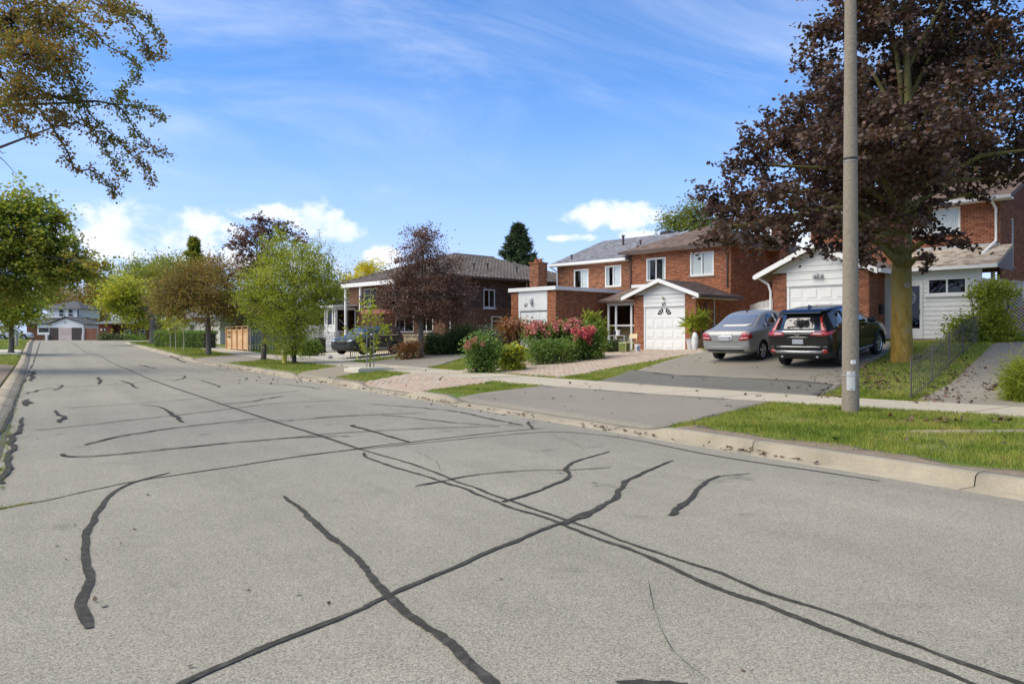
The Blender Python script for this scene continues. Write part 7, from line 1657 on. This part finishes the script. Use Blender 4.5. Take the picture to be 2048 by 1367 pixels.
car('silver_sedan', 'silver grey sedan parked beside the black vehicle', SED, (.88, 3.48), .305, .82, paint('silver_paint', (.29, .285, .27), .35), loc, HD69, pt_, sed_deco, clad_z=lambda x: np.full_like(x, .27))
# dark car on the pale drive of the tiled house, nose to the street
hd = R_(208); tail = W(786, 46.8)
zc = Hs(*tail)+.024
car('dark_grey_suv', 'dark grey car on the pale driveway behind the staked sapling', SUV, (.93, 3.59), .345, .90, paint('graphite_paint', (.045, .048, .048), .1, .25), (tail[0], tail[1], zc), hd, 0.0, lambda e, d, b: suv_deco(e, d, b, False), clad_z=lambda x: np.full_like(x, .36))
wl = W(-6, 112.); car('white_car', 'white car parked far away at the left edge', SUV, (.93, 3.59), .345, .90, paint('white_car_paint', (.6, .6, .6), 0), (wl[0], wl[1], Hs(*wl)+.02), R_(-15), 0, lambda e, d, b: suv_deco(e, d, b, False))
# ================================================================== grass, fallen leaves
def grassM():
    m, nt, b = bsdf('grass_blade'); tc = nt.new('ShaderNodeTexCoord'); v = tc.outputs['Object']; g = nt.new('ShaderNodeNewGeometry')
    n = nt.noise(v, .9, 4, .6); n2 = nt.noise(v, 5, 3, .6)
    f = nt.math('ADD', nt.math('MULTIPLY', nt.smooth(nt.math('ADD', nt.math('MULTIPLY', n, .6), nt.math('MULTIPLY', n2, .4)), .35, .65), .62), nt.math('MULTIPLY', g.outputs['Random Per Island'], .38))
    col = nt.ramp(f, [(.08, (.11, .165, .022)), (.32, (.20, .265, .035)), (.54, (.31, .355, .055)), (.74, (.41, .38, .08)), (.94, (.45, .35, .14))])
    nt.put(b, 'Base Color', col); nt.put(b, 'Roughness', .7); nt.put(b, 'Specular IOR Level', .2)
    tr = nt.new('ShaderNodeBsdfTranslucent'); nt.put(tr, 0, col); mx = nt.new('ShaderNodeMixShader'); nt.put(mx, 0, .35); nt.l.new(b.outputs[0], mx.inputs[1]); nt.l.new(tr.outputs[0], mx.inputs[2]); nt.l.new(mx.outputs[0], nt.n['Material Output'].inputs[0]); return m
m_blade = grassM()
def clear_of(x, y, extra=0):
    ok = np.ones(len(x), bool)
    for p in SHEETS + FOOT: ok &= ~inside(p, x, y)
    return ok
def grass():
    rng = np.random.default_rng(77); C = []
    def zone(p0, p1, s0, s1, dens, hgt, wid):
        n = int((p1-p0)*(s1-s0)*dens); x = rng.uniform(p0, p1, n); y = rng.uniform(s0, s1, n)
        X = x*CR[0]+y*CR[1]; Z = x*CF[0]+y*CF[1]; u = 1024 + X/np.maximum(Z, .1)*F_PX
        k = (Z > 2) & (u > -60) & (u < 2500) & clear_of(x+rng.normal(0, .035, n), y+rng.normal(0, .035, n))
        bare = np.sin(x*2.1+1.3*np.sin(y*1.7))*np.sin(y*1.3+1.1*np.sin(x*2.7)) + .5*np.sin(x*5.3+y*3.1)*np.sin(y*4.7-x*2.3)
        k &= rng.uniform(0, 1, n) < np.clip(1.25-1.1*np.maximum(bare, 0), .15, 1); x, y = x[k], y[k]
        # thin and worn next to the curb
        d = np.abs(x-8.44); k = (x < 8.44) | (rng.uniform(0, 1, len(x)) < np.clip((d-.1)/.5, .05, 1)) ; x, y = x[k], y[k]
        C.append((x, y, np.full(len(x), hgt), np.full(len(x), wid)))
    zone(8.46, 16, 3, 12, 1500, .062, .0085); zone(8.46, 15, 12, 20, 700, .062, .011); zone(8.46, 15, 20, 36, 300, .065, .017); zone(8.46, 15, 36, 62, 110, .08, .03); zone(8.46, 13, 62, 95, 40, .1, .06)
    zone(14, 30, 3, 20, 420, .065, .012); zone(13.5, 30, 20, 36, 220, .07, .018); zone(13.5, 34, 36, 64, 40, .09, .04)
    zone(-8, -.92, 45, 64, 60, .09, .03); zone(-20, -.92, 64, 110, 16, .1, .07); zone(-6, -.92, 14, 45, 60, .06, .02)
    # weeds in the left gutter and in the end of the long transverse seam
    for (s0, s1, n, w_) in ((7.5, 11, 500, .05), (11, 16, 260, .05), (16, 30, 160, .05)):
        y = s0 + (s1-s0)*rng.uniform(0, 1, n); y = y + .25*np.sin(y*5)*rng.uniform(0, 1, n); C.append((-.41+rng.normal(0, w_, n), y, np.full(n, .04), np.full(n, .009)))
    qa, qb = G(-15, 1021), G(62, 1006); t = rng.uniform(0, 1, 260)**1.4; C.append((qa[0]+(qb[0]-qa[0])*t+rng.normal(0, .012, 260), qa[1]+(qb[1]-qa[1])*t+rng.normal(0, .012, 260), np.full(260, .02), np.full(260, .005)))
    x = np.concatenate([c[0] for c in C]); y = np.concatenate([c[1] for c in C]); h = np.concatenate([c[2] for c in C]); w = np.concatenate([c[3] for c in C]); n = len(x)
    z = H(x, y); a = rng.uniform(0, 2*math.pi, n); ln = rng.normal(0, .45, n); la = rng.uniform(0, 2*math.pi, n); h = h*rng.uniform(.5, 1.25, n); dx, dy = np.cos(a)*w/2, np.sin(a)*w/2; tx, ty = np.cos(la)*ln*h, np.sin(la)*ln*h
    V = np.zeros((n, 5, 3)); V[:, 0] = np.stack([x-dx, y-dy, z-.01], 1); V[:, 1] = np.stack([x+dx, y+dy, z-.01], 1); V[:, 2] = np.stack([x+dx*.8+tx*.4, y+dy*.8+ty*.4, z+h*.6], 1); V[:, 3] = np.stack([x+tx, y+ty, z+h], 1); V[:, 4] = np.stack([x-dx*.8+tx*.4, y-dy*.8+ty*.4, z+h*.6], 1)
    o = link('grass', np_mesh('grass', V.reshape(-1, 3), np.arange(n*5), np.full(n, 5)), None, [m_blade]); tag(o, 'short green grass of the lawns and boulevard', 'grass', kind='stuff'); print('blades', n)
grass()
lf_dead = leafM('fallen_leaf', [(.045, .03, .02), (.085, .055, .036), (.13, .085, .055), (.18, .12, .075), (.2, .1, .055)], .15, 2.)
def litter():
    rng = np.random.default_rng(5); P = []
    def spot(u, v, su, sv, n):
        for _ in range(n):
            q = G(u+rng.normal(0, su), v+rng.normal(0, sv)); P.append((q[0], q[1], q[2]+.035, 1.))
    def plan(p0, p1, s0, s1, n, zoff=.035, sc=1.):
        x = rng.uniform(p0, p1, n); y = rng.uniform(s0, s1, n)
        for a, b in zip(x, y): P.append((a, b, Hs(a, b)+zoff, sc))
    # scattered over the driveways and walk
    plan(15, 24, 12, 20, 75); plan(9, 14, 9, 18, 36); plan(11.4, 14, 6, 35, 40); plan(14, 25, 20, 32, 30); plan(8.6, 13, 4, 9, 45); plan(15, 21.5, 8, 13.2, 420); plan(8.6, 13.4, 18, 34, 50)
    # drifts in the gutter
    for c in (6.6, 6.9, 7.3, 9.3, 9.6, 10.6, 13., 14.5, 16.2, 17.2, 19., 21.5, 23., 25, 26, 28, 31, 33, 36, 38, 40, 42, 45, 48):
        n = int(rng.integers(5, 20))
        for _ in range(n):
            s = c + rng.normal(0, .35); p = 8.16 - abs(rng.normal(0, .1)); P.append((p, s, float(zroad(s))+.02+abs(rng.normal(0, .015)), .85))
    for _ in range(170):
        s = rng.uniform(8, 60); P.append((8.12-abs(rng.normal(0, .3)), s, float(zroad(s))+.012, .7))
    # drifts beneath the maple and along the iron fence
    spot(1745, 770, 30, 10, 150); spot(1760, 755, 25, 8, 90); spot(1660, 792, 14, 3, 50); spot(1850, 800, 26, 6, 60); spot(1880, 775, 20, 14, 70); spot(1920, 745, 18, 14, 60); spot(1990, 775, 20, 5, 80); spot(1890, 845, 16, 3, 60); spot(1810, 840, 20, 4, 30); spot(2000, 842, 12, 4, 30); spot(1640, 830, 20, 8, 16); spot(1730, 738, 14, 6, 60)
    spot(780, 712, 40, 4, 160); spot(860, 703, 40, 3, 140); spot(720, 716, 30, 3, 60); spot(480, 740, 20, 5, 30); spot(560, 760, 40, 4, 40)
    # road
    for (u, v) in ((297, 990), (240, 1090), (435, 1125), (205, 1215), (590, 1190), (375, 1335), (150, 1295), (190, 1205), (1500, 1345), (940, 1320), (500, 1180), (655, 1210), (150, 1050), (272, 1062), (118, 1092), (130, 1120), (73, 878), (138, 845), (1480, 1340), (1005, 1160)): P.append((*G(u, v)[:2], .012, .42))
    P = np.array(P); n = len(P); v, s = leaf_verts(P[:, :3], 1., MAPLE, rng, .9, 0, curl=-.22, jitter=0.)
    k = len(MAPLE); sz = P[:, 3]*rng.uniform(.04, .10, n); V = v.reshape(n, k, 3); V = P[:, None, :3] + (V-P[:, None, :3])*sz[:, None, None]
    o = link('fallen_leaves', np_mesh('fallen_leaves', V.reshape(-1, 3), np.arange(n*k), s), None, [lf_dead]); tag(o, 'curled brown fallen leaves on drives, grass and gutter', 'leaves', kind='stuff')
litter()
